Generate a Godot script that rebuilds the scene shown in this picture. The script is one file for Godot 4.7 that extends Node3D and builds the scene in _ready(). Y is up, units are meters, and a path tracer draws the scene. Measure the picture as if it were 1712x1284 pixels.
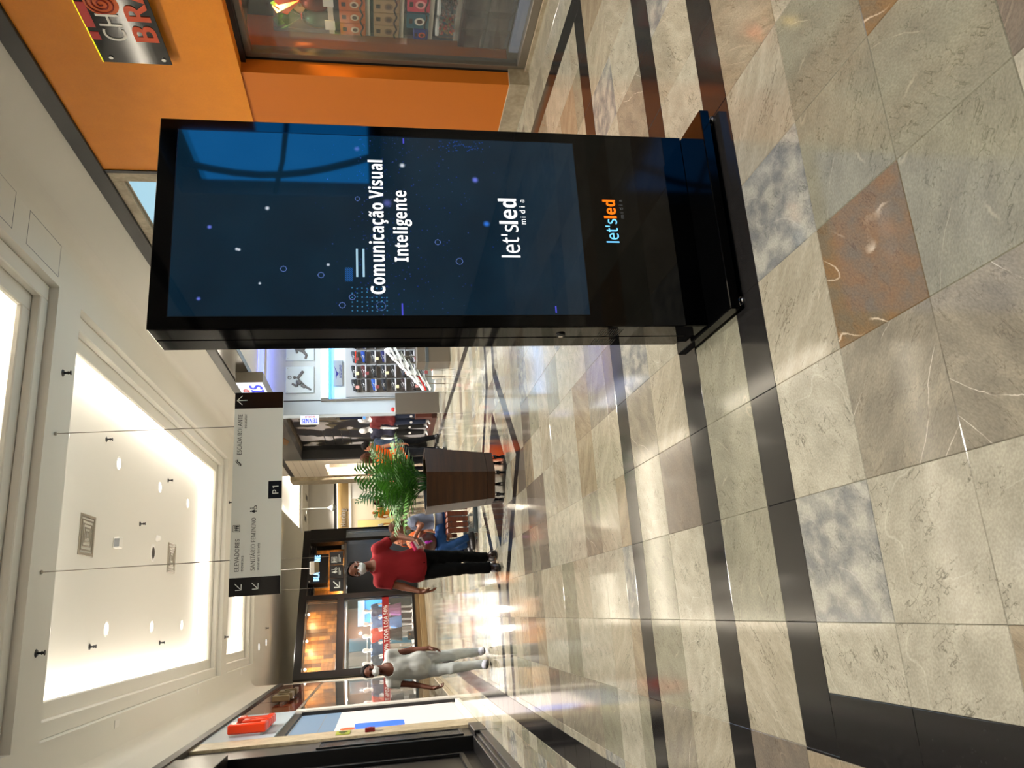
extends Node3D

const WARM := Color(1.0, 0.965, 0.915)
const COOL := Color(0.93, 0.97, 1.0)
var used := {}
var rng := RandomNumberGenerator.new()
var M := {}
var fonts := {}


func _ready() -> void:
	rng.seed = 7
	camera_and_sky()
	make_materials()
	build_shell()
	build_floor()
	build_ceiling()
	build_lights()
	build_right_wall()
	build_left_wall()
	build_fashion_store()
	build_far_end()
	build_behind()
	build_kiosk()
	build_hanging_signs()
	build_planter_and_bench()
	build_people()


func camera_and_sky() -> void:
	var cam := Camera3D.new()
	cam.name = "camera"
	# the phone was held on its side: the picture's right is the hall's floor
	cam.basis = Basis(Vector3(-0.06881145, -0.98447322, 0.16148519), Vector3(0.95781485, -0.01992099, 0.28669472), Vector3(-0.27902633, 0.17440079, 0.94431386))
	cam.position = Vector3(0, 1.35, 0)
	cam.fov = 53.5752
	cam.near = 0.05
	cam.far = 200.0
	cam.current = true
	add_child(cam)
	var we := WorldEnvironment.new()
	we.name = "environment"
	var e := Environment.new()
	e.background_mode = Environment.BG_COLOR
	e.background_color = Color(0.02, 0.03, 0.05)
	e.tonemap_mode = Environment.TONE_MAPPER_LINEAR
	e.tonemap_exposure = 1.28
	e.sdfgi_enabled = true
	e.ssao_enabled = true
	e.ssil_enabled = true
	we.environment = e
	add_child(we)


# ---------------------------------------------------------------- helpers
func numbered(called: String) -> String:
	var k: int = used.get(called, 0)
	used[called] = k + 1
	return called if k == 0 else "%s_%03d" % [called, k]


func thing(called: String, label: String, category: String, at := Vector3.ZERO, turn := 0.0, group := "") -> Node3D:
	var o := Node3D.new()
	o.name = numbered(called)
	add_child(o)
	o.position = at
	o.rotation.y = turn
	tag(o, label, category, group)
	return o


func tag(o: Node, label: String, category: String, group := "", kind := "") -> Node:
	o.set_meta("label", label)
	if category:
		o.set_meta("category", category)
	if group:
		o.set_meta("group", group)
	if kind:
		o.set_meta("kind", kind)
	return o


func put(called: String, mesh: Mesh, m: Material, parent: Node = null, at := Vector3.ZERO) -> MeshInstance3D:
	var o := MeshInstance3D.new()
	o.name = called if parent else numbered(called)
	o.mesh = mesh
	if m:
		o.material_override = null
		for k in mesh.get_surface_count():
			o.set_surface_override_material(k, m)
	o.position = at
	(parent if parent else self).add_child(o, true)
	return o


func struct(called: String, mesh: Mesh, m: Material, label: String, at := Vector3.ZERO) -> MeshInstance3D:
	var o := put(called, mesh, m, null, at)
	o.set_meta("kind", "structure")
	o.set_meta("label", label)
	return o


func copy(root: Node3D, at: Vector3, turn: float, label := "") -> Node3D:
	var base := String(root.get_meta("base_name"))
	var r: Node3D = root.duplicate()
	r.name = numbered(base)
	add_child(r)
	r.position = at
	r.rotation.y = turn
	if label:
		r.set_meta("label", label)
	return r


class MB:
	var st := SurfaceTool.new()
	var xf := Transform3D.IDENTITY

	func _init() -> void:
		st.begin(Mesh.PRIMITIVE_TRIANGLES)
		st.set_smooth_group(-1)

	func flat() -> MB:
		st.set_smooth_group(-1)
		return self

	func smooth(k := 0) -> MB:
		st.set_smooth_group(k)
		return self

	func v(p: Vector3, uv := Vector2.ZERO) -> void:
		st.set_uv(uv)
		st.add_vertex(xf * p)

	# a triangle turned so that it faces away from ctr
	func tri(a: Vector3, b: Vector3, c: Vector3, ctr: Vector3, ua := Vector2.ZERO, ub := Vector2.ZERO, uc := Vector2.ZERO) -> void:
		if (a - c).cross(a - b).dot((a + b + c) / 3.0 - ctr) < 0.0:
			v(a, ua); v(c, uc); v(b, ub)
		else:
			v(a, ua); v(b, ub); v(c, uc)

	func quad(a: Vector3, b: Vector3, c: Vector3, d: Vector3, ctr: Vector3) -> void:
		tri(a, b, c, ctr, Vector2(0, 0), Vector2(1, 0), Vector2(1, 1))
		tri(a, c, d, ctr, Vector2(0, 0), Vector2(1, 1), Vector2(0, 1))

	# a panel with a picture: top left, top right, bottom right, bottom left, seen from its front
	func panel(a: Vector3, b: Vector3, c: Vector3, d: Vector3) -> MB:
		v(a, Vector2(0, 0)); v(b, Vector2(1, 0)); v(c, Vector2(1, 1))
		v(a, Vector2(0, 0)); v(c, Vector2(1, 1)); v(d, Vector2(0, 1))
		return self

	func box(c: Vector3, s: Vector3, ch := 0.0, basis := Basis.IDENTITY) -> MB:
		var h := s / 2.0
		ch = minf(ch, minf(h.x, minf(h.y, h.z)) * 0.9)
		if ch <= 0.0:
			var k := PackedVector3Array()
			for i in 8:
				k.append(c + basis * Vector3(h.x * (1 if i & 1 else -1), h.y * (1 if i & 2 else -1), h.z * (1 if i & 4 else -1)))
			for f in [[0, 1, 3, 2], [4, 5, 7, 6], [0, 1, 5, 4], [2, 3, 7, 6], [0, 2, 6, 4], [1, 3, 7, 5]]:
				quad(k[f[0]], k[f[1]], k[f[2]], k[f[3]], c)
			return self
		var e := h - Vector3(ch, ch, ch)
		var pt := func(i: int, ax: int) -> Vector3:
			var q := Vector3(e.x * (1 if i & 1 else -1), e.y * (1 if i & 2 else -1), e.z * (1 if i & 4 else -1))
			q[ax] = h[ax] * signf(q[ax])
			return c + basis * q
		for f in [[0, 2, 6, 4, 0], [1, 3, 7, 5, 0], [0, 1, 5, 4, 1], [2, 3, 7, 6, 1], [0, 1, 3, 2, 2], [4, 5, 7, 6, 2]]:
			quad(pt.call(f[0], f[4]), pt.call(f[1], f[4]), pt.call(f[2], f[4]), pt.call(f[3], f[4]), c)
		for ed in [[0, 1, 1, 2], [2, 3, 1, 2], [4, 5, 1, 2], [6, 7, 1, 2], [0, 2, 0, 2], [1, 3, 0, 2], [4, 6, 0, 2], [5, 7, 0, 2], [0, 4, 0, 1], [1, 5, 0, 1], [2, 6, 0, 1], [3, 7, 0, 1]]:
			quad(pt.call(ed[0], ed[2]), pt.call(ed[1], ed[2]), pt.call(ed[1], ed[3]), pt.call(ed[0], ed[3]), c)
		for i in 8:
			tri(pt.call(i, 0), pt.call(i, 1), pt.call(i, 2), c)
		return self

	# corner to corner
	func bx(a: Vector3, b: Vector3, ch := 0.0) -> MB:
		return box((a + b) / 2.0, (b - a).abs(), ch)

	func cyl(a: Vector3, b: Vector3, ra: float, rb: float, n := 12, caps := true) -> MB:
		var ax := (b - a).normalized()
		var u := ax.cross(Vector3.UP if absf(ax.y) < 0.9 else Vector3.RIGHT).normalized()
		var w := ax.cross(u)
		var ctr := (a + b) / 2.0
		for i in n:
			var t0 := TAU * i / n
			var t1 := TAU * (i + 1) / n
			var d0 := u * cos(t0) + w * sin(t0)
			var d1 := u * cos(t1) + w * sin(t1)
			smooth()
			quad(a + d0 * ra, a + d1 * ra, b + d1 * rb, b + d0 * rb, ctr)
			if caps:
				flat()
				if ra > 0.0:
					tri(a, a + d0 * ra, a + d1 * ra, ctr)
				if rb > 0.0:
					tri(b, b + d0 * rb, b + d1 * rb, ctr)
		flat()
		return self

	# profile of (radius, height), turned about y
	func lathe(prof: Array, n := 20, at := Vector3.ZERO) -> MB:
		smooth()
		for i in prof.size() - 1:
			var p: Vector2 = prof[i]
			var q: Vector2 = prof[i + 1]
			for k in n:
				var t0 := TAU * k / n
				var t1 := TAU * (k + 1) / n
				var a := at + Vector3(p.x * cos(t0), p.y, p.x * sin(t0))
				var b := at + Vector3(p.x * cos(t1), p.y, p.x * sin(t1))
				var c := at + Vector3(q.x * cos(t1), q.y, q.x * sin(t1))
				var d := at + Vector3(q.x * cos(t0), q.y, q.x * sin(t0))
				if p.x > 0.0:
					v(a, Vector2(t0, p.y)); v(b, Vector2(t1, p.y)); v(c, Vector2(t1, q.y))
				if q.x > 0.0:
					v(a, Vector2(t0, p.y)); v(c, Vector2(t1, q.y)); v(d, Vector2(t0, q.y))
		flat()
		return self

	# polygon in xy, pushed from z0 to z1
	func prism(poly: PackedVector2Array, z0: float, z1: float, cap0 := true) -> MB:
		if Geometry2D.is_polygon_clockwise(poly):
			poly.reverse()
		var id := Geometry2D.triangulate_polygon(poly)
		for i in range(0, id.size(), 3):
			var a := poly[id[i]]
			var b := poly[id[i + 1]]
			var c := poly[id[i + 2]]
			var zm := (z0 + z1) / 2.0
			var g := (a + b + c) / 3.0
			tri(Vector3(a.x, a.y, z1), Vector3(b.x, b.y, z1), Vector3(c.x, c.y, z1), Vector3(g.x, g.y, zm), a, b, c)
			if cap0:
				tri(Vector3(a.x, a.y, z0), Vector3(b.x, b.y, z0), Vector3(c.x, c.y, z0), Vector3(g.x, g.y, zm), a, b, c)
		var n := poly.size()
		for i in n:
			var a := poly[i]
			var b := poly[(i + 1) % n]
			var inw := (b - a).orthogonal().normalized() * 0.001
			var m := (a + b) / 2.0
			var ctr := Vector3(m.x - inw.x, m.y - inw.y, (z0 + z1) / 2.0)
			if (b - a).cross(m - inw - a) < 0.0:
				ctr = Vector3(m.x + inw.x, m.y + inw.y, (z0 + z1) / 2.0)
			quad(Vector3(a.x, a.y, z0), Vector3(b.x, b.y, z0), Vector3(b.x, b.y, z1), Vector3(a.x, a.y, z1), ctr)
		return self

	func tube(pts: Array, radii: Array, n := 8) -> MB:
		smooth()
		var rings := []
		var last := Vector3.ZERO
		for i in pts.size():
			var p: Vector3 = pts[i]
			var dir: Vector3 = ((pts[mini(i + 1, pts.size() - 1)] as Vector3) - (pts[maxi(i - 1, 0)] as Vector3)).normalized()
			var u := dir.cross(Vector3.UP if absf(dir.y) < 0.9 else Vector3.RIGHT).normalized() if i == 0 else (last - dir * last.dot(dir)).normalized()
			last = u
			var w := dir.cross(u)
			var r: float = radii[mini(i, radii.size() - 1)]
			var ring := PackedVector3Array()
			for k in n:
				ring.append(p + (u * cos(TAU * k / n) + w * sin(TAU * k / n)) * r)
			rings.append(ring)
		for i in pts.size() - 1:
			var ctr: Vector3 = ((pts[i] as Vector3) + (pts[i + 1] as Vector3)) / 2.0
			for k in n:
				var k1 := (k + 1) % n
				quad(rings[i][k], rings[i][k1], rings[i + 1][k1], rings[i + 1][k], ctr)
		for k in n:
			tri(pts[0], rings[0][k], rings[0][(k + 1) % n], pts[1])
			var e := pts.size() - 1
			tri(pts[e], rings[e][k], rings[e][(k + 1) % n], pts[e - 1])
		flat()
		return self

	func ell(c: Vector3, r: Vector3, basis := Basis.IDENTITY, n := 14, m := 10) -> MB:
		smooth()
		for i in m:
			for k in n:
				var f := func(ii: int, kk: int) -> Vector3:
					var a := PI * ii / m
					var t := TAU * kk / n
					return c + basis * Vector3(r.x * sin(a) * cos(t), r.y * cos(a), r.z * sin(a) * sin(t))
				var a0: Vector3 = f.call(i, k)
				var a1: Vector3 = f.call(i, k + 1)
				var b1: Vector3 = f.call(i + 1, k + 1)
				var b0: Vector3 = f.call(i + 1, k)
				if i > 0:
					tri(a0, a1, b1, c)
				if i < m - 1:
					tri(a0, b1, b0, c)
		flat()
		return self

	func done() -> ArrayMesh:
		st.generate_normals()
		return st.commit()


func boxmesh(a: Vector3, b: Vector3, ch := 0.0) -> ArrayMesh:
	return MB.new().bx(a, b, ch).done()


func mat(c: Color, rough := 0.6, metal := 0.0) -> StandardMaterial3D:
	var m := StandardMaterial3D.new()
	m.albedo_color = c
	m.roughness = rough
	m.metallic = metal
	return m


func glow(c: Color, e: float) -> StandardMaterial3D:
	var m := mat(Color(c.r * 0.35, c.g * 0.35, c.b * 0.35), 0.5)
	m.emission_enabled = true
	m.emission = c
	m.emission_energy_multiplier = e
	return m


func glass(tint := Color(0.9, 0.95, 0.95), alpha := 0.06) -> StandardMaterial3D:
	var m := mat(Color(tint.r, tint.g, tint.b, alpha), 0.02)
	m.transparency = BaseMaterial3D.TRANSPARENCY_ALPHA
	return m


func font(bold: bool) -> SystemFont:
	if not fonts.has(bold):
		var f := SystemFont.new()
		f.font_names = PackedStringArray(["Droid Sans"])
		f.font_weight = 700 if bold else 400
		fonts[bold] = f
	return fonts[bold]


# lettering whose capitals are cap metres tall; its baseline starts at `at`; width > 0 sets its length; right and up give its plane
func text(parent: Node, called: String, s: String, at: Vector3, cap: float, width: float, m: Material, bold := false, depth := 0.002, right := Vector3.RIGHT, up := Vector3.UP, step := 2.0) -> MeshInstance3D:
	var t := TextMesh.new()
	t.font = font(bold)
	t.font_size = 48
	t.pixel_size = 0.01
	t.curve_step = step
	t.depth = 0.01
	t.horizontal_alignment = HORIZONTAL_ALIGNMENT_LEFT
	t.text = "H"
	var h := t.get_aabb()
	t.text = s
	var b := t.get_aabb()
	var sy := cap / h.size.y
	var sx := width / b.size.x if width > 0.0 else sy
	var arr := t.get_mesh_arrays()
	var vs: PackedVector3Array = arr[Mesh.ARRAY_VERTEX]
	var ns: PackedVector3Array = arr[Mesh.ARRAY_NORMAL]
	for i in vs.size():
		vs[i] = Vector3((vs[i].x - b.position.x) * sx, (vs[i].y - h.position.y) * sy, (vs[i].z / 0.01 + 0.5) * depth)
	arr[Mesh.ARRAY_VERTEX] = vs
	arr[Mesh.ARRAY_NORMAL] = ns
	arr[Mesh.ARRAY_TANGENT] = null
	var am := ArrayMesh.new()
	am.add_surface_from_arrays(Mesh.PRIMITIVE_TRIANGLES, arr)
	var o := put(called, am, m, parent, at)
	o.basis = Basis(right, up, right.cross(up))
	return o


# picture computed pixel by pixel
func picture(w: int, h: int, f: Callable) -> ImageTexture:
	var im := Image.create(w, h, false, Image.FORMAT_RGB8)
	for y in h:
		for x in w:
			im.set_pixel(x, y, f.call(x, y))
	return ImageTexture.create_from_image(im)


func noise(sd: int, freq: float, oct := 3) -> FastNoiseLite:
	var n := FastNoiseLite.new()
	n.seed = sd
	n.noise_type = FastNoiseLite.TYPE_SIMPLEX_SMOOTH
	n.frequency = freq
	n.fractal_octaves = oct
	return n


func area(called: String, at: Vector3, towards: Vector3, w: float, h: float, c: Color, e: float, upv := Vector3.ZERO) -> AreaLight3D:
	var l := AreaLight3D.new()
	l.name = numbered(called)
	l.area_size = Vector2(w, h)
	l.area_normalize_energy = true
	l.light_color = c
	l.light_energy = e
	l.area_range = 40.0
	l.shadow_enabled = true
	add_child(l)
	var up := upv if upv != Vector3.ZERO else (Vector3.UP if absf(towards.y) < 0.9 else Vector3.FORWARD)
	l.transform = Transform3D(Basis.looking_at(towards, up), at)
	return l


func spot(called: String, at: Vector3, towards: Vector3, c: Color, e: float, angle := 45.0, size := 0.05) -> SpotLight3D:
	var l := SpotLight3D.new()
	l.name = numbered(called)
	l.light_color = c
	l.light_energy = e
	l.spot_angle = angle
	l.spot_angle_attenuation = 0.8
	l.spot_range = 40.0
	l.spot_attenuation = 2.0
	l.light_size = size
	l.shadow_enabled = true
	add_child(l)
	l.transform = Transform3D(Basis.looking_at(towards, Vector3.UP if absf(towards.y) < 0.9 else Vector3.FORWARD), at)
	return l


func omni(called: String, at: Vector3, c: Color, e: float, size := 0.1) -> OmniLight3D:
	var l := OmniLight3D.new()
	l.name = numbered(called)
	l.light_color = c
	l.light_energy = e
	l.omni_range = 40.0
	l.omni_attenuation = 2.0
	l.light_size = size
	l.shadow_enabled = true
	add_child(l)
	l.position = at
	return l


# ---------------------------------------------------------------- materials
func marble(i: int, base: Color, second: Color, dark: Color, light: Color, aniso: float, dark_amt: float, light_amt: float, cloud: float) -> StandardMaterial3D:
	var n1 := noise(100 + i, 0.010, 4)
	var n2 := noise(200 + i, 0.016, 4)
	var n3 := noise(300 + i, 0.0042, 2)
	var n5 := noise(500 + i, 0.006, 2)
	var n4 := noise(400 + i, 0.06, 3)
	var ang := 0.6 + 0.25 * sin(i * 2.3)
	var ca := cos(ang)
	var sa := sin(ang)
	var f := func(x: int, y: int) -> Color:
		var u := (x * ca + y * sa) * lerpf(1.0, 0.35, aniso)
		var v := (-x * sa + y * ca) * lerpf(1.0, 1.9, aniso)
		var wx := n4.get_noise_2d(x * 0.35, y * 0.35) * 14.0
		var c := base.lerp(second, clampf(0.5 + cloud * n1.get_noise_2d(u + wx, v), 0.0, 1.0))
		var g := n4.get_noise_2d(u * 2.2, v * 2.2)
		c = c * (1.0 + 0.10 * g)
		var d := absf(n2.get_noise_2d(u + wx * 1.6, v + wx))
		var mask := clampf(n5.get_noise_2d(x + 500.0, y) * 2.2 + 0.5, 0.0, 1.0)
		c = c.lerp(dark, dark_amt * mask * pow(clampf(1.0 - d / 0.06, 0.0, 1.0), 2.0))
		var l := absf(n3.get_noise_2d(u * 0.45 + wx * 0.25, v * 0.9 + 900.0))
		var lm := clampf(n5.get_noise_2d(x, y + 700.0) * 2.5 + 0.5, 0.0, 1.0)
		c = c.lerp(light, light_amt * lm * clampf(1.3 - l / (0.013 + 0.006 * g), 0.0, 1.0))
		return c
	var m := mat(Color.WHITE, 0.09)
	m.albedo_texture = picture(320, 320, f)
	m.resource_name = "polished marble"
	return m


func wood(name_: String, a: Color, b: Color, sc: Vector3, rough: float, sd: int) -> StandardMaterial3D:
	var n := noise(sd, 0.02, 4)
	var n2 := noise(sd + 1, 0.09, 2)
	var m := mat(Color.WHITE, rough)
	m.albedo_texture = picture(256, 256, func(x: int, y: int) -> Color:
		var g := n.get_noise_2d(x * 0.25, y * 2.2) * 0.7 + n2.get_noise_2d(x * 0.12, y * 2.6) * 0.45
		var c := a.lerp(b, clampf(0.5 + g, 0.0, 1.0))
		return c)
	m.uv1_triplanar = true
	m.uv1_scale = sc
	m.resource_name = name_
	return m


func make_materials() -> void:
	# albedo of the marbles: pale greige, streaked, clouded grey, greige with white veins, rust brown, green grey, dark, tan
	M.marble = []
	M.marble.append(marble(0, Color(0.68, 0.665, 0.60), Color(0.59, 0.575, 0.515), Color(0.30, 0.29, 0.25), Color(0.80, 0.78, 0.72), 0.2, 0.75, 0.35, 0.7))
	M.marble.append(marble(1, Color(0.66, 0.635, 0.565), Color(0.57, 0.545, 0.475), Color(0.30, 0.28, 0.23), Color(0.78, 0.75, 0.68), 0.9, 0.7, 0.4, 0.8))
	M.marble.append(marble(2, Color(0.64, 0.635, 0.59), Color(0.46, 0.465, 0.46), Color(0.28, 0.29, 0.27), Color(0.76, 0.75, 0.70), 0.1, 0.5, 0.3, 1.2))
	M.marble.append(marble(3, Color(0.57, 0.545, 0.48), Color(0.48, 0.46, 0.41), Color(0.30, 0.27, 0.23), Color(0.84, 0.81, 0.75), 0.5, 0.4, 1.0, 0.9))
	M.marble.append(marble(4, Color(0.50, 0.40, 0.28), Color(0.44, 0.40, 0.33), Color(0.28, 0.20, 0.13), Color(0.80, 0.74, 0.65), 0.4, 0.4, 0.9, 1.1))
	M.marble.append(marble(5, Color(0.55, 0.545, 0.475), Color(0.49, 0.48, 0.42), Color(0.27, 0.26, 0.20), Color(0.74, 0.72, 0.62), 0.3, 0.5, 0.4, 0.8))
	M.marble.append(marble(6, Color(0.48, 0.44, 0.39), Color(0.42, 0.395, 0.36), Color(0.25, 0.22, 0.19), Color(0.66, 0.61, 0.54), 0.6, 0.4, 0.3, 0.8))
	M.marble.append(marble(7, Color(0.60, 0.555, 0.47), Color(0.52, 0.475, 0.40), Color(0.33, 0.27, 0.19), Color(0.76, 0.70, 0.59), 0.8, 0.5, 0.3, 0.9))
	var n := noise(77, 0.05, 3)
	M.granite = mat(Color.WHITE, 0.11)
	M.granite.albedo_texture = picture(128, 128, func(x: int, y: int) -> Color:
		var g := 0.13 + 0.03 * n.get_noise_2d(x * 3, y * 3) + (0.05 if rng.randf() > 0.985 else 0.0)
		return Color(g, g * 0.97, g * 0.96))
	M.grout = mat(Color(0.42, 0.40, 0.35), 0.7)
	var stone := noise(55, 0.02, 4)
	M.stone = mat(Color.WHITE, 0.35)
	M.stone.albedo_texture = picture(256, 256, func(x: int, y: int) -> Color:
		var g := stone.get_noise_2d(x, y) * 0.10 + stone.get_noise_2d(x * 5, y * 5) * 0.06
		return Color(0.66 + g, 0.61 + g, 0.51 + g))
	M.stone.uv1_triplanar = true
	M.stone.uv1_scale = Vector3(0.7, 0.7, 0.7)
	M.white = mat(Color(0.86, 0.85, 0.83), 0.75)
	M.ceiling = mat(Color(0.84, 0.83, 0.80), 0.85)
	M.blacktrim = mat(Color(0.09, 0.085, 0.08), 0.45)
	var on := noise(31, 0.03, 3)
	M.orange = mat(Color.WHITE, 0.55)
	M.orange.albedo_texture = picture(128, 128, func(x: int, y: int) -> Color:
		var g := on.get_noise_2d(x, y) * 0.015 + (rng.randf() - 0.5) * 0.02
		return Color(0.90 + g, 0.55 + g, 0.08 + g * 0.5))
	M.orange.uv1_triplanar = true
	M.steel = mat(Color(0.60, 0.58, 0.55), 0.28, 0.9)
	M.alu = mat(Color(0.55, 0.52, 0.47), 0.4, 0.6)
	M.chrome = mat(Color(0.85, 0.85, 0.85), 0.12, 1.0)
	M.gloss = mat(Color(0.012, 0.013, 0.015), 0.045)
	M.gloss.metallic_specular = 0.4
	M.satin = mat(Color(0.03, 0.032, 0.035), 0.25)
	M.black = mat(Color(0.035, 0.033, 0.035), 0.5)
	M.darkgrey = mat(Color(0.10, 0.10, 0.11), 0.4)
	M.grey = mat(Color(0.52, 0.53, 0.54), 0.5)
	M.bluegrey = mat(Color(0.66, 0.71, 0.75), 0.5)
	M.glass = glass()
	M.glow = glow(Color(1.0, 0.95, 0.86), 6.0)
	M.cove = glow(Color(1.0, 0.92, 0.78), 3.0)
	M.cool = glow(Color(0.92, 0.97, 1.0), 5.0)
	M.signwhite = mat(Color(0.82, 0.84, 0.82), 0.22)
	M.signdark = mat(Color(0.055, 0.05, 0.06), 0.12)
	M.ink = mat(Color(0.12, 0.12, 0.14), 0.4)
	M.cream = mat(Color(0.80, 0.76, 0.69), 0.6)
	M.walnut = wood("walnut laminate", Color(0.31, 0.18, 0.07), Color(0.20, 0.11, 0.045), Vector3(0.9, 0.9, 0.9), 0.4, 901)
	M.slat = wood("slat wood", Color(0.42, 0.19, 0.08), Color(0.28, 0.12, 0.05), Vector3(1.5, 1.5, 1.5), 0.45, 903)
	M.planks = []
	for k in 4:
		var a: Color = [Color(0.58, 0.38, 0.16), Color(0.47, 0.30, 0.12), Color(0.66, 0.45, 0.20), Color(0.37, 0.22, 0.09)][k]
		M.planks.append(wood("shop planks", a, a.darkened(0.3), Vector3(0.8, 0.8, 0.8), 0.45, 910 + k * 3))
	M.leaf = mat(Color(0.17, 0.36, 0.09), 0.45)
	M.leaf.backlight_enabled = true
	M.leaf.backlight = Color(0.10, 0.20, 0.04)
	M.leaf2 = mat(Color(0.26, 0.48, 0.12), 0.45)
	M.leaf2.backlight_enabled = true
	M.leaf2.backlight = Color(0.12, 0.25, 0.05)
	M.mannequin = mat(Color(0.88, 0.88, 0.88), 0.3)
	M.skin = mat(Color(0.46, 0.27, 0.18), 0.55)
	M.skin2 = mat(Color(0.38, 0.20, 0.12), 0.55)
	M.skin3 = mat(Color(0.60, 0.38, 0.27), 0.55)
	M.hair = mat(Color(0.06, 0.045, 0.04), 0.7)
	M.hair.metallic_specular = 0.2
	M.brownhair = mat(Color(0.20, 0.11, 0.06), 0.7)
	M.brownhair.metallic_specular = 0.2
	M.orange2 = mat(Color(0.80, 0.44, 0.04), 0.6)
	M.mask = mat(Color(0.85, 0.86, 0.87), 0.8)


# ---------------------------------------------------------------- shell
func build_shell() -> void:
	# behind every shop front the building goes on: solid outer walls and a slab close the hall
	struct("wall_right", boxmesh(Vector3(9.6, 0, 14), Vector3(9.9, 5.9, -42)), M.white, "plain white back wall of the shops on the right side of the hall")
	struct("wall_left", boxmesh(Vector3(-6.3, 0, 14), Vector3(-6.0, 5.9, -42)), M.white, "plain white back wall of the shops on the left side of the hall")
	struct("wall_back", boxmesh(Vector3(-6.3, 0, 14), Vector3(9.9, 5.9, 14.3)), M.white, "white wall closing the hall behind the camera")
	struct("wall_front", boxmesh(Vector3(-6.3, 0, -42.3), Vector3(9.9, 5.9, -42)), M.white, "white wall closing the far end of the hall")


# ---------------------------------------------------------------- floor
const T := 0.3885
const X0 := -0.116

func bands() -> Array:
	var out := []
	var r := func(x0: float, x1: float, z0: float, z1: float) -> PackedVector2Array:
		return PackedVector2Array([Vector2(x0, z0), Vector2(x1, z0), Vector2(x1, z1), Vector2(x0, z1)])
	out.append(r.call(-0.515, 9.0, -2.52, -2.327))
	out.append(r.call(-0.515, -0.325, -2.327, 6.0))
	out.append(r.call(-0.95, 9.0, -3.10, -2.915))
	out.append(r.call(-0.95, 3.73, -4.065, -3.885))
	out.append(r.call(-1.15, -0.95, -40.0, 2.0))
	out.append(r.call(3.73, 3.91, -24.0, -3.885))
	out.append(PackedVector2Array([Vector2(-0.95, -8.37), Vector2(0.21, -8.37), Vector2(1.45, -7.12), Vector2(1.45, -7.38), Vector2(0.29, -8.54), Vector2(-0.95, -8.54)]))
	out.append(PackedVector2Array([Vector2(1.45, -7.12), Vector2(2.69, -8.37), Vector2(3.73, -8.37), Vector2(3.73, -8.54), Vector2(2.61, -8.54), Vector2(1.45, -7.38)]))
	out.append(PackedVector2Array([Vector2(-0.95, -8.95), Vector2(0.26, -8.95), Vector2(1.45, -10.14), Vector2(1.45, -10.39), Vector2(0.2, -9.14), Vector2(-0.95, -9.14)]))
	out.append(PackedVector2Array([Vector2(1.45, -10.14), Vector2(2.64, -8.95), Vector2(3.73, -8.95), Vector2(3.73, -9.14), Vector2(2.7, -9.14), Vector2(1.45, -10.39)]))
	out.append(PackedVector2Array([Vector2(0.64, -8.755), Vector2(1.45, -7.96), Vector2(2.25, -8.755), Vector2(1.45, -9.55)]))
	return out


# a slab of stone laid flush: top at y = 0, its edge eased by 1.5 mm; returns arrays for one surface
func slab_arrays(poly: PackedVector2Array, turn: float, off: Vector2, sc: float) -> Array:
	var inner := Geometry2D.offset_polygon(poly, -0.0022)
	var outer := Geometry2D.offset_polygon(poly, -0.0007)
	if inner.size() != 1 or outer.size() != 1:
		return []
	var ip: PackedVector2Array = inner[0]
	var op: PackedVector2Array = outer[0]
	var id := Geometry2D.triangulate_polygon(ip)
	if id.is_empty():
		return []
	var vs := PackedVector3Array()
	var ns := PackedVector3Array()
	var us := PackedVector2Array()
	var ix := PackedInt32Array()
	var mid := Vector2.ZERO
	for p in poly:
		mid += p / poly.size()
	var uvof := func(p: Vector2) -> Vector2:
		return ((p - mid).rotated(turn) * sc) + off
	for p in ip:
		vs.append(Vector3(p.x, 0, p.y)); ns.append(Vector3.UP); us.append(uvof.call(p))
	for i in range(0, id.size(), 3):
		var a := ip[id[i]]
		var b := ip[id[i + 1]]
		var c := ip[id[i + 2]]
		var turnd := (b - a).cross(c - a) > 0.0
		ix.append_array([id[i], id[i + 1], id[i + 2]] if turnd else [id[i], id[i + 2], id[i + 1]])
	if op.size() == ip.size():
		var cen := Vector2.ZERO
		for p in ip:
			cen += p / ip.size()
		for i in op.size():
			# nearest outer corner of each inner edge
			var a := ip[i]
			var b := ip[(i + 1) % ip.size()]
			var oa := nearest(op, a)
			var ob := nearest(op, b)
			var k := vs.size()
			var nrm := ((a + b) / 2.0 - cen).normalized()
			for q in [Vector3(a.x, 0, a.y), Vector3(b.x, 0, b.y), Vector3(ob.x, -0.0015, ob.y), Vector3(oa.x, -0.0015, oa.y), Vector3(ob.x, -0.011, ob.y), Vector3(oa.x, -0.011, oa.y)]:
				vs.append(q); us.append(uvof.call(Vector2(q.x, q.z))); ns.append(Vector3(nrm.x, 1.0, nrm.y).normalized())
			for t in [[0, 1, 2], [0, 2, 3], [3, 2, 4], [3, 4, 5]]:
				var p0 := vs[k + t[0]]
				var p1 := vs[k + t[1]]
				var p2 := vs[k + t[2]]
				var fn := (p0 - p2).cross(p0 - p1)
				if fn.dot(Vector3(nrm.x, 0.3, nrm.y)) >= 0.0:
					ix.append_array([k + t[0], k + t[1], k + t[2]])
				else:
					ix.append_array([k + t[0], k + t[2], k + t[1]])
	return [vs, ns, us, ix]


func nearest(op: PackedVector2Array, a: Vector2) -> Vector2:
	var best := op[0]
	for p in op:
		if p.distance_squared_to(a) < best.distance_squared_to(a):
			best = p
	return best


func surface_of(s: Array) -> Array:
	var arr := []
	arr.resize(Mesh.ARRAY_MAX)
	arr[Mesh.ARRAY_VERTEX] = s[0]
	arr[Mesh.ARRAY_NORMAL] = s[1]
	arr[Mesh.ARRAY_TEX_UV] = s[2]
	arr[Mesh.ARRAY_INDEX] = s[3]
	return arr


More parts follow.
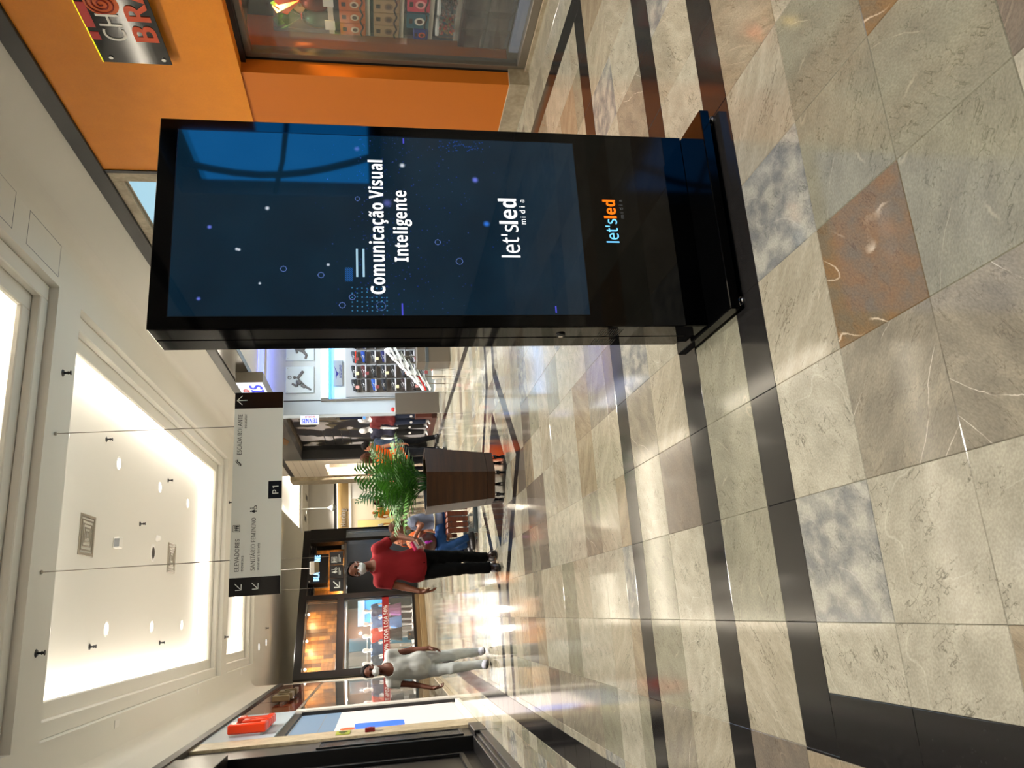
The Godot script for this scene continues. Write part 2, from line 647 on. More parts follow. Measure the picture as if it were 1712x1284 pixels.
func join_into(all: Array, s: Array) -> void:
	var k: int = all[0].size()
	all[0].append_array(s[0]); all[1].append_array(s[1]); all[2].append_array(s[2])
	var ix: PackedInt32Array = s[3]
	for i in ix.size():
		ix[i] += k
	all[3].append_array(ix)


func build_floor() -> void:
	var fl := struct("floor", boxmesh(Vector3(-6.0, -0.2, 14), Vector3(9.6, -0.010, -42)), M.grout, "polished marble tile floor with black granite bands in squares and a diamond")
	var bs := bands()
	var xs := []
	for k in range(-16, 26):
		xs.append(X0 + T * k)
	var zs := []
	for k in range(11, 0, -1):
		zs.append(-2.327 + T * k)
	zs.append_array([-2.327, -2.52, -2.915, -3.10, -3.495, -3.885, -4.065])
	var z := -4.237
	while z > -8.3:
		zs.append(z)
		z -= T
	zs.append_array([-8.37, -8.54, -8.95, -9.14])
	z = -9.14 - T
	while z > -41.8:
		zs.append(z)
		z -= T
	# the stones that the photograph shows well, by column and row from the near black band
	var chosen := {"-1,0": 0, "0,0": 2, "1,0": 0, "2,0": 1, "3,0": 2, "4,0": 1, "5,0": 7, "-1,1": 0, "0,1": 0, "1,1": 3, "2,1": 4, "3,1": 5, "4,1": 5, "5,1": 1, "-1,2": 7, "0,2": 0, "1,2": 3, "2,2": 5, "3,2": 5, "4,2": 4, "5,2": 5, "-2,0": 7, "-2,1": 6}
	var tiles := []
	for i in xs.size() - 1:
		for j in zs.size() - 1:
			var x0: float = xs[i]
			var x1: float = xs[i + 1]
			var z0: float = zs[j]
			var z1: float = zs[j + 1]
			var deep := z1 > 1.3 or z0 < -25.0
			if deep and (x0 > 4.3 and z1 > 1.3):
				continue
			if x1 < -6.0 or x0 > 9.4:
				continue
			var polys := [PackedVector2Array([Vector2(x0, z0), Vector2(x1, z0), Vector2(x1, z1), Vector2(x0, z1)])]
			for b in bs:
				var next := []
				for p in polys:
					var cut := Geometry2D.clip_polygons(p, b)
					for c in cut:
						if not Geometry2D.is_polygon_clockwise(c) and area_of(c) > 0.0008:
							next.append(c)
				polys = next
			var kk := i - 16
			var rj := int(round((z1 + 2.327) / T))
			for p in polys:
				var key := "%d,%d" % [kk, rj]
				var pick := 0
				rng.seed = hash(key)
				if chosen.has(key):
					pick = chosen[key]
				else:
					pick = [0, 0, 1, 1, 7, 5, 0, 1, 3, 6, 0, 1, 5, 2][rng.randi() % 14]
				tiles.append([Vector2((x0 + x1) / 2.0 - 0.6, (z0 + z1) / 2.0 + 0.4).length() if z0 < 0.2 else 50.0 + z0, p, pick, [0.0, PI / 2, PI, -PI / 2][rng.randi() % 4], Vector2(0.5 + rng.randf_range(-0.03, 0.03), 0.5 + rng.randf_range(-0.03, 0.03))])
	rng.seed = 7
	tiles.sort_custom(func(a, b): return a[0] < b[0])
	var rest := []
	for k in 8:
		rest.append([PackedVector3Array(), PackedVector3Array(), PackedVector2Array(), PackedInt32Array()])
	var n := 0
	for t in tiles:
		var s := slab_arrays(t[1], t[3], t[4], 1.0 / 0.42)
		if s.is_empty():
			continue
		if n < 296:
			n += 1
			var am := ArrayMesh.new()
			am.add_surface_from_arrays(Mesh.PRIMITIVE_TRIANGLES, surface_of(s))
			put("floor_tile", am, M.marble[t[2]], fl)
		else:
			join_into(rest[t[2]], s)
	var far := ArrayMesh.new()
	for k in 8:
		if (rest[k][0] as PackedVector3Array).size() > 0:
			far.add_surface_from_arrays(Mesh.PRIMITIVE_TRIANGLES, surface_of(rest[k]))
			far.surface_set_material(far.get_surface_count() - 1, M.marble[k])
	var o := put("distant_floor_tiles", far, null, fl)
	o.set_meta("kind", "stuff")
	# the black granite, cut at the same joints
	var nb := 0
	var restb := [PackedVector3Array(), PackedVector3Array(), PackedVector2Array(), PackedInt32Array()]
	var list := []
	for bi in bs.size():
		var b: PackedVector2Array = bs[bi]
		var box := Rect2(b[0], Vector2.ZERO)
		for p in b:
			box = box.expand(p)
		var long_x := box.size.x >= box.size.y
		var cuts := [box.position.x if long_x else box.position.y]
		if bi < 6:
			var step := T if long_x else T
			var c0: float = X0 if long_x else -2.327
			var k0 := ceili((cuts[0] - c0) / step + 0.02)
			var stop: float = box.end.x if long_x else box.end.y
			while c0 + k0 * step < stop - 0.01:
				cuts.append(c0 + k0 * step)
				k0 += 1
		cuts.append(box.end.x if long_x else box.end.y)
		for i in cuts.size() - 1:
			var a: float = cuts[i]
			var e: float = cuts[i + 1]
			var w := PackedVector2Array([Vector2(a, -50), Vector2(e, -50), Vector2(e, 50), Vector2(a, 50)]) if long_x else PackedVector2Array([Vector2(-50, a), Vector2(50, a), Vector2(50, e), Vector2(-50, e)])
			for p in Geometry2D.intersect_polygons(b, w):
				list.append([Vector2((p[0].x + p[2].x) / 2.0, (p[0].y + p[2].y) / 2.0).length(), p])
	list.sort_custom(func(a, b): return a[0] < b[0])
	for t in list:
		var s := slab_arrays(t[1], 0.0, Vector2.ZERO, 2.0)
		if s.is_empty():
			continue
		if nb < 160:
			nb += 1
			var am := ArrayMesh.new()
			am.add_surface_from_arrays(Mesh.PRIMITIVE_TRIANGLES, surface_of(s))
			put("granite_strip", am, M.granite, fl)
		else:
			join_into(restb, s)
	var fb := ArrayMesh.new()
	fb.add_surface_from_arrays(Mesh.PRIMITIVE_TRIANGLES, surface_of(restb))
	put("distant_granite_strips", fb, M.granite, fl).set_meta("kind", "stuff")


func area_of(p: PackedVector2Array) -> float:
	var s := 0.0
	for i in p.size():
		s += p[i].cross(p[(i + 1) % p.size()])
	return absf(s) / 2.0


# ---------------------------------------------------------------- ceiling
const CX0 := -1.0
const CX1 := 3.68
const COFFERS := [[1.35, 10.4], [-8.35, 0.75], [-18.05, -8.98], [-22.3, -18.62]]

func ring(mb: MB, x0: float, x1: float, z0: float, z1: float, w: float, y0: float, y1: float) -> void:
	mb.bx(Vector3(x0 - 0.002, y0, z0), Vector3(x0 + w, y1, z1), 0.012)
	mb.bx(Vector3(x1 - w, y0, z0), Vector3(x1 + 0.002, y1, z1), 0.012)
	mb.bx(Vector3(x0 + w - 0.01, y0, z0), Vector3(x1 - w + 0.01, y1, z0 + w), 0.012)
	mb.bx(Vector3(x0 + w - 0.01, y0, z1 - w), Vector3(x1 - w + 0.01, y1, z1), 0.012)


func build_ceiling() -> void:
	var mb := MB.new()
	mb.bx(Vector3(-6.0, 4.75, 14), Vector3(CX0, 4.84, -26.5))
	mb.bx(Vector3(CX1, 4.75, 14), Vector3(9.6, 4.84, -26.5))
	var zz := [14.0, 10.4, 1.35, 0.75, -8.35, -8.98, -18.05, -18.62, -22.3, -26.5]
	for i in range(0, zz.size(), 2):
		mb.bx(Vector3(CX0, 4.75, zz[i]), Vector3(CX1, 4.84, zz[i + 1]))
	# beyond, where the hall turns right: one more coffer
	mb.bx(Vector3(-6.0, 4.75, -26.5), Vector3(3.7, 4.84, -42))
	mb.bx(Vector3(6.2, 4.75, -26.5), Vector3(9.6, 4.84, -42))
	mb.bx(Vector3(3.7, 4.75, -26.5), Vector3(6.2, 4.84, -27.6))
	mb.bx(Vector3(3.7, 4.75, -35.2), Vector3(6.2, 4.84, -42))
	var ce := struct("ceiling", mb.done(), M.ceiling, "white plaster ceiling of the hall with stepped coffers and hidden strip lights")
	var all := COFFERS.duplicate()
	for i in all.size() + 1:
		var far := i == all.size()
		var z0: float = -35.2 if far else all[i][0]
		var z1: float = -27.6 if far else all[i][1]
		var x0: float = 3.7 if far else CX0
		var x1: float = 6.2 if far else CX1
		if not far:
			mb = MB.new()
			ring(mb, x0, x1, z0, z1, 0.18, 4.845, 4.94)
			put("coffer_step", mb.done(), M.ceiling, ce)
			mb = MB.new()
			ring(mb, x0, x1, z0, z1, 0.36, 4.94, 5.0)
			put("coffer_lip", mb.done(), M.ceiling, ce)
		else:
			mb = MB.new()
			ring(mb, x0, x1, z0, z1, 0.22, 4.845, 4.9)
			put("coffer_lip", mb.done(), M.ceiling, ce)
		var top := 5.2
		mb = MB.new()
		mb.bx(Vector3(x0 - 0.1, 4.84, z0), Vector3(x0, top, z1))
		mb.bx(Vector3(x1, 4.84, z0), Vector3(x1 + 0.1, top, z1))
		mb.bx(Vector3(x0 - 0.1, 4.84, z0 - 0.1), Vector3(x1 + 0.1, top, z0))
		mb.bx(Vector3(x0 - 0.1, 4.84, z1), Vector3(x1 + 0.1, top, z1 + 0.1))
		put("coffer_wall", mb.done(), M.ceiling, ce)
		put("coffer_panel", boxmesh(Vector3(x0 - 0.1, top, z0 - 0.1), Vector3(x1 + 0.1, top + 0.1, z1 + 0.1)), M.ceiling, ce)
		# strip lights lying on the lip
		var yl := 5.035 if not far else 4.94
		var e: float = [1.5, 4.0, 15.0, 11.0, 14.0][i]
		var cen := Vector3((x0 + x1) / 2.0, yl, (z0 + z1) / 2.0)
		var len_z := z1 - z0 - 0.5
		var len_x := x1 - x0 - 0.5
		for s in [-1.0, 1.0]:
			var p := Vector3(cen.x + s * ((x1 - x0) / 2.0 - 0.14), yl, cen.z)
			put("cove_light", boxmesh(p - Vector3(0.03, 0.03, len_z / 2.0), p + Vector3(0.03, 0.0, len_z / 2.0)), M.cove, ce)
			area("cove_light_source", p + Vector3(0, 0.012, 0), Vector3(-s * 0.25, 1, 0), 0.06, len_z, WARM, e * len_z / 8.0, Vector3(0, 0, 1))
			p = Vector3(cen.x, yl, cen.z + s * ((z1 - z0) / 2.0 - 0.14))
			put("cove_light", boxmesh(p - Vector3(len_x / 2.0, 0.03, 0.03), p + Vector3(len_x / 2.0, 0.0, 0.03)), M.cove, ce)
			area("cove_light_source", p + Vector3(0, 0.012, 0), Vector3(0, 1, -s * 0.25), len_x, 0.06, WARM, e * len_x / 8.0, Vector3(0, 0, 1))
	# access hatches: hair-line frames in the plaster
	for h in [[3.77, -8.29, 4.14, -7.5], [3.77, -7.19, 4.16, -6.4]]:
		mb = MB.new()
		ring(mb, h[0], h[2], h[1], h[3], 0.006, 4.747, 4.752)
		put("access_hatch", mb.done(), M.grey, ce)
	for h in [[-1.11, -11.35], [-1.12, -15.95], [-1.11, -20.6]]:
		put("access_hatch", boxmesh(Vector3(h[0] - 0.05, 4.742, h[1] - 0.09), Vector3(h[0] + 0.05, 4.752, h[1] + 0.09), 0.003), M.white, ce)
	# white frieze and black cornice over the shop fronts
	for s in [[4.30, 4.6, "right", -24.1], [-1.56, -1.9, "left", -22.1]]:
		mb = MB.new()
		var xa: float = s[0]
		var zf: float = s[3]
		mb.bx(Vector3(xa, 4.06, 14), Vector3(s[1], 4.75, zf))
		# plaster fillet to the ceiling
		var sg := 1.0 if xa < 0.0 else -1.0
		for k in 6:
			var a0 := PI / 2 * k / 6.0
			var a1 := PI / 2 * (k + 1) / 6.0
			var r := 0.16
			mb.smooth(2)
			var q := func(a: float, zz_: float) -> Vector3:
				return Vector3(xa + sg * r * (1.0 - cos(a)), 4.75 - r + r * sin(a), zz_)
			mb.quad(q.call(a0, 14), q.call(a1, 14), q.call(a1, zf), q.call(a0, zf), Vector3(xa - sg, 5.5, -5))
		mb.flat()
		struct("trim_frieze_" + s[2], mb.done(), M.ceiling, "white plaster frieze above the shop fronts on the %s side" % s[2])
		var y0: float = 3.91 if xa > 0.0 else 3.93
		mb = MB.new()
		mb.bx(Vector3(xa - 0.02 * signf(xa), y0, 14), Vector3(s[1], 4.06, zf), 0.004)
		struct("trim_cornice_" + s[2], mb.done(), M.blacktrim, "black cornice strip above the shop fronts on the %s side" % s[2])


func downlight(p: Vector3, where: String, e := 20.0, r := 0.085, c := WARM) -> void:
	var t := thing("downlight", "round white recessed downlight " + where, "light", p, 0.0, "recessed round ceiling downlights")
	put("rim", MB.new().lathe([Vector2(r, 0.012), Vector2(r + 0.004, -0.004), Vector2(r + 0.022, -0.006), Vector2(r + 0.026, 0.004)], 24).done(), M.white, t)
	put("diffuser", MB.new().lathe([Vector2(0.0, -0.001), Vector2(r, -0.001), Vector2(r, 0.014)], 24).done(), M.glow, t)
	spot("downlight_source", p - Vector3(0, 0.03, 0), Vector3.DOWN, c, e, 52.0, r * 0.8)


func sprinkler(p: Vector3, where: String) -> void:
	var t := thing("sprinkler", "small dark sprinkler head " + where, "sprinkler", p, 0.0, "ceiling sprinkler heads")
	put("escutcheon", MB.new().lathe([Vector2(0.0, -0.012), Vector2(0.03, -0.012), Vector2(0.042, 0.0)], 14).done(), M.darkgrey, t)
	put("body", MB.new().lathe([Vector2(0.012, -0.012), Vector2(0.012, -0.05), Vector2(0.02, -0.052), Vector2(0.008, -0.075), Vector2(0.0, -0.075)], 10).done(), M.darkgrey, t)
	put("deflector", MB.new().lathe([Vector2(0.0, -0.078), Vector2(0.026, -0.078), Vector2(0.026, -0.083), Vector2(0.0, -0.083)], 12).done(), M.darkgrey, t)


func build_lights() -> void:
	var zs := [-10.08, -12.1, -14.35, -16.4]
	var nm := ["nearest", "second", "third", "farthest"]
	for i in 4:
		downlight(Vector3(2.45, 5.2, zs[i]), "in the middle coffer, %s of the row towards the shoe shop" % nm[i])
		downlight(Vector3(0.08, 5.2, zs[i]), "in the middle coffer, %s of the row towards the white shop" % nm[i])
	for i in 4:
		for x in [2.45, 0.08]:
			downlight(Vector3(x, 5.2, [-6.6, -4.6, -2.4, -0.4][i]), "in the coffer over the screen totem, %s pair, %s" % [["farthest", "second", "third", "nearest"][i], "right" if x > 1.0 else "left"], 6.0)
	downlight(Vector3(2.45, 5.2, -20.3), "in the far small coffer, towards the tennis shop")
	downlight(Vector3(0.08, 5.2, -20.3), "in the far small coffer, towards the mirror-brown shop")
	downlight(Vector3(-0.62, 4.75, -23.3), "in the flat ceiling before the fashion shop, nearer of two", 12.0)
	downlight(Vector3(-0.55, 4.75, -24.7), "in the flat ceiling before the fashion shop, closer to its front", 12.0)
	downlight(Vector3(6.4, 4.75, -39.0), "in the flat ceiling at the far turn, right of the pendant", 14.0)
	downlight(Vector3(4.85, 4.75, -36.9), "in the flat ceiling at the far turn, left of the pendant", 14.0)
	downlight(Vector3(4.45, 5.2, -30.2), "in the farthest bright coffer, nearer one", 14.0)
	downlight(Vector3(4.45, 5.2, -32.2), "in the farthest bright coffer, deeper one", 14.0)
	for z in [3.0, 6.0, 9.0]:
		downlight(Vector3(1.3, 5.2, z), "in the coffer behind the camera, %d m back" % int(z), 4.0)
	for s in [[Vector3(2.79, 4.75, -8.66), "on the beam between the near coffers, towards the totem"], [Vector3(-0.13, 4.75, -8.69), "on the beam between the near coffers, left of the sign rods"], [Vector3(2.69, 5.2, -11.5), "inside the middle coffer, between right-hand downlights one and two"], [Vector3(2.66, 5.2, -14.85), "inside the middle coffer, between right-hand downlights two and three"], [Vector3(1.69, 5.2, -13.33), "inside the middle coffer near the round loudspeaker"], [Vector3(-0.14, 5.2, -11.5), "inside the middle coffer, left of the nearer left downlights"], [Vector3(-0.2, 5.2, -14.9), "inside the middle coffer, left of the farther left downlights"], [Vector3(-0.23, 4.75, -18.35), "on the beam before the far small coffer, left"], [Vector3(2.71, 4.75, -18.3), "on the beam before the far small coffer, above the sign"], [Vector3(-0.14, 4.75, -24.6), "in the flat ceiling before the fashion shop"]]:
		sprinkler(s[0], s[1])
	for i in 2:
		var z: float = [-11.05, -15.36][i]
		var t := thing("air_vent", ["square four-way ceiling air vent nearer the camera", "square four-way ceiling air vent deeper in the coffer"][i], "vent", Vector3(1.285, 5.2, z), 0.0, "ceiling air vents")
		var mb := MB.new()
		ring(mb, -0.27, 0.27, -0.27, 0.27, 0.045, -0.014, 0.002)
		put("frame", mb.done(), M.alu, t)
		put("throat", boxmesh(Vector3(-0.23, 0.0, -0.23), Vector3(0.23, 0.003, 0.23)), M.darkgrey, t)
		for k in 4:
			mb = MB.new()
			var a := 0.2 - k * 0.05
			mb.xf.origin = Vector3(0, -0.004 - 0.002 * k, 0)
			ring(mb, -a, a, -a, a, 0.018, -0.008, 0.0)
			put("louvre", mb.done(), M.alu, t)
	var t := thing("loudspeaker", "round white ceiling loudspeaker with a dark grille in the middle coffer", "loudspeaker", Vector3(1.29, 5.2, -14.16))
	put("rim", MB.new().lathe([Vector2(0.1, 0.0), Vector2(0.11, -0.012), Vector2(0.15, -0.008), Vector2(0.155, 0.0)], 24).done(), M.white, t)
	put("grille", MB.new().lathe([Vector2(0.0, -0.004), Vector2(0.1, -0.004)], 24).done(), M.darkgrey, t)
	t = thing("smoke_detector", "small white cone-shaped smoke detector beside the loudspeaker", "detector", Vector3(1.55, 5.2, -14.33))
	put("base", MB.new().lathe([Vector2(0.06, 0.0), Vector2(0.058, -0.02), Vector2(0.05, -0.022)], 18).done(), M.white, t)
	put("head", MB.new().lathe([Vector2(0.05, -0.02), Vector2(0.03, -0.07), Vector2(0.0, -0.072)], 18).done(), M.white, t)
	t = thing("ceiling_camera", "white square security camera box in the middle coffer between the vents", "camera", Vector3(1.285, 5.2, -12.19))
	put("housing", boxmesh(Vector3(-0.08, -0.09, -0.08), Vector3(0.08, 0, 0.08), 0.012), M.white, t)
	put("window", boxmesh(Vector3(-0.06, -0.085, 0.07), Vector3(0.06, -0.015, 0.084), 0.004), M.grey, t)


# ---------------------------------------------------------------- chocolate shop and the shops beyond it on the right
func build_right_wall() -> void:
	var mb := MB.new()
	mb.bx(Vector3(4.312, 2.397, 1.0), Vector3(4.62, 3.91, -6.985))
	struct("wall_orange_fascia", mb.done(), M.orange, "bright orange painted fascia of the chocolate shop above its window")
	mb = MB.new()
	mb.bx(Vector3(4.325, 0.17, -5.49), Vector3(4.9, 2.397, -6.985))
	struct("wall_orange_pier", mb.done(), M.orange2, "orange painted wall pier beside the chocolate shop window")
	mb = MB.new()
	mb.bx(Vector3(4.313, 0, -5.475), Vector3(4.9, 0.174, -6.99), 0.003)
	var bb := struct("baseboard_right", mb.done(), M.stone, "grey beige stone skirting at the foot of the orange pier")
	put("skirting_stone", boxmesh(Vector3(4.311, 0.0, -5.474), Vector3(4.9, 0.1745, -5.46), 0.002), M.stone, bb)
	struct("wall_chocolate_back", boxmesh(Vector3(5.3, 0, 1.0), Vector3(5.4, 3.9, -6.98)), mat(Color(0.35, 0.30, 0.30), 0.6), "dull grey back wall of the chocolate shop window")
	struct("trim_window_head", boxmesh(Vector3(4.42, 2.36, 1.0), Vector3(5.3, 2.42, -5.49)), M.blacktrim, "dark head lining over the chocolate shop window")
	# window
	var w := MB.new()
	w.bx(Vector3(4.47, 0.03, -5.49), Vector3(4.55, 2.36, -5.43), 0.004)
	w.bx(Vector3(4.47, 0.03, -5.43), Vector3(4.55, 0.10, 0.9), 0.004)
	w.bx(Vector3(4.47, 2.31, -5.43), Vector3(4.55, 2.36, 0.9), 0.004)
	var win := struct("window_1", w.done(), M.alu, "aluminium framed display window of the chocolate shop")
	put("pane", boxmesh(Vector3(4.505, 0.1, -5.43), Vector3(4.513, 2.31, 0.9)), M.glass, win)
	put("sealing", boxmesh(Vector3(4.455, 0.03, -5.492), Vector3(4.475, 2.36, -5.482)), M.black, win)
	struct("trim_shop_plinth", boxmesh(Vector3(4.44, 0, -5.49), Vector3(5.3, 0.03, 1.0)), M.stone, "stone threshold under the chocolate shop window")
	chocolate_display()
	chocolate_sign()
	shop_after_orange()
	shoe_shop()
	tennis_shop()
	cream_wall()


func chocolate_sign() -> void:
	var t := thing("shop_sign", "dark acrylic chocolate shop sign with white and orange letters and a glowing yellow top edge", "sign", Vector3(4.26, 2.888, -5.37))
	var facing := [Vector3(0, 0, 1), Vector3.UP]
	put("board", boxmesh(Vector3(0, 0, 0), Vector3(0.012, 0.50, 2.3), 0.002), mat(Color(0.075, 0.055, 0.055), 0.08), t)
	put("glowing_edge", boxmesh(Vector3(-0.001, 0.50, 0.0), Vector3(0.014, 0.508, 2.3)), glow(Color(0.9, 0.85, 0.05), 1.1), t)
	for p in [Vector2(0.06, 0.43), Vector2(0.06, 0.048), Vector2(2.24, 0.43), Vector2(2.24, 0.048)]:
		put("stand_off_bolt", MB.new().cyl(Vector3(-0.008, p.y, p.x), Vector3(0.05, p.y, p.x), 0.016, 0.016, 14).done(), M.chrome, t)
	var wh := mat(Color(0.92, 0.91, 0.88), 0.4)
	var og := mat(Color(0.80, 0.27, 0.03), 0.4)
	text(t, "lettering", "CH", Vector3(-0.001, 0.245, 0.25), 0.155, 0.265, wh, false, 0.004, facing[0], facing[1])
	text(t, "lettering", "COLATES", Vector3(-0.001, 0.245, 0.72), 0.155, 0.95, wh, false, 0.004, facing[0], facing[1])
	text(t, "lettering", "BRASIL", Vector3(-0.001, 0.03, 0.25), 0.165, 1.05, og, true, 0.004, facing[0], facing[1])
	# the O is a painted swirl
	var sw := MB.new()
	var pts := []
	for k in 40:
		var a := k * 0.42
		var r := 0.105 * (1.0 - k / 44.0)
		pts.append(Vector3(-0.006, 0.325 + r * sin(a), 0.615 + r * cos(a)))
	put("swirl", MB.new().cyl(Vector3(-0.003, 0.325, 0.615), Vector3(0.0, 0.325, 0.615), 0.115, 0.115, 28).done(), mat(Color(0.82, 0.36, 0.10), 0.4), t)
	put("swirl_line", sw.tube(pts, [0.006], 5).done(), mat(Color(0.55, 0.13, 0.03), 0.5), t)
	var red := mat(Color(0.75, 0.13, 0.13), 0.4)
	put("red_bar", boxmesh(Vector3(-0.003, 0.435, 0.25), Vector3(0.0, 0.5, 0.33)), red, t)
	put("red_bar", boxmesh(Vector3(-0.003, 0.435, 0.375), Vector3(0.0, 0.5, 0.62)), red, t)


func carton(called: String, label: String, group: String, at: Vector3, s: Vector3, c: Color, disc: Color) -> Node3D:
	# faces -x; at is the bottom corner nearest the camera's far side
	var t := thing(called, label, "box", at, 0.0, group)
	put("carton", boxmesh(Vector3.ZERO, s, 0.003), mat(c, 0.5), t)
	var mb := MB.new()
	var y := s.y * 0.16
	var pts := []
	for k in 13:
		pts.append(Vector3(-0.001, y + sin(k / 12.0 * TAU) * s.y * 0.05, s.z * k / 12.0))
	put("wavy_band", mb.tube(pts, [s.y * 0.035], 5).done(), mat(Color(0.20, 0.07, 0.03), 0.5), t)
	put("round_picture", MB.new().cyl(Vector3(-0.002, s.y * 0.42, s.z * 0.5), Vector3(0.001, s.y * 0.42, s.z * 0.5), s.z * 0.26, s.z * 0.26, 18).done(), mat(disc, 0.5), t)
	put("cake_picture", MB.new().cyl(Vector3(-0.003, s.y * 0.42, s.z * 0.5), Vector3(0.0, s.y * 0.42, s.z * 0.5), s.z * 0.15, s.z * 0.15, 14).done(), mat(Color(0.24, 0.13, 0.08), 0.5), t)
	put("brand_patch", boxmesh(Vector3(-0.002, s.y * 0.74, s.z * 0.34), Vector3(0.001, s.y * 0.9, s.z * 0.66)), mat(Color(0.18, 0.07, 0.04), 0.5), t)
	return t


func chocolate_display() -> void:
	var shelfm := mat(Color(0.62, 0.60, 0.56), 0.5)
	var sh := thing("display_shelves", "grey stepped shelves behind the chocolate shop glass", "shelf", Vector3(4.645, 0.03, 0))
	var side := mat(Color(0.30, 0.27, 0.30), 0.6)
	put("upright", boxmesh(Vector3(0.03, 0, -5.40), Vector3(0.6, 2.1, -5.36)), side, sh)
	for y in [0.60, 0.82, 1.06, 1.33, 1.62]:
		put("shelf_board", boxmesh(Vector3(0.0, y, -5.36), Vector3(0.6, y + 0.022, -3.4), 0.002), shelfm, sh)
		put("shelf_back", boxmesh(Vector3(0.25, y + 0.02, -5.36), Vector3(0.26, y + 0.28, -3.4)), side, sh)
		put("shelf_front", boxmesh(Vector3(-0.012, y - 0.012, -5.35), Vector3(-0.002, y + 0.03, -3.4), 0.002), mat(Color(0.74, 0.72, 0.66), 0.5), sh)
	# big chocolate tablet along the foot
	var choc := mat(Color(0.145, 0.055, 0.035), 0.33)
	var t := thing("chocolate_tablet", "giant dark chocolate tablet of raised squares along the foot of the shop window", "decoration", Vector3(4.555, 0.19, -5.36))
	put("slab", boxmesh(Vector3(0.03, 0, 0), Vector3(0.08, 0.43, 1.9)), choc, t)
	for r in 2:
		for k in 9:
			var y0 := 0.01 + r * 0.207
			var z0 := 0.01 + k * 0.205
			var mb := MB.new()
			var a := [Vector3(0.03, y0, z0), Vector3(0.03, y0, z0 + 0.2), Vector3(0.03, y0 + 0.2, z0 + 0.2), Vector3(0.03, y0 + 0.2, z0)]
			var b := [Vector3(0.0, y0 + 0.032, z0 + 0.032), Vector3(0.0, y0 + 0.032, z0 + 0.168), Vector3(0.0, y0 + 0.168, z0 + 0.168), Vector3(0.0, y0 + 0.168, z0 + 0.032)]
			var ctr := Vector3(0.05, y0 + 0.1, z0 + 0.1)
			mb.quad(b[0], b[1], b[2], b[3], ctr)
			for i in 4:
				mb.quad(a[i], a[(i + 1) % 4], b[(i + 1) % 4], b[i], ctr)
			put("chocolate_square", mb.done(), choc, t)
	put("kick_board", boxmesh(Vector3(0.0, -0.09, 0.0), Vector3(0.06, -0.01, 1.9)), mat(Color(0.55, 0.60, 0.70), 0.4), t)
	# jars of sweets
	for k in 3:
		var z: float = [-5.20, -4.97, -4.74][k]
		var jr := thing("sweet_jar", ["clear jar of amber and orange sweets at the window corner", "clear jar of dark red wrapped sweets beside the amber jar", "clear jar of bright red wrapped sweets, third from the corner"][k], "jar", Vector3(4.66, 0.652, z), 0.0, "sweet jars on the bottom shelf")
		put("jar_glass", MB.new().lathe([Vector2(0.0, 0.0), Vector2(0.098, 0.0), Vector2(0.1, 0.01), Vector2(0.1, 0.145), Vector2(0.085, 0.16)], 20).done(), M.glass, jr)
		var cols: Array = [[Color(0.62, 0.42, 0.10), Color(0.75, 0.25, 0.04)], [Color(0.30, 0.08, 0.05), Color(0.45, 0.3, 0.25)], [Color(0.85, 0.12, 0.03), Color(0.9, 0.3, 0.1)]][k]
		for h in 2:
			var mb := MB.new()
			for q in 40:
				var r := 0.085 * sqrt(rng.randf())
				var a := rng.randf() * TAU
				mb.ell(Vector3(r * cos(a), 0.016 + rng.randf() * 0.12, r * sin(a)), Vector3(0.014, 0.012, 0.014), Basis.IDENTITY, 6, 4)
			put("sweets", mb.done(), mat(cols[h], 0.25), jr).set_meta("kind", "stuff")
		put("lid", MB.new().lathe([Vector2(0.0, 0.165), Vector2(0.088, 0.165), Vector2(0.09, 0.155), Vector2(0.09, 0.14)], 20).done(), M.signwhite, jr)
	# small cartons
	carton("sweet_box", "small teal blue sweet carton with a white shape, nearest the window frame", "small cartons on the second shelf", Vector3(4.62, 0.875, -5.22), Vector3(0.12, 0.18, 0.16), Color(0.02, 0.34, 0.42), Color(0.85, 0.85, 0.8))
	carton("sweet_box", "small pink sweet carton beside the teal one", "small cartons on the second shelf", Vector3(4.62, 0.875, -5.04), Vector3(0.12, 0.18, 0.16), Color(0.75, 0.20, 0.30), Color(0.9, 0.6, 0.6))
	carton("sweet_box", "small pale pink sweet carton, third from the window frame", "small cartons on the second shelf", Vector3(4.62, 0.875, -4.86), Vector3(0.12, 0.18, 0.16), Color(0.80, 0.45, 0.45), Color(0.8, 0.75, 0.3))
	carton("sweet_box", "low blue and orange sweet carton in the window corner", "small cartons on the second shelf", Vector3(4.62, 0.875, -5.345), Vector3(0.12, 0.12, 0.11), Color(0.10, 0.18, 0.50), Color(0.8, 0.3, 0.1))
	for k in 6:
		carton("cake_box", ["beige patterned cake carton in the window corner", "beige patterned cake carton, second from the corner", "beige patterned cake carton, third from the corner", "beige patterned cake carton, fourth from the corner", "beige patterned cake carton, fifth from the corner", "beige patterned cake carton, sixth from the corner"][k], "beige cake cartons", Vector3(4.62, 1.115, -5.34 + k * 0.135), Vector3(0.12, 0.205, 0.13), Color(0.62, 0.50, 0.36), Color(0.45, 0.33, 0.22))
	for k in 6:
		var orange := k < 3
		carton("cake_box", ["orange patterned cake carton in the window corner", "orange patterned cake carton, second from the corner", "orange patterned cake carton, third from the corner", "red cake carton next to the orange ones", "red cake carton, fifth from the corner", "red cake carton, sixth from the corner"][k], "orange and red cake cartons", Vector3(4.62, 1.385, -5.34 + k * 0.135), Vector3(0.12, 0.205, 0.13), Color(0.72, 0.34, 0.06) if orange else Color(0.42, 0.05, 0.025), Color(0.8, 0.72, 0.6) if orange else Color(0.2, 0.15, 0.08))
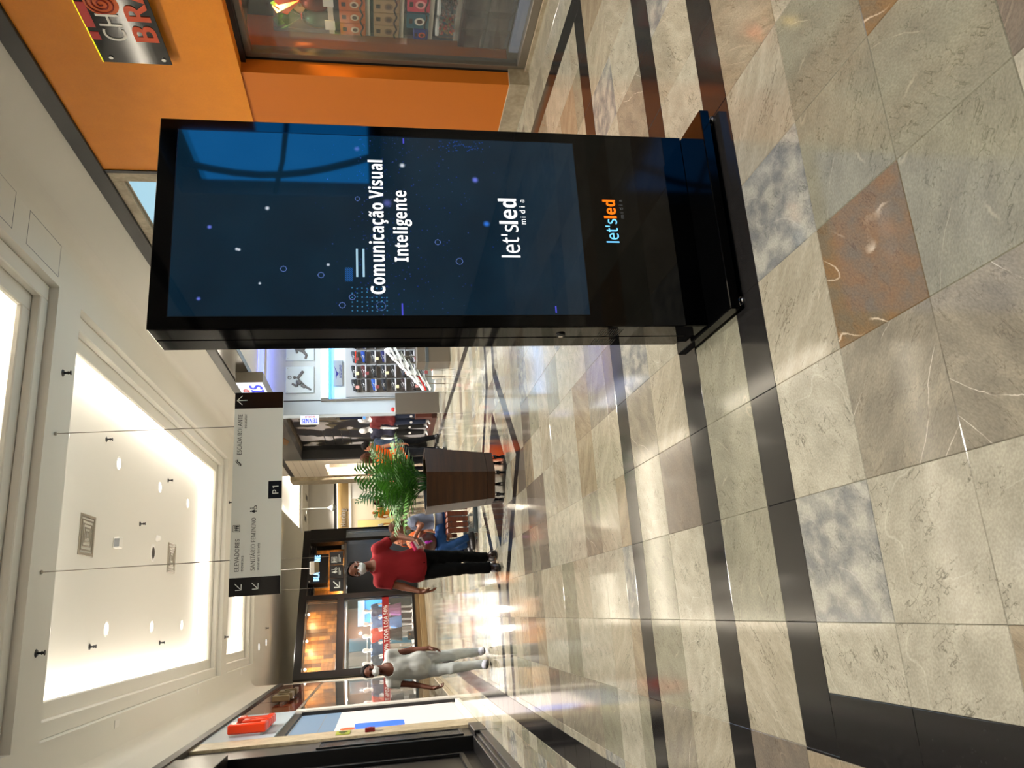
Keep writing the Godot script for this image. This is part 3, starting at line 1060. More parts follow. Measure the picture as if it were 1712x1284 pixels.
	# wrapped Easter eggs with paper frills
	for k in 5:
		var c: Color = [Color(0.03, 0.26, 0.20), Color(0.42, 0.16, 0.05), Color(0.35, 0.32, 0.12), Color(0.55, 0.07, 0.03), Color(0.04, 0.22, 0.16)][k]
		var e := thing("wrapped_egg", ["teal foil-wrapped egg in the window corner", "copper foil-wrapped egg, second from the corner", "olive foil-wrapped egg in the middle of the top shelf", "red foil-wrapped egg, fourth from the corner", "dark green foil-wrapped egg, farthest from the corner"][k], "sweet", Vector3(4.70, 1.645, -5.25 + k * 0.175), 0.0, "foil wrapped eggs on the top shelf")
		var m := mat(c, 0.22, 0.5)
		put("egg", MB.new().ell(Vector3(0, 0.125, 0), Vector3(0.085, 0.125, 0.085), Basis.IDENTITY, 16, 10).done(), m, e)
		var fc: Color = [Color(0.10, 0.35, 0.12), Color(0.85, 0.30, 0.05), Color(0.85, 0.70, 0.10), Color(0.85, 0.75, 0.15), Color(0.5, 0.5, 0.1)][k]
		for q in 5:
			var a := TAU * q / 5.0 + k
			var mb := MB.new()
			var tip := Vector3(cos(a) * 0.10, 0.40 + 0.05 * sin(q * 2.0 + k), sin(a) * 0.10)
			var root := Vector3(0, 0.24, 0)
			var s := Vector3(-sin(a), 0, cos(a)) * 0.055
			mb.tri(root, tip - s, tip + s * 0.2 + Vector3(0, 0.04, 0), Vector3(0, 0.3, -1))
			mb.tri(root, tip + s * 0.2 + Vector3(0, 0.04, 0), tip + s, Vector3(0, 0.3, -1))
			put("paper_frill", mb.done(), mat(fc, 0.4), e)
		put("ribbon", MB.new().lathe([Vector2(0.02, 0.235), Vector2(0.028, 0.245), Vector2(0.02, 0.255)], 10).done(), mat(Color(0.8, 0.15, 0.05), 0.3), e)
	# lamp in the head of the window that lights the eggs yellow
	var lp := thing("display_lamp", "small yellow display lamp at the top of the chocolate shop window", "lamp", Vector3(4.75, 2.34, -5.0))
	put("shade", MB.new().lathe([Vector2(0.03, 0.0), Vector2(0.05, -0.06)], 14).done(), M.alu, lp)
	put("bulb", MB.new().ell(Vector3(0, -0.05, 0), Vector3(0.03, 0.03, 0.03), Basis.IDENTITY, 10, 8).done(), glow(Color(1.0, 0.8, 0.35), 12.0), lp)
	spot("display_lamp_source", Vector3(4.75, 2.25, -5.0), Vector3(0, -1, -0.1), Color(1.0, 0.78, 0.40), 2.2, 60.0, 0.03)
	for k in 2:
		put("price_tag", boxmesh(Vector3(-0.02, 1.60, -5.3 + k * 0.25), Vector3(-0.013, 1.68, -5.2 + k * 0.25)), M.signwhite, sh)


# narrow marble-framed shop between the orange pier and the shoe shop (mostly behind the totem)
func shop_after_orange() -> void:
	struct("trim_dark_joint", boxmesh(Vector3(4.30, 0, -6.985), Vector3(4.6, 3.91, -7.03)), M.blacktrim, "dark joint between the orange fascia and the stone framed shop")
	var mb := MB.new()
	mb.bx(Vector3(4.312, 0, -7.03), Vector3(4.62, 3.91, -7.20), 0.004)
	mb.bx(Vector3(4.312, 3.80, -7.20), Vector3(4.62, 3.91, -11.0), 0.004)
	mb.bx(Vector3(4.312, 0, -11.0), Vector3(4.62, 3.91, -11.3), 0.004)
	struct("trim_stone_surround", mb.done(), M.stone, "beige stone surround of the narrow shop after the orange pier")
	var p := picture(96, 160, func(x: int, y: int) -> Color:
		var c := Color(0.62, 0.80, 0.88)
		if Vector2(x - 10, y - 10).length() < 22.0 or (x < 8 and y < 60):
			c = Color(0.25, 0.13, 0.10)
		if absf(x - 50.0 - y * 0.3) < 9.0:
			c = Color(0.85, 0.93, 0.97)
		return c)
	var pm := glow(Color.WHITE, 0.8)
	pm.emission_texture = p
	pm.albedo_texture = p
	pm.emission = Color.BLACK
	var b := struct("window_2", MB.new().bx(Vector3(4.35, 0.1, -7.20), Vector3(4.42, 3.80, -11.0)).done(), M.alu, "backlit pale blue display window of the stone framed shop")
	put("lit_picture", MB.new().panel(Vector3(4.346, 3.77, -10.97), Vector3(4.346, 3.77, -7.23), Vector3(4.346, 0.15, -7.23), Vector3(4.346, 0.15, -10.97)).done(), pm, b)
	area("lit_picture_source", Vector3(4.34, 1.9, -9.1), Vector3(-1, 0, 0), 3.4, 3.2, Color(0.8, 0.93, 1.0), 1.2)


# one sports shoe lying along x, its toe to -x
func shoe_thing(label: String, group: String, upper: Color, sole: Color, at: Vector3, turn := 0.0, size := 1.0) -> Node3D:
	var t := thing("sports_shoe", label, "shoe", at, turn, group)
	t.set_meta("base_name", "sports_shoe")
	var key := "shoe"
	if not M.has(key):
		var f := Field.new(Vector3(-0.17, -0.02, -0.07), Vector3(0.17, 0.16, 0.07), 0.009)
		f.cap(Vector3(-0.10, 0.045, 0), Vector3(0.09, 0.055, 0), 0.036, 0.042, 0.02)
		f.cap(Vector3(0.03, 0.07, 0), Vector3(0.10, 0.095, 0), 0.032, 0.036, 0.03)
		f.sub(Vector3(0.055, 0.14, 0), Vector3(0.10, 0.14, 0), 0.03)
		f.cut(Vector3(0, 0.02, 0), Vector3.DOWN)
		var out := empty_out()
		f.emit(out)
		M[key] = soft(out)
		f = Field.new(Vector3(-0.18, -0.02, -0.08), Vector3(0.18, 0.08, 0.08), 0.009)
		f.cap(Vector3(-0.105, 0.015, 0), Vector3(0.10, 0.02, 0), 0.042, 0.045, 0.02)
		f.cut(Vector3(0, 0.0, 0), Vector3.DOWN)
		f.cut(Vector3(0, 0.032, 0), Vector3.UP)
		out = empty_out()
		f.emit(out)
		M["sole"] = soft(out)
		M["laces"] = MB.new().tube([Vector3(-0.055, 0.082, 0.02), Vector3(-0.03, 0.092, -0.02), Vector3(-0.015, 0.098, 0.02), Vector3(0.005, 0.106, -0.02), Vector3(0.02, 0.112, 0.02)], [0.005], 5).done()
		M["flash"] = MB.new().tube([Vector3(-0.05, 0.05, 0.043), Vector3(-0.01, 0.06, 0.046), Vector3(0.03, 0.085, 0.040), Vector3(0.0, 0.04, 0.046)], [0.006], 5).done()
	var um := mat(upper, 0.6)
	put("upper", M.shoe, um, t)
	put("sole", M.sole, mat(sole, 0.6), t)
	put("laces", M.laces, mat(Color(0.75, 0.75, 0.75) if upper.get_luminance() < 0.4 else Color(0.3, 0.3, 0.3), 0.7), t)
	put("side_flash", M.flash, mat(Color(0.82, 0.82, 0.82) if upper.get_luminance() < 0.5 else Color(0.2, 0.2, 0.25), 0.6), t)
	t.scale = Vector3.ONE * size
	return t


func shoe_shop() -> void:
	struct("trim_shoe_header", boxmesh(Vector3(4.30, 3.60, -11.3), Vector3(4.42, 3.91, -16.5), 0.004), mat(Color(0.16, 0.14, 0.12), 0.15), "dark glossy header strip over the shoe shop opening")
	struct("ceiling_shoe_shop", boxmesh(Vector3(4.42, 3.9, -11.3), Vector3(9.6, 4.0, -16.8)), M.white, "white ceiling of the shoe shop")
	struct("wall_shoe_display", boxmesh(Vector3(4.42, 0, -16.6), Vector3(9.6, 3.9, -16.75)), mat(Color(0.78, 0.81, 0.82), 0.45), "pale blue white end wall of the shoe shop facing the camera")
	struct("wall_shoe_back", boxmesh(Vector3(8.0, 0, -11.3), Vector3(8.1, 3.9, -16.6)), M.white, "white back wall of the shoe shop")
	struct("wall_shoe_near", boxmesh(Vector3(4.62, 0, -11.2), Vector3(9.6, 3.9, -11.3)), M.white, "white side wall of the shoe shop nearest the camera")
	for z in [-12.6, -14.4]:
		for x in [5.2, 6.8]:
			var t := thing("shop_downlight", "round downlight in the shoe shop ceiling %s, %s" % ["near the opening" if x < 6.0 else "deep inside", "nearer the camera" if z > -13.0 else "nearer the shoe wall"], "light", Vector3(x, 3.9, z), 0.0, "shoe shop downlights")
			put("rim", MB.new().lathe([Vector2(0.07, 0.0), Vector2(0.09, -0.006), Vector2(0.095, 0.0)], 18).done(), M.white, t)
			put("diffuser", MB.new().lathe([Vector2(0.0, -0.002), Vector2(0.07, -0.002)], 18).done(), M.cool, t)
			spot("shop_downlight_source", Vector3(x, 3.86, z), Vector3(0, -1, -0.35), COOL, 6.0, 62.0, 0.06)
	# blue lit cove along the top of the end wall
	var cv := thing("blue_cove", "blue lit bulkhead along the top of the shoe shop end wall", "lighting", Vector3(6.2, 3.75, -16.3))
	put("bulkhead", boxmesh(Vector3(-1.75, -0.05, -0.02), Vector3(2.0, 0.0, 0.02)), M.white, cv)
	put("strip_light", boxmesh(Vector3(-1.75, 0.0, -0.10), Vector3(2.0, 0.02, -0.06)), glow(Color(0.45, 0.5, 1.0), 2.5), cv)
	area("strip_light_source", Vector3(6.3, 3.785, -16.4), Vector3(0, 0.5, -1), 3.6, 0.05, Color(0.45, 0.5, 1.0), 0.9)
	# lit shelf with a cyan strip
	var sh := thing("lit_shelf", "white bulkhead shelf with a glowing light blue strip under it on the shoe wall", "shelf", Vector3(4.62, 2.40, -16.6))
	put("bulkhead", boxmesh(Vector3(0, 0.0, 0), Vector3(3.0, 0.175, 0.14), 0.006), M.white, sh)
	put("strip_light", boxmesh(Vector3(0.01, -0.03, 0.02), Vector3(3.0, -0.002, 0.12)), glow(Color(0.25, 0.65, 1.0), 2.6), sh)
	area("shelf_light_source", Vector3(6.1, 2.36, -16.54), Vector3(0, -1, 0), 2.9, 0.08, Color(0.4, 0.7, 1.0), 0.5)
	put("side_post", boxmesh(Vector3(-0.06, -2.3, 0), Vector3(-0.02, 0.175, 0.16), 0.004), M.steel, sh)
	# pictogram panels
	var bgm := mat(Color(0.80, 0.86, 0.89), 0.4)
	var fig := mat(Color(0.40, 0.40, 0.40), 0.5)
	for k in 2:
		var p := thing("pictogram_panel", ["pale square panel with a grey figure throwing a ball, left one on the shoe wall", "pale square panel with a grey running figure beside the totem edge"][k], "sign", Vector3([5.09, 5.84][k], 3.03, -16.58), 0.0, "pictogram panels on the shoe wall")
		put("panel", boxmesh(Vector3(-0.302, -0.302, -0.02), Vector3(0.302, 0.302, 0.03), 0.006), bgm, p)
		for c in [Vector2(-0.26, 0.26), Vector2(0.26, 0.26), Vector2(-0.26, -0.26), Vector2(0.26, -0.26)]:
			put("fixing", MB.new().cyl(Vector3(c.x, c.y, 0.029), Vector3(c.x, c.y, 0.034), 0.008, 0.008, 8).done(), M.steel, p)
		var limbs := [[Vector2(-0.02, 0.05), Vector2(-0.16, 0.06), 0.03], [Vector2(-0.16, 0.06), Vector2(-0.09, 0.16), 0.026], [Vector2(0.02, 0.05), Vector2(0.19, -0.07), 0.034], [Vector2(-0.03, 0.04), Vector2(-0.10, -0.03), 0.055], [Vector2(-0.12, -0.05), Vector2(-0.18, -0.12), 0.045], [Vector2(-0.15, -0.10), Vector2(-0.24, -0.24), 0.026]]
		if k == 1:
			limbs = [[Vector2(0.0, 0.10), Vector2(-0.08, -0.05), 0.05], [Vector2(-0.08, -0.06), Vector2(0.05, -0.12), 0.035], [Vector2(0.05, -0.12), Vector2(0.03, -0.24), 0.028], [Vector2(-0.09, -0.06), Vector2(-0.18, -0.14), 0.033], [Vector2(-0.18, -0.14), Vector2(-0.27, -0.12), 0.028], [Vector2(0.0, 0.09), Vector2(0.12, 0.04), 0.026], [Vector2(-0.02, 0.09), Vector2(-0.14, 0.06), 0.026]]
		for l in limbs:
			put("limb", MB.new().cyl(Vector3(l[0].x, l[0].y, 0.034), Vector3(l[1].x, l[1].y, 0.034), l[2], l[2] * 0.9, 10).done(), fig, p)
		put("head", MB.new().ell(Vector3(0.05 if k == 0 else 0.03, 0.11 if k == 0 else 0.18, 0.034), Vector3(0.036, 0.036, 0.02), Basis.IDENTITY, 14, 8).done(), fig, p)
		if k == 0:
			var rp := []
			for q in 17:
				rp.append(Vector3(0.05 + 0.035 * cos(TAU * q / 16.0), 0.215 + 0.035 * sin(TAU * q / 16.0), 0.034))
			put("ball", MB.new().tube(rp, [0.008], 6).done(), fig, p)
	# brand board with a blue bird-like mark
	var b := thing("brand_board", "grey brand board with a blue swooping mark and blue italic lettering above the shoes", "sign", Vector3(5.225, 2.208, -16.58))
	put("board", boxmesh(Vector3(-0.295, -0.10, 0), Vector3(0.295, 0.10, 0.035), 0.004), mat(Color(0.55, 0.58, 0.61), 0.4), b)
	var blue := mat(Color(0.03, 0.09, 0.42), 0.4)
	put("mark", MB.new().prism(PackedVector2Array([Vector2(-0.14, 0.035), Vector2(-0.06, 0.05), Vector2(-0.01, 0.035), Vector2(0.17, 0.08), Vector2(0.03, 0.02), Vector2(0.0, -0.02), Vector2(-0.05, 0.0), Vector2(-0.06, 0.025)]), 0.035, 0.038).done(), blue, b)
	text(b, "lettering", "MIZUNO", Vector3(-0.12, -0.082, 0.035), 0.05, 0.30, blue, true, 0.003, Vector3.RIGHT, Vector3(0.25, 1, 0))
	# the shoe grid
	var board := thing("shoe_rack", "white wall rack with grey shelf ledges holding rows of sports shoes", "rack", Vector3(4.62, 0.22, -16.59))
	put("back", boxmesh(Vector3(0.05, 0, 0), Vector3(3.0, 1.82, 0.02)), mat(Color(0.66, 0.67, 0.68), 0.5), board)
	for c in 4:
		put("column_back", boxmesh(Vector3([0.15, 0.47, 0.81, 1.15][c], 0.04, 0.018), Vector3([0.45, 0.77, 1.11, 1.45][c], 1.55, 0.028)), mat(Color(0.40, 0.38, 0.36), 0.5), board)
	var ups := [[Color(0.07, 0.07, 0.09), Color(0.05, 0.05, 0.06), Color(0.20, 0.22, 0.26)], [Color(0.05, 0.05, 0.06), Color(0.28, 0.04, 0.05), Color(0.05, 0.25, 0.62)], [Color(0.05, 0.28, 0.62), Color(0.06, 0.06, 0.07), Color(0.08, 0.09, 0.12)], [Color(0.06, 0.08, 0.14), Color(0.07, 0.08, 0.12), Color(0.06, 0.09, 0.34)], [Color(0.05, 0.05, 0.05), Color(0.04, 0.04, 0.05), Color(0.09, 0.09, 0.10)], [Color(0.14, 0.04, 0.05), Color(0.07, 0.06, 0.14), Color(0.10, 0.10, 0.11)], [Color(0.13, 0.05, 0.06), Color(0.10, 0.10, 0.11), Color(0.05, 0.05, 0.07)], [Color(0.05, 0.07, 0.11), Color(0.2, 0.2, 0.2), Color(0.08, 0.08, 0.1)]]
	var sls := [Color(0.06, 0.06, 0.07), Color(0.78, 0.78, 0.80), Color(0.75, 0.75, 0.78)]
	var cname := ["nearly black", "black and white", "dark grey", "red-brown", "bright blue", "navy", "charcoal", "dark violet"]
	var ord := ["top", "second", "third", "fourth", "fifth", "sixth", "seventh", "bottom"]
	for r in 8:
		var y := 1.80 - r * 0.2175
		for c in 4:
			var x: float = [4.92, 5.24, 5.58, 5.92][c]
			put("ledge", boxmesh(Vector3(x - 4.62 - 0.15, y - 0.22 - 0.012, 0.02), Vector3(x - 4.62 + 0.15, y - 0.22, 0.15), 0.003), mat(Color(0.28, 0.26, 0.25), 0.5), board)
			if c == 3 and r > 2:
				continue
			var up: Color = ups[r][mini(c, 2)]
			shoe_thing("sports shoe in the %s row of the wall rack, %s column from the pillar" % [ord[r], ["first", "second", "third", "fourth"][c]], "sports shoes on the wall rack", up, sls[(r + c) % 3] if not (r == 0 and c == 2) else Color(0.85, 0.2, 0.08), Vector3(x, y, -16.50))
			if (r * 3 + c) % 2 == 0 or r == 0:
				put("price_card", boxmesh(Vector3(x - 4.62 - 0.10, y - 0.22 - 0.055, 0.15), Vector3(x - 4.62 - 0.03, y - 0.22 + 0.02, 0.154)), mat([Color(0.80, 0.55, 0.52), Color(0.84, 0.80, 0.62), Color(0.50, 0.22, 0.22)][(r + c) % 3], 0.6), board)
	# plinths
	var pl := thing("display_plinth", "brushed grey plinth at the foot of the grey pillar beside the shoe wall", "plinth", Vector3(4.225, 0, -16.42))
	put("body", boxmesh(Vector3(0.0, 0.0, -0.07), Vector3(0.475, 0.965, 0.0), 0.006), mat(Color(0.40, 0.37, 0.33), 0.3, 0.5), pl)
	var pil := MB.new().bx(Vector3(4.27, 0.96, -16.5), Vector3(4.60, 3.91, -16.78), 0.006).done()
	struct("wall_pillar", pil, M.bluegrey, "pale blue grey pillar between the shoe wall and the tennis shop")
	struct("trim_pillar_joint", boxmesh(Vector3(4.575, 0.96, -16.56), Vector3(4.60, 3.9, -16.495)), M.black, "black joint line along the grey pillar")
	var ball := thing("paper_ball", "small red and white crumpled ornament on the plinth by the pillar", "ornament", Vector3(4.33, 0.965, -16.45))
	put("ball", MB.new().ell(Vector3(0, 0.05, 0), Vector3(0.05, 0.05, 0.045), Basis.IDENTITY, 7, 5).done(), mat(Color(0.7, 0.12, 0.12), 0.6), ball)
	put("paper", boxmesh(Vector3(-0.06, 0.0, -0.02), Vector3(0.05, 0.02, 0.03), 0.004), M.signwhite, ball)
	pl = thing("display_plinth", "brushed grey low plinth beside the totem edge in the shoe shop opening", "plinth", Vector3(4.42, 0, -13.4))
	put("body", boxmesh(Vector3(0.0, 0.0, -0.45), Vector3(0.9, 0.62, 0.0), 0.006), mat(Color(0.40, 0.37, 0.33), 0.3, 0.5), pl)
	put("top_band", boxmesh(Vector3(-0.006, 0.40, -0.455), Vector3(0.905, 0.46, 0.006), 0.003), mat(Color(0.30, 0.33, 0.35), 0.3, 0.5), pl)
	# slanted white shelf with big white shoes nearer the front
	var st := thing("shoe_stand", "slanted white shoe stand with white sports shoes near the shop opening", "rack", Vector3(4.36, 0, -14.6))
	for k in 5:
		var y := 0.38 + k * 0.14
		var x := 0.02 + k * 0.145
		put("tray", MB.new().box(Vector3(x, y, 0.15 * k / 4.0), Vector3(0.34, 0.015, 0.22), 0.003, Basis(Vector3.FORWARD, -0.45)).done(), M.signwhite, st)
		put("bracket", MB.new().cyl(Vector3(x, 0.0, -0.1), Vector3(x, y, -0.05), 0.012, 0.012, 8).done(), M.steel, st)
		var s := shoe_thing(["white sports shoe with red flashes on the lowest tray of the white stand", "white sports shoe on the second tray of the white stand", "white sports shoe on the third tray of the white stand", "white sports shoe on the fourth tray of the white stand", "white and blue sports shoe on the top tray of the white stand"][k], "white shoes on the slanted stand", Color(0.85, 0.85, 0.86), Color(0.88, 0.88, 0.88) if k else Color(0.7, 0.1, 0.08), Vector3(4.36 + x, y + 0.075, -14.6 + 0.15 * k / 4.0), 0.0, 1.15)
		s.rotation.z = 0.45
	var bx := thing("shoe_box", "orange shoe box standing on the floor under the white stand", "box", Vector3(5.05, 0, -15.3))
	put("carton", boxmesh(Vector3(-0.16, 0.10, -0.12), Vector3(0.16, 0.22, 0.12), 0.004), mat(Color(0.80, 0.20, 0.03), 0.5), bx)
	put("lid", boxmesh(Vector3(-0.165, 0.185, -0.125), Vector3(0.165, 0.225, 0.125), 0.004), mat(Color(0.85, 0.24, 0.04), 0.5), bx)
	put("support", boxmesh(Vector3(-0.15, 0.0, -0.11), Vector3(0.15, 0.10, 0.11)), M.darkgrey, bx)
	for k in 2:
		bx = thing("shoe_box", ["white shoe box left of the orange one under the stand", "white shoe box farther left beside the grey plinth"][k], "box", Vector3(4.82 - k * 0.2, 0, -15.35 - k * 0.3))
		put("carton", boxmesh(Vector3(-0.09, 0, -0.15), Vector3(0.09, 0.2 - k * 0.06, 0.15), 0.004), mat(Color(0.72, 0.70, 0.66), 0.5), bx)
		put("lid", boxmesh(Vector3(-0.094, 0.16 - k * 0.06, -0.154), Vector3(0.094, 0.204 - k * 0.06, 0.154), 0.004), mat(Color(0.76, 0.74, 0.70), 0.5), bx)
	# lightbox on the header
	var lb := thing("lightbox_sign", "white lightbox with blue and red lettering behind the hanging sign", "sign", Vector3(4.095, 3.35, -13.46))
	put("case", boxmesh(Vector3(0.012, 0, -2.4), Vector3(0.205, 0.47, 0.0), 0.005), M.alu, lb)
	put("lit_face", boxmesh(Vector3(0.0, 0.01, -2.39), Vector3(0.012, 0.46, -0.01), 0.003), glow(Color(0.93, 0.95, 1.0), 0.75), lb)
	var tb := glow(Color(0.04, 0.20, 0.95), 0.9)
	text(lb, "lettering", "TENNIS", Vector3(-0.001, 0.05, -2.2), 0.22, 2.05, tb, true, 0.003, Vector3(0, 0, 1), Vector3.UP)
	text(lb, "lettering", "WORLD", Vector3(-0.001, 0.31, -1.5), 0.10, 1.1, glow(Color(0.85, 0.06, 0.05), 0.7), true, 0.003, Vector3(0, 0, 1), Vector3.UP)
	area("lightbox_source", Vector3(4.08, 3.58, -14.66), Vector3(-1, 0, 0), 2.3, 0.4, COOL, 0.4)


func garment_figure(label: String, category: String, called: String, group: String, at: Vector3, turn: float, sc: float, top: Material, bottom: Material, kind: String, skin: Material) -> Node3D:
	# shop mannequin: smooth egg head, body, clothes
	var t := thing(called, label, category, at, turn, group)
	var s := 1.0
	var f := Field.new(Vector3(-0.36, -0.02, -0.2), Vector3(0.36, 1.78, 0.22), 0.02)
	f.ell(Vector3(0, 1.62, 0.02), Vector3(0.075, 0.11, 0.09), 0.02)
	f.cap(Vector3(0, 1.55, 0), Vector3(0, 1.42, 0), 0.045, 0.06, 0.03)
	f.cap(Vector3(-0.16, 1.39, 0), Vector3(0.16, 1.39, 0), 0.05, 0.05, 0.04)
	f.ell(Vector3(0, 1.26, 0), Vector3(0.135, 0.16, 0.085), 0.05)
	f.ell(Vector3(0, 1.06, 0), Vector3(0.11, 0.14, 0.08), 0.05)
	f.ell(Vector3(0, 0.9, 0), Vector3(0.14, 0.12, 0.10), 0.05)
	for e in [-1.0, 1.0]:
		f.cap(Vector3(0.175 * e, 1.38, 0), Vector3(0.25 * e, 1.12, -0.02), 0.042, 0.036, 0.03)
		f.cap(Vector3(0.25 * e, 1.12, -0.02), Vector3(0.21 * e, 0.90, 0.10), 0.036, 0.025, 0.02)
		f.cap(Vector3(0.21 * e, 0.90, 0.10), Vector3(0.19 * e, 0.78, 0.13), 0.03, 0.018, 0.02)
		f.cap(Vector3(0.08 * e, 0.88, 0), Vector3(0.085 * e, 0.47, 0.03), 0.07, 0.048, 0.03)
		f.cap(Vector3(0.085 * e, 0.47, 0.03), Vector3(0.09 * e, 0.09, -0.02), 0.048, 0.032, 0.02)
		f.cap(Vector3(0.09 * e, 0.05, -0.02), Vector3(0.10 * e, 0.03, 0.13), 0.035, 0.025, 0.03)
	var out := empty_out()
	f.emit(out)
	put("body", soft(out), skin, t)
	var n := noise(at.x * 100 + at.z * 10, 1.0, 2)
	if kind != "bare":
		f = Field.new(Vector3(-0.36, 0.7, -0.22), Vector3(0.36, 1.52, 0.24), 0.02)
		f.cap(Vector3(-0.16, 1.38, 0), Vector3(0.16, 1.38, 0), 0.068, 0.068, 0.04)
		f.ell(Vector3(0, 1.25, 0.01), Vector3(0.165, 0.17, 0.115), 0.05)
		f.ell(Vector3(0, 1.05, 0.01), Vector3(0.14, 0.18, 0.105), 0.05)
		f.ell(Vector3(0, 0.92, 0.01), Vector3(0.17, 0.12, 0.13), 0.05)
		for e in [-1.0, 1.0]:
			f.cap(Vector3(0.175 * e, 1.38, 0), Vector3(0.225 * e, 1.2, -0.01), 0.062, 0.058, 0.04, true)
		f.wrinkle(0.014, n, Vector3(9, 5, 9))
		f.cut(Vector3(0, 0.98 if kind == "skirt" else 0.84, 0), Vector3.DOWN)
		f.sub(Vector3(0, 1.6, 0.02), Vector3(0, 1.46, 0.04), 0.07)
		out = empty_out()
		f.emit(out)
		put("top", soft(out), top, t)
	f = Field.new(Vector3(-0.34, 0.02, -0.3), Vector3(0.34, 1.1, 0.32), 0.02)
	if kind == "trousers":
		f.ell(Vector3(0, 0.9, 0), Vector3(0.16, 0.12, 0.12), 0.04)
		for e in [-1.0, 1.0]:
			f.cap(Vector3(0.085 * e, 0.86, 0), Vector3(0.09 * e, 0.12, 0.0), 0.09, 0.065, 0.03, true)
	else:
		var hem := 0.52 if kind == "skirt" else 0.40
		f.cap(Vector3(0, 1.0, 0), Vector3(0, hem, 0.01), 0.13, 0.225, 0.03, true)
		f.wrinkle(0.02, n, Vector3(14, 2, 14))
	f.cut(Vector3(0, 1.03, 0), Vector3.UP)
	out = empty_out()
	f.emit(out)
	put("bottom", soft(out), bottom, t)
	t.scale = Vector3.ONE * sc
	return t


func tennis_shop() -> void:
	struct("trim_tennis_fascia", boxmesh(Vector3(4.26, 3.44, -16.78), Vector3(4.5, 3.91, -21.5), 0.004), mat(Color(0.30, 0.29, 0.28), 0.3), "grey fascia over the dark sports shop on the right")
	var lg := thing("gold_logo", "small gold emblem on the grey fascia of the dark sports shop", "sign", Vector3(4.26, 3.62, -19.0))
	put("emblem", MB.new().prism(PackedVector2Array([Vector2(-0.45, 0), Vector2(0, 0.12), Vector2(0.45, 0), Vector2(0, -0.10)]), 0.0, 0.02).done(), mat(Color(0.55, 0.36, 0.10), 0.3, 0.6), lg)
	lg.rotation.y = -PI / 2
	struct("ceiling_tennis_shop", boxmesh(Vector3(4.5, 3.43, -16.78), Vector3(9.6, 3.5, -21.5)), mat(Color(0.35, 0.30, 0.24), 0.6), "brown ceiling of the dark sports shop")
	struct("wall_tennis_far", boxmesh(Vector3(4.5, 0, -21.35), Vector3(9.6, 3.44, -21.5)), M.black, "black side wall of the dark sports shop")
	struct("wall_tennis_back", boxmesh(Vector3(7.5, 0, -16.78), Vector3(7.6, 3.44, -21.4)), mat(Color(0.06, 0.06, 0.07), 0.6), "black back wall of the dark sports shop")
	struct("trim_tennis_jamb", boxmesh(Vector3(4.25, 0, -21.28), Vector3(4.5, 3.44, -21.52), 0.003), M.blacktrim, "black upright frame at the far end of the dark sports shop")
	for z in [-17.6, -18.5, -20.0]:
		var d := thing("shop_downlight", "warm round downlight in the brown ceiling of the dark shop, %s" % ["nearest the pillar", "middle one", "farthest one"][[-17.6, -18.5, -20.0].find(z)], "light", Vector3(4.75, 3.43, z), 0.0, "dark shop downlights")
		put("rim", MB.new().lathe([Vector2(0.06, 0.0), Vector2(0.08, -0.006), Vector2(0.085, 0.0)], 16).done(), M.white, d)
		put("diffuser", MB.new().lathe([Vector2(0.0, -0.002), Vector2(0.06, -0.002)], 16).done(), M.glow, d)
		spot("shop_downlight_source", Vector3(4.75, 3.40, z), Vector3(0.15, -1, 0), WARM, 7.0, 58.0, 0.05)
	# printed monochrome mural behind the front
	var n1 := noise(61, 0.012, 2)
	var n2 := noise(62, 0.03, 2)
	var pic := picture(220, 200, func(x: int, y: int) -> Color:
		var v := n1.get_noise_2d(x * 1.4, y) + 0.25 * n2.get_noise_2d(x, y)
		var c := Color(0.035, 0.03, 0.03)
		if v > 0.22:
			c = Color(0.70, 0.69, 0.70)
		elif v > 0.06 and n2.get_noise_2d(x * 2.0, y * 0.6) > -0.1:
			c = Color(0.34, 0.31, 0.21)
		if y > 120 and absf(x - 150.0 + (y - 120) * 0.8) < 26.0:
			c = Color(0.70, 0.70, 0.72)
		return c)
	var pm := mat(Color.WHITE, 0.5)
	pm.albedo_texture = pic
	var mu := thing("mural", "black and white print of brush shapes covering the inner wall of the dark sports shop", "poster", Vector3(4.62, 0, 0))
	put("board", boxmesh(Vector3(0.0, 0.05, -21.25), Vector3(0.05, 3.40, -17.9)), M.black, mu)
	put("print", MB.new().panel(Vector3(-0.004, 3.38, -21.28), Vector3(-0.004, 3.38, -17.92), Vector3(-0.004, 0.1, -17.92), Vector3(-0.004, 0.1, -21.28)).done(), pm, mu)
	for k in 4:
		put("rail", MB.new().cyl(Vector3(-0.12, 2.72 - k * 0.22, -19.0), Vector3(-0.12, 2.72 - k * 0.22, -20.6), 0.012, 0.012, 8).done(), M.chrome, mu)
	# blade sign
	var bl := thing("blade_sign", "small white lit blade sign with blue sideways lettering on the dark shop", "sign", Vector3(4.06, 2.605, -16.48))
	put("case", boxmesh(Vector3(0, 0, -0.08), Vector3(0.2, 0.40, 0.0), 0.012), M.signwhite, bl)
	put("lit_face", boxmesh(Vector3(0.006, 0.006, 0.0), Vector3(0.194, 0.394, 0.004)), glow(Color(0.93, 0.95, 1.0), 0.8), bl)
	text(bl, "lettering", "TENNIS", Vector3(0.185, 0.035, 0.004), 0.10, 0.33, glow(Color(0.02, 0.25, 0.95), 0.8), true, 0.003, Vector3(0, 1, 0), Vector3(-1, 0, 0))
	bl.get_child(2).position = Vector3(0.12, 0.035, 0.004)
	text(bl, "lettering", "WORLD", Vector3(0.175, 0.08, 0.004), 0.035, 0.22, glow(Color(0.85, 0.15, 0.25), 0.7), true, 0.003, Vector3(0, 1, 0), Vector3(-1, 0, 0))
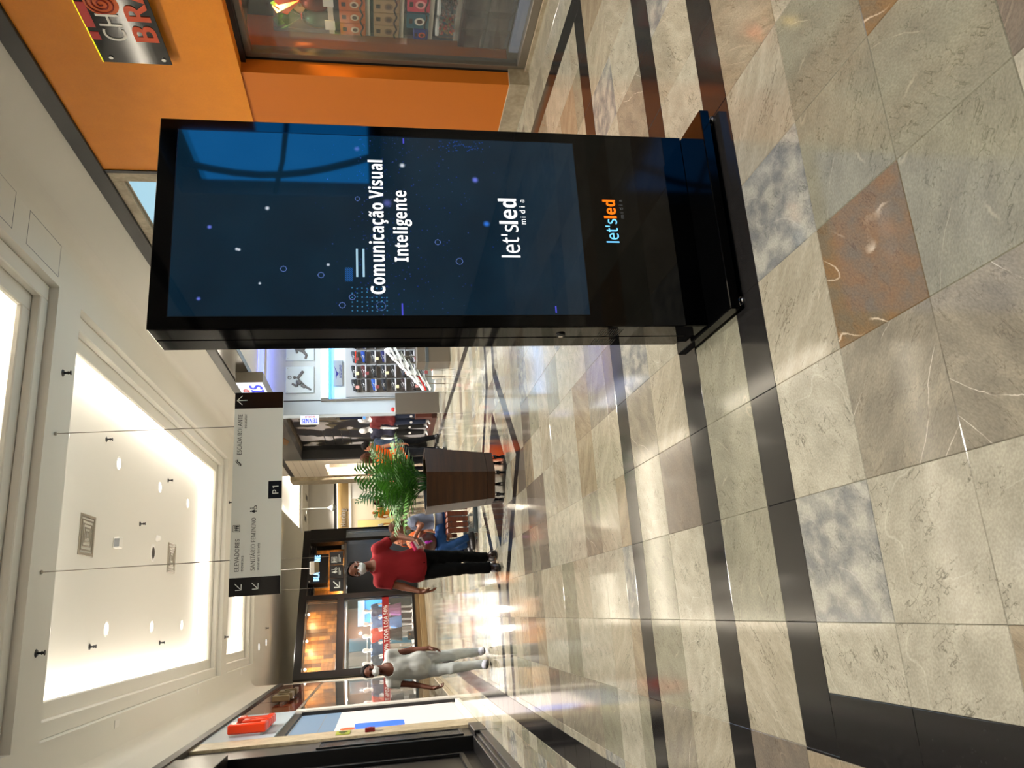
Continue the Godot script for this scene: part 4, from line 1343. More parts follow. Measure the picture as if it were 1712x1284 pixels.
	# screens and shelving seen behind the pillar
	var tv := thing("shop_screen", "dark blue glowing screen on the wall of the dark sports shop beside the pillar", "screen", Vector3(4.45, 1.95, -17.05))
	put("case", boxmesh(Vector3(-0.17, -0.25, -0.03), Vector3(0.17, 0.25, 0.0), 0.006), M.black, tv)
	put("screen", boxmesh(Vector3(-0.155, -0.23, 0.0), Vector3(0.155, 0.23, 0.003)), glow(Color(0.01, 0.05, 0.16), 1.0), tv)
	put("lit_bar", boxmesh(Vector3(-0.17, -0.32, -0.02), Vector3(0.17, -0.27, 0.01)), glow(Color(0.3, 0.6, 1.0), 1.2), tv)
	area("shop_screen_source", Vector3(4.45, 1.68, -17.02), Vector3(0, 0, 1), 0.3, 0.05, Color(0.4, 0.65, 1.0), 0.05)
	var gr := thing("lattice_panel", "beige lattice panel above the dark screen in the sports shop", "panel", Vector3(4.45, 2.48, -17.05))
	for k in 4:
		put("bar", boxmesh(Vector3(-0.15 + k * 0.09, -0.2, -0.01), Vector3(-0.13 + k * 0.09, 0.2, 0.01)), M.alu, gr)
	for k in 3:
		put("bar", boxmesh(Vector3(-0.15, -0.2 + k * 0.19, -0.01), Vector3(0.14, -0.17 + k * 0.19, 0.01)), M.alu, gr)
	put("backing", boxmesh(Vector3(-0.17, -0.23, -0.03), Vector3(0.17, 0.23, -0.012)), mat(Color(0.45, 0.40, 0.34), 0.5), gr)
	put("stem", boxmesh(Vector3(-0.05, -0.28, -0.03), Vector3(0.05, -0.23, -0.012)), M.darkgrey, gr)
	for k in 2:
		garment_figure(["white mannequin in a maroon sports shirt and jeans in the dark shop", "mannequin in a navy sports shirt and dark trousers deeper in the dark shop"][k], "mannequin", "mannequin", "mannequins in the dark sports shop", [Vector3(4.40, 0.12, -17.55), Vector3(4.36, 0.12, -18.5)][k], -0.7, 0.98, mat([Color(0.35, 0.03, 0.05), Color(0.05, 0.05, 0.16)][k], 0.8), mat([Color(0.05, 0.10, 0.20), Color(0.02, 0.02, 0.025)][k], 0.85), "trousers", M.mannequin)
	var st := thing("display_platform", "low brown wooden platform under the mannequins of the dark shop", "platform", Vector3(4.3, 0, 0))
	put("deck", boxmesh(Vector3(0.0, 0.0, -19.5), Vector3(0.30, 0.12, -17.2), 0.004), mat(Color(0.28, 0.11, 0.05), 0.5), st)
	put("drawer_box", boxmesh(Vector3(0.0, 0.12, -17.3), Vector3(0.25, 0.5, -17.1), 0.004), mat(Color(0.30, 0.11, 0.05), 0.5), st)


func cream_wall() -> void:
	var mb := MB.new()
	mb.bx(Vector3(4.25, 0, -21.5), Vector3(4.5, 3.91, -22.15))
	mb.bx(Vector3(4.25, 2.88, -22.15), Vector3(4.5, 3.91, -24.1))
	mb.bx(Vector3(4.25, 0, -23.98), Vector3(4.5, 2.88, -24.1))
	struct("wall_cream", mb.done(), M.cream, "cream panelled wall with a tall lit opening after the dark shop")
	for y in [3.12, 3.32, 3.52, 3.72]:
		struct("trim_cream_groove", boxmesh(Vector3(4.246, y, -21.52), Vector3(4.251, y + 0.006, -24.08)), mat(Color(0.6, 0.56, 0.5), 0.7), "thin horizontal groove in the cream wall")
	var p := struct("window_3", boxmesh(Vector3(4.62, 0, -22.15), Vector3(4.64, 2.88, -23.98)), mat(Color(0.85, 0.60, 0.45), 0.4), "tall lit opening with a peach coloured inside in the cream wall")
	put("dark_panel", boxmesh(Vector3(4.45, 0, -22.16), Vector3(4.61, 2.85, -22.7)), mat(Color(0.12, 0.11, 0.10), 0.15), p)
	put("soffit", boxmesh(Vector3(4.3, 2.86, -22.15), Vector3(4.62, 2.88, -23.98)), M.white, p)
	var l := thing("wall_lamp", "small bright lamp inside the lit opening of the cream wall", "lamp", Vector3(4.55, 2.15, -23.0))
	put("bulb", MB.new().ell(Vector3.ZERO, Vector3(0.05, 0.07, 0.05), Basis.IDENTITY, 10, 8).done(), M.cool, l)
	omni("wall_lamp_source", Vector3(4.55, 2.15, -23.0), Color(1, 0.95, 0.9), 3.0, 0.05)
	struct("wall_end_pier", boxmesh(Vector3(4.14, 0, -24.12), Vector3(4.7, 4.06, -24.9), 0.006), M.stone, "beige stone pier closing the right wall where the hall turns")


# ---------------------------------------------------------------- left side
func build_left_wall() -> void:
	var dark := mat(Color(0.045, 0.043, 0.045), 0.3)
	# dark panelled front nearest the camera
	var mb := MB.new()
	mb.bx(Vector3(-1.62, 0.0, -11.0), Vector3(-2.4, 3.95, -11.72), 0.006)
	mb.bx(Vector3(-1.56, 3.3, 2.0), Vector3(-2.4, 3.95, -11.0), 0.006)
	mb.bx(Vector3(-1.80, 0.0, 2.0), Vector3(-2.4, 3.3, -11.0))
	var wl := struct("wall_dark_front", mb.done(), dark, "dark grey timber shop front at the left edge")
	mb = MB.new()
	ring_yz(mb, -1.62, -1.60, -11.62, -11.10, 0.30, 2.23, 0.035)
	put("panel_moulding", mb.done(), dark, wl)
	put("panel_field", boxmesh(Vector3(-1.625, 0.33, -11.58), Vector3(-1.612, 2.2, -11.14)), mat(Color(0.13, 0.14, 0.16), 0.25), wl)
	put("plinth_block", boxmesh(Vector3(-1.555, 0.0, -10.96), Vector3(-2.0, 0.17, -11.74), 0.006), dark, wl)
	mb = MB.new()
	for k in 3:
		mb.bx(Vector3(-1.56 - 0.03 * k, 0.0, 2.0), Vector3(-1.9, 0.10 + 0.045 * k, -10.97), 0.005)
	put("stepped_base", mb.done(), dark, wl)
	for k in 5:
		mb = MB.new()
		ring_yz(mb, -1.80, -1.76, -10.7 + k * 2.3, -8.6 + k * 2.3, 0.35, 3.1, 0.06)
		put("panel_moulding", mb.done(), dark, wl)
	# stone jamb with an exit sign and a red box
	var jm := struct("trim_stone_jamb", boxmesh(Vector3(-1.58, 0, -11.74), Vector3(-2.2, 3.95, -12.38), 0.004), M.stone, "narrow beige stone jamb beside the white shop")
	var ex := thing("exit_sign", "small green and yellow safety sign on the stone jamb", "sign", Vector3(-1.578, 1.93, -12.08))
	put("plate", boxmesh(Vector3(-0.002, -0.1, -0.16), Vector3(0.008, 0.1, 0.16), 0.002), mat(Color(0.55, 0.60, 0.12), 0.4), ex)
	put("symbol", MB.new().bx(Vector3(0.008, -0.06, -0.10), Vector3(0.010, 0.06, -0.02)).bx(Vector3(0.008, -0.03, 0.02), Vector3(0.010, 0.03, 0.11)).done(), mat(Color(0.03, 0.12, 0.05), 0.4), ex)
	var ab := thing("alarm_box", "small dark red fire alarm box low on the stone jamb", "alarm", Vector3(-1.578, 1.55, -12.0))
	put("case", boxmesh(Vector3(-0.002, -0.07, -0.07), Vector3(0.05, 0.07, 0.07), 0.006), mat(Color(0.38, 0.03, 0.04), 0.35), ab)
	put("button", MB.new().cyl(Vector3(0.05, 0, 0), Vector3(0.056, 0, 0), 0.025, 0.025, 12).done(), mat(Color(0.6, 0.08, 0.08), 0.3), ab)
	# white shop with a pale grey fascia and orange letters
	var pale := mat(Color(0.62, 0.68, 0.73), 0.4)
	struct("wall_grey_fascia", boxmesh(Vector3(-1.58, 2.925, -12.38), Vector3(-1.9, 3.93, -15.56)), pale, "pale blue grey fascia of the white shop on the left")
	struct("trim_door_head", boxmesh(Vector3(-1.60, 2.80, -12.38), Vector3(-2.2, 2.925, -15.2), 0.003), M.black, "black recess over the white shop window")
	mb = MB.new()
	mb.bx(Vector3(-1.555, 0, -15.27), Vector3(-1.95, 2.925, -15.56), 0.003)
	struct("trim_white_post", mb.done(), mat(Color(0.78, 0.77, 0.75), 0.4), "white post between the white shop and the mirror-glass shop")
	struct("trim_black_post", boxmesh(Vector3(-1.585, 0, -15.21), Vector3(-1.95, 2.8, -15.27)), M.black, "thin black edge of the white shop window frame")
	# lit window: pale blue glass above, white backlit panel with blue and orange shapes below
	var w := struct("window_4", boxmesh(Vector3(-1.645, 0.04, -12.38), Vector3(-1.9, 2.80, -15.2)), M.white, "backlit white window of the left shop with a blue rounded rectangle and an orange disc")
	var lit := glow(Color(1.0, 0.93, 0.88), 0.78)
	put("upper_panel", boxmesh(Vector3(-1.638, 2.10, -12.40), Vector3(-1.646, 2.78, -15.18)), glow(Color(0.52, 0.66, 0.78), 0.55), w)
	put("lit_panel", boxmesh(Vector3(-1.638, 0.10, -12.40), Vector3(-1.646, 2.10, -15.18)), lit, w)
	put("joint", boxmesh(Vector3(-1.636, 2.345, -12.40), Vector3(-1.639, 2.355, -15.18)), M.grey, w)
	put("sill", boxmesh(Vector3(-1.58, 0.0, -12.38), Vector3(-1.9, 0.04, -15.2), 0.003), M.white, w)
	var rr := PackedVector2Array()
	for k in 24:
		var a := TAU * k / 24.0
		rr.append(Vector2((0.24 if cos(a) > 0 else -0.24) + 0.08 * cos(a), (0.305 if sin(a) > 0 else -0.305) + 0.08 * sin(a)))
	var bp := MB.new()
	bp.xf = Transform3D(Basis(Vector3(0, 0, -1), Vector3.UP, Vector3(1, 0, 0)), Vector3(-1.637, 1.42, -13.1))
	put("blue_shape", bp.prism(rr, 0.0, 0.004).done(), glow(Color(0.10, 0.45, 1.0), 0.9), w)
	put("orange_disc", MB.new().cyl(Vector3(-1.637, 1.90, -12.92), Vector3(-1.632, 1.90, -12.92), 0.12, 0.12, 28).done(), glow(Color(1.0, 0.36, 0.02), 0.8), w)
	put("navy_disc", MB.new().cyl(Vector3(-1.637, 2.0, -12.68), Vector3(-1.633, 2.0, -12.68), 0.07, 0.07, 20).done(), glow(Color(0.03, 0.15, 0.5), 0.6), w)
	area("window_light_source", Vector3(-1.62, 1.1, -13.8), Vector3(1, 0, 0), 2.6, 1.8, Color(1.0, 0.94, 0.9), 1.2)
	var let := thing("shop_lettering", "thick orange lettering standing off the pale grey fascia", "sign", Vector3(-1.575, 3.08, -12.72))
	var og := mat(Color(0.83, 0.20, 0.02), 0.25)
	# three rounded solid letters seen almost edge on
	for k in 3:
		mb = MB.new()
		var z := -0.42 * k
		mb.xf.origin = Vector3(0, 0, z)
		if k != 1:
			mb.bx(Vector3(0.03, 0.0, -0.10), Vector3(0.17, 0.55, 0.0), 0.02)
			mb.bx(Vector3(0.03, 0.43, -0.30), Vector3(0.17, 0.55, -0.09), 0.02)
			mb.bx(Vector3(0.03, 0.0, -0.30), Vector3(0.17, 0.12, -0.09), 0.02)
		else:
			mb.bx(Vector3(0.03, 0.0, -0.10), Vector3(0.17, 0.42, 0.0), 0.02)
			mb.bx(Vector3(0.03, 0.0, -0.32), Vector3(0.17, 0.42, -0.22), 0.02)
			mb.bx(Vector3(0.03, 0.30, -0.23), Vector3(0.17, 0.42, -0.09), 0.02)
		put("letter", mb.done(), og, let)
	put("stand_off", boxmesh(Vector3(-0.005, 0.05, -1.1), Vector3(0.03, 0.09, -0.03)), M.grey, let)
	# mirror-glass shop with a brown fascia
	var br := struct("wall_brown_fascia", boxmesh(Vector3(-1.58, 2.95, -15.56), Vector3(-1.9, 3.93, -21.95)), mat(Color(0.36, 0.115, 0.06), 0.05), "polished red-brown fascia over the glass shop on the left")
	for z in [-17.6, -19.8]:
		put("panel_joint", boxmesh(Vector3(-1.579, 2.95, z), Vector3(-1.577, 3.93, z - 0.012)), mat(Color(0.2, 0.06, 0.03), 0.3), br)
	var gl := thing("shop_lettering", "thick pale bronze lettering on the red-brown fascia", "sign", Vector3(-1.575, 3.22, -17.0))
	for k in 4:
		mb = MB.new()
		var z := -0.48 * k
		mb.xf.origin = Vector3(0, 0, z)
		mb.bx(Vector3(0.04, 0.0, -0.10), Vector3(0.16, 0.34, 0.0), 0.015)
		mb.bx(Vector3(0.04, 0.0 if k % 2 else 0.25, -0.45), Vector3(0.16, 0.09 if k % 2 else 0.34, -0.09), 0.015)
		put("letter", mb.done(), mat(Color(0.42, 0.36, 0.25), 0.35, 0.4), gl)
	put("rail", boxmesh(Vector3(-0.005, 0.14, -1.85), Vector3(0.04, 0.18, -0.03)), M.alu, gl)
	var g := struct("window_5", boxmesh(Vector3(-1.585, 2.90, -15.56), Vector3(-1.62, 2.95, -21.95)), M.alu, "tall frameless glass front of the left shop mirroring the fashion store")
	var gm := glass(Color(0.25, 0.35, 0.36), 0.25)
	for k in 3:
		put("pane", boxmesh(Vector3(-1.592, 0.1, -15.57 - 2.12 * k), Vector3(-1.60, 2.90, -17.68 - 2.12 * k)), gm, g)
	put("sill", boxmesh(Vector3(-1.58, 0, -15.56), Vector3(-1.9, 0.1, -21.95), 0.004), M.stone, g)
	struct("wall_glass_shop_back", boxmesh(Vector3(-3.4, 0, -15.56), Vector3(-3.5, 3.93, -21.95)), mat(Color(0.40, 0.38, 0.36), 0.6), "dim back wall inside the left glass shop")
	struct("wall_glass_shop_side", boxmesh(Vector3(-1.9, 0, -15.56), Vector3(-3.5, 3.93, -15.7)), mat(Color(0.45, 0.43, 0.4), 0.6), "dim side wall inside the left glass shop")
	struct("wall_left_end", boxmesh(Vector3(-1.58, 0, -21.95), Vector3(-6.0, 4.75, -22.2)), M.white, "white end of the left wall beside the fashion store")
	var hg := thing("garment_rail", "rail with colourful garments inside the left glass shop", "rail", Vector3(-2.5, 0, -18.5))
	put("bar", MB.new().cyl(Vector3(0, 1.6, -1.6), Vector3(0, 1.6, 1.6), 0.015, 0.015, 8).cyl(Vector3(0, 0, -1.5), Vector3(0, 1.6, -1.5), 0.015, 0.015, 8).cyl(Vector3(0, 0, 1.5), Vector3(0, 1.6, 1.5), 0.015, 0.015, 8).done(), M.chrome, hg)
	for k in 8:
		var gm2 := thing("hanging_garment", "garment on the rail in the left glass shop, number %s from the near end" % ["one", "two", "three", "four", "five", "six", "seven", "eight"][k], "garment", Vector3(-2.5, 1.58, -19.8 + k * 0.36), 0.0, "garments on the rail")
		put("cloth", MB.new().box(Vector3(0, -0.45, 0), Vector3(0.42, 0.8, 0.07), 0.03).done(), mat([Color(0.5, 0.1, 0.08), Color(0.6, 0.5, 0.4), Color(0.1, 0.2, 0.4), Color(0.7, 0.7, 0.7), Color(0.8, 0.35, 0.1), Color(0.1, 0.1, 0.1), Color(0.3, 0.4, 0.3), Color(0.5, 0.3, 0.5)][k], 0.8), gm2)
		put("hanger", MB.new().tube([Vector3(-0.18, -0.06, 0), Vector3(0, 0.0, 0), Vector3(0.18, -0.06, 0)], [0.008], 5).done(), M.black, gm2)


func ring_yz(mb: MB, x0: float, x1: float, z0: float, z1: float, y0: float, y1: float, w: float) -> void:
	mb.bx(Vector3(x0, y0, z0), Vector3(x1, y1, z0 + w), 0.004)
	mb.bx(Vector3(x0, y0, z1 - w), Vector3(x1, y1, z1), 0.004)
	mb.bx(Vector3(x0, y0, z0 + w), Vector3(x1, y0 + w, z1 - w), 0.004)
	mb.bx(Vector3(x0, y1 - w, z0 + w), Vector3(x1, y1, z1 - w), 0.004)


# ---------------------------------------------------------------- fashion store across the end of the hall
# its front runs from (-0.979, -24.626), turned 35 degrees; local x runs along the front, local z points out of the shop
func build_fashion_store() -> void:
	var xf := Transform3D(Basis(Vector3.UP, deg_to_rad(35.0)), Vector3(-0.979, 0, -24.626))
	var blk := mat(Color(0.035, 0.03, 0.032), 0.35)
	var at := func(o: Node3D) -> void:
		o.transform = xf
	var fr := MB.new()
	fr.bx(Vector3(-0.85, 3.69, -0.1), Vector3(4.72, 3.92, 0.1), 0.006)
	fr.bx(Vector3(-0.85, 0, -0.1), Vector3(-0.63, 3.70, 0.1), 0.006)
	fr.bx(Vector3(1.85, 0, -0.1), Vector3(2.03, 3.70, 0.1), 0.006)
	fr.bx(Vector3(-0.64, 2.51, -0.1), Vector3(1.86, 2.73, 0.1), 0.006)
	fr.bx(Vector3(-0.64, 0.31, -0.1), Vector3(1.86, 0.39, 0.1), 0.006)
	fr.bx(Vector3(4.18, 0, -0.1), Vector3(4.32, 3.70, 0.1), 0.006)
	fr.bx(Vector3(4.32, 2.50, -0.1), Vector3(4.72, 3.70, 0.1), 0.006)
	fr.bx(Vector3(4.66, 0, -0.1), Vector3(4.76, 3.70, 0.1), 0.006)
	var f := struct("wall_fashion_front", fr.done(), blk, "black framed front of the fashion store at the end of the hall")
	at.call(f)
	var st := struct("trim_fashion_step", MB.new().bx(Vector3(-0.85, 0, -0.1), Vector3(1.95, 0.17, 0.25), 0.005).bx(Vector3(-0.85, 0.17, -0.1), Vector3(1.95, 0.31, 0.06), 0.005).done(), wood("pale oak", Color(0.62, 0.53, 0.38), Color(0.50, 0.42, 0.29), Vector3(0.6, 0.6, 0.6), 0.4, 950), "pale timber step below the fashion store window")
	at.call(st)
	for w in [[-0.63, 0.39, 1.85, 2.51, "window_6", "large display window of the fashion store"], [-0.63, 2.73, 1.85, 3.69, "window_7", "upper window of the fashion store in front of timber planks"], [4.32, 0.1, 4.66, 2.5, "window_8", "narrow side window of the fashion store"]]:
		var o := struct(w[4], MB.new().bx(Vector3(w[0], w[1], 0.0), Vector3(w[0] + 0.012, w[3], 0.02)).bx(Vector3(w[2] - 0.012, w[1], 0.0), Vector3(w[2], w[3], 0.02)).done(), M.steel, w[5])
		put("pane", boxmesh(Vector3(w[0], w[1], 0.005), Vector3(w[2], w[3], 0.013)), M.glass, o)
		at.call(o)
	# timber plank lining behind the upper window and over the door
	var pk := struct("wall_timber_lining", boxmesh(Vector3(-0.75, 2.5, -0.66), Vector3(4.3, 3.72, -0.60)), M.planks[3], "warm timber plank lining behind the upper front of the fashion store")
	at.call(pk)
	rng.seed = 41
	for i in 20:
		var y := 2.52
		while y < 3.68:
			var h := 0.25 + rng.randf() * 0.5
			var y1 := minf(y + h, 3.70)
			if y1 - y > 0.03:
				put("plank", MB.new().bx(Vector3(-0.74 + i * 0.132, y, -0.60), Vector3(-0.74 + i * 0.132 + 0.129, y1 - 0.003, -0.578 + 0.008 * rng.randf()), 0.003).done(), M.planks[rng.randi() % 4], pk)
			y = y1
	for i in 17:
		put("plank", MB.new().bx(Vector3(2.03 + i * 0.127, 2.56, -0.36), Vector3(2.03 + i * 0.127 + 0.124, 3.70, -0.338 + 0.004 * rng.randf()), 0.003).done(), M.planks[[0, 2, 0, 1][rng.randi() % 4]], pk)
	var slots := MB.new()
	for k in 5:
		slots.bx(Vector3(2.04, 3.49 + k * 0.045, -0.33), Vector3(4.18, 3.515 + k * 0.045, -0.1), 0.002)
	var sl := struct("trim_black_louvre", slots.done(), M.black, "black louvre strip over the fashion store door")
	at.call(sl)
	# planks and sign are lit from slim lamps at the head of the front
	for k in 3:
		var p := xf * Vector3(-0.35 + k * 0.95, 3.62, -0.22)
		var lp := thing("spot_lamp", "small bright spot lamp over the timber planks of the fashion store, %s from the left" % ["first", "second", "third"][k], "lamp", p, 0.0, "plank spot lamps")
		put("bulb", MB.new().ell(Vector3.ZERO, Vector3(0.04, 0.04, 0.04), Basis.IDENTITY, 10, 8).done(), M.glow, lp)
		put("holder", MB.new().cyl(Vector3(0, 0.03, 0), Vector3(0, 0.08, 0), 0.03, 0.02, 10).done(), M.black, lp)
		spot("spot_lamp_source", p - Vector3(0, 0.06, 0), xf.basis * Vector3(0, -0.6, -1), Color(1.0, 0.84, 0.60), 1.3, 70.0, 0.04)
	for k in 2:
		var p := xf * Vector3(2.5 + k * 1.2, 2.62, -0.15)
		spot("door_lamp_source", p, xf.basis * Vector3(0, 0.9, -0.8), Color(1.0, 0.82, 0.52), 1.5, 75.0, 0.04)
		var lp := thing("uplight", "small warm uplight under the timber over the fashion store door, %s one" % ["left", "right"][k], "lamp", p - Vector3(0, 0.03, 0), 0.0, "door uplights")
		put("lens", MB.new().ell(Vector3(0, 0.02, 0), Vector3(0.03, 0.015, 0.03), Basis.IDENTITY, 10, 6).done(), M.glow, lp)
		put("cup", MB.new().lathe([Vector2(0.0, -0.01), Vector2(0.035, -0.01), Vector2(0.04, 0.02)], 12).done(), M.steel, lp)
	struct("trim_steel_lintel", MB.new().bx(Vector3(2.03, 2.49, -0.6), Vector3(4.18, 2.56, 0.02), 0.004).done(), M.steel, "brushed steel lintel under the timber over the fashion store door").transform = xf
	# shop name in white-blue light letters on a black box
	var sg := thing("shop_sign", "black box with glowing white-blue capital letters over the fashion store door", "sign", xf * Vector3(2.52, 3.06, -0.1), deg_to_rad(35.0))
	put("box", boxmesh(Vector3(0, 0, -0.1), Vector3(1.18, 0.70, 0.16), 0.006), M.black, sg)
	var lm := glow(Color(0.55, 0.80, 1.0), 2.2)
	text(sg, "lettering", "BLA", Vector3(0.09, 0.27, 0.16), 0.18, 0.34, lm, true, 0.02)
	text(sg, "lettering", "NE", Vector3(0.88, 0.27, 0.16), 0.18, 0.24, lm, true, 0.02)
	area("shop_sign_source", xf * Vector3(3.1, 3.42, 0.1), xf.basis * Vector3(0, 0, 1), 1.0, 0.16, Color(0.6, 0.82, 1.0), 0.12)
	put("camera_eye", MB.new().cyl(Vector3(0.07, 0.58, 0.16), Vector3(0.07, 0.58, 0.19), 0.03, 0.03, 12).done(), M.grey, sg)
	# interior
	struct("floor_fashion_store", MB.new().bx(Vector3(-0.85, 0.30, -4.5), Vector3(1.95, 0.36, -0.1)).done(), mat(Color(0.6, 0.58, 0.54), 0.4), "raised display floor inside the fashion store window").transform = xf
	struct("wall_fashion_back", MB.new().bx(Vector3(-1.2, 0, -4.6), Vector3(5.0, 3.7, -4.5)).done(), mat(Color(0.62, 0.60, 0.56), 0.6), "grey back wall of the fashion store").transform = xf
	struct("wall_fashion_left", MB.new().bx(Vector3(-1.0, 0, -4.6), Vector3(-0.86, 3.9, 0.0)).done(), M.cream, "cream side wall of the fashion store").transform = xf
	struct("wall_fashion_right", MB.new().bx(Vector3(4.72, 0, -4.6), Vector3(4.84, 3.7, -0.05)).done(), M.black, "dark side wall of the fashion store").transform = xf
	struct("ceiling_fashion_store", MB.new().bx(Vector3(-1.0, 2.62, -4.6), Vector3(4.8, 2.7, -0.66)).done(), M.white, "white ceiling of the fashion store").transform = xf
	var rackm := [Color(0.30, 0.36, 0.38), Color(0.45, 0.16, 0.12), Color(0.46, 0.52, 0.52), Color(0.42, 0.40, 0.36), Color(0.15, 0.30, 0.36)]
	for k in 5:
		var pn := thing("wall_panel", "%s display panel on the back wall of the fashion store" % ["slate grey", "red-brown", "pale grey green", "stone grey", "teal"][k], "panel", xf * Vector3(-0.3 + k * 0.55, 0.36, -2.6), deg_to_rad(35.0))
		put("board", boxmesh(Vector3(-0.25, 0, -0.03), Vector3(0.25, 2.1, 0), 0.004), mat(rackm[k], 0.5), pn)
		put("hook_rail", MB.new().cyl(Vector3(-0.2, 1.5, 0.03), Vector3(0.2, 1.5, 0.03), 0.01, 0.01, 8).done(), M.chrome, pn)
	var pn := thing("framed_panel", "light blue framed panel inside the fashion store doorway behind the red-shirted man", "panel", xf * Vector3(3.1, 0.9, -2.4), deg_to_rad(35.0))
	put("board", boxmesh(Vector3(-0.6, 0, -0.03), Vector3(0.6, 1.25, 0)), mat(Color(0.12, 0.42, 0.68), 0.5), pn)
	put("top_strip", boxmesh(Vector3(-0.62, 1.05, -0.02), Vector3(0.62, 1.28, 0.02)), mat(Color(0.6, 0.75, 0.85), 0.5), pn)
	pn = thing("counter", "dark grey counter inside the fashion store doorway", "counter", xf * Vector3(2.6, 0, -1.8), deg_to_rad(35.0))
	put("body", boxmesh(Vector3(-0.5, 0, -0.25), Vector3(0.4, 1.25, 0.25), 0.006), M.darkgrey, pn)
	put("top", boxmesh(Vector3(-0.52, 1.25, -0.27), Vector3(0.42, 1.29, 0.27), 0.004), M.white, pn)
	for k in 4:
		var p := xf * Vector3(-0.4 + k * 0.75, 2.60, -1.1)
		var lp := thing("track_lamp", "small white track lamp over the fashion store mannequins, %s from the left" % ["first", "second", "third", "fourth"][k], "lamp", p, 0.0, "track lamps in the fashion store")
		put("can", MB.new().cyl(Vector3(0, 0.0, 0), Vector3(0, -0.08, 0), 0.035, 0.04, 12).done(), M.white, lp)
		put("lens", MB.new().lathe([Vector2(0.0, -0.082), Vector2(0.035, -0.082)], 12).done(), M.cool, lp)
		spot("track_lamp_source", p - Vector3(0, 0.1, 0), Vector3(0.0, -1, 0.45), Color(1, 0.98, 0.94), 7.0, 65.0, 0.04)
	for k in 2:
		var p := xf * Vector3(2.6 + k * 1.1, 2.60, -1.8)
		spot("doorway_lamp_source", p - Vector3(0, 0.1, 0), Vector3(0, -1, 0.1), Color(1, 0.98, 0.94), 8.0, 65.0, 0.05)
		var lp := thing("ceiling_lamp", "white ceiling lamp inside the fashion store doorway, %s" % ["left one", "right one"][k], "lamp", p, 0.0, "doorway ceiling lamps")
		put("can", MB.new().cyl(Vector3.ZERO, Vector3(0, -0.06, 0), 0.06, 0.06, 14).done(), M.white, lp)
		put("lens", MB.new().lathe([Vector2(0.0, -0.062), Vector2(0.05, -0.062)], 12).done(), M.cool, lp)
	area("added_window_source", xf * Vector3(0.6, 2.6, -1.2), Vector3(0, -1, 0.0), 2.2, 0.5, Color(1, 0.98, 0.95), 2.5)  # added fill with its panel, brightens the dim window mannequins
	var pl := thing("ceiling_panel_light", "added fill light, a flat white panel in the fashion store window ceiling", "light", xf * Vector3(0.6, 2.62, -1.2), deg_to_rad(35.0))
	put("panel", boxmesh(Vector3(-1.1, -0.006, -0.25), Vector3(1.1, 0.0, 0.25)), glow(Color(1, 0.98, 0.95), 1.2), pl)
	put("frame", boxmesh(Vector3(-1.13, -0.004, -0.28), Vector3(1.13, 0.0, 0.28)), M.white, pl)
	area("added_interior_source", xf * Vector3(2.6, 2.6, -2.6), Vector3(0, -1, 0), 2.6, 1.6, Color(1, 0.98, 0.95), 6.0)  # added fill with its panel, lifts the dark back wall behind the doorway
	var il := thing("added_interior_panel", "added fill light, a wide white panel deep in the fashion store ceiling", "light", xf * Vector3(2.6, 2.62, -2.6), deg_to_rad(35.0))
	put("panel", boxmesh(Vector3(-1.3, -0.006, -0.8), Vector3(1.3, 0.0, 0.8)), glow(Color(1, 0.98, 0.95), 1.0), il)
	put("frame", boxmesh(Vector3(-1.33, -0.004, -0.83), Vector3(1.33, 0.0, 0.83)), M.white, il)
	# mannequins
	var denim := mat(Color(0.16, 0.26, 0.42), 0.85)
	var denim2 := mat(Color(0.09, 0.14, 0.24), 0.85)
	var ld := mat(Color(0.35, 0.52, 0.75), 0.85)
	var orange := mat(Color(0.78, 0.17, 0.02), 0.8)
	var lav := mat(Color(0.55, 0.33, 0.50), 0.8)
	var black := mat(Color(0.04, 0.05, 0.05), 0.8)
	for q in [[1.78, "bluish denim jacket and a lavender skirt", denim, lav, "dress"], [1.30, "light blue denim dress", ld, ld, "dress"], [0.86, "orange blouse with a dark skirt", orange, black, "dress"], [0.36, "denim jacket and pale trousers", denim, mat(Color(0.7, 0.68, 0.62), 0.8), "trousers"], [-0.10, "dark denim overalls", denim2, denim2, "trousers"], [-0.5, "pale blue top and denim trousers", ld, denim2, "trousers"]]:
		garment_figure("white window mannequin in %s" % q[1], "mannequin", "mannequin", "mannequins in the fashion store window", xf * Vector3(q[0], 0.36, -0.6), deg_to_rad(20.0), 0.93, q[2], q[3], q[4], M.mannequin)
	var hb := thing("handbag", "small dark handbag standing among the fashion store mannequins", "bag", xf * Vector3(0.62, 0.36, -0.35), deg_to_rad(35.0))
	put("pouch", boxmesh(Vector3(-0.14, 0, -0.06), Vector3(0.14, 0.22, 0.06), 0.03), mat(Color(0.10, 0.11, 0.10), 0.4), hb)
	put("clasp", boxmesh(Vector3(-0.03, 0.12, 0.058), Vector3(0.03, 0.17, 0.068), 0.004), mat(Color(0.6, 0.4, 0.12), 0.3, 0.8), hb)
	# red sale band across the window
	var bn := thing("sale_band", "red sale band with white lettering across the fashion store window", "banner", xf * Vector3(-0.62, 1.13, 0.022), deg_to_rad(35.0))
	put("band", boxmesh(Vector3(0, 0, 0), Vector3(2.46, 0.21, 0.004)), mat(Color(0.62, 0.015, 0.03), 0.4), bn)
	var wm := mat(Color(0.9, 0.9, 0.9), 0.4)
	text(bn, "lettering", "50% TODA LOJA 50%", Vector3(0.42, 0.05, 0.004), 0.12, 1.72, wm, true, 0.002)
	put("rule", boxmesh(Vector3(0.42, 0.02, 0.004), Vector3(2.14, 0.027, 0.006)), wm, bn)
	text(bn, "lettering", "50%", Vector3(0.03, 0.05, 0.004), 0.12, 0.30, wm, true, 0.002)


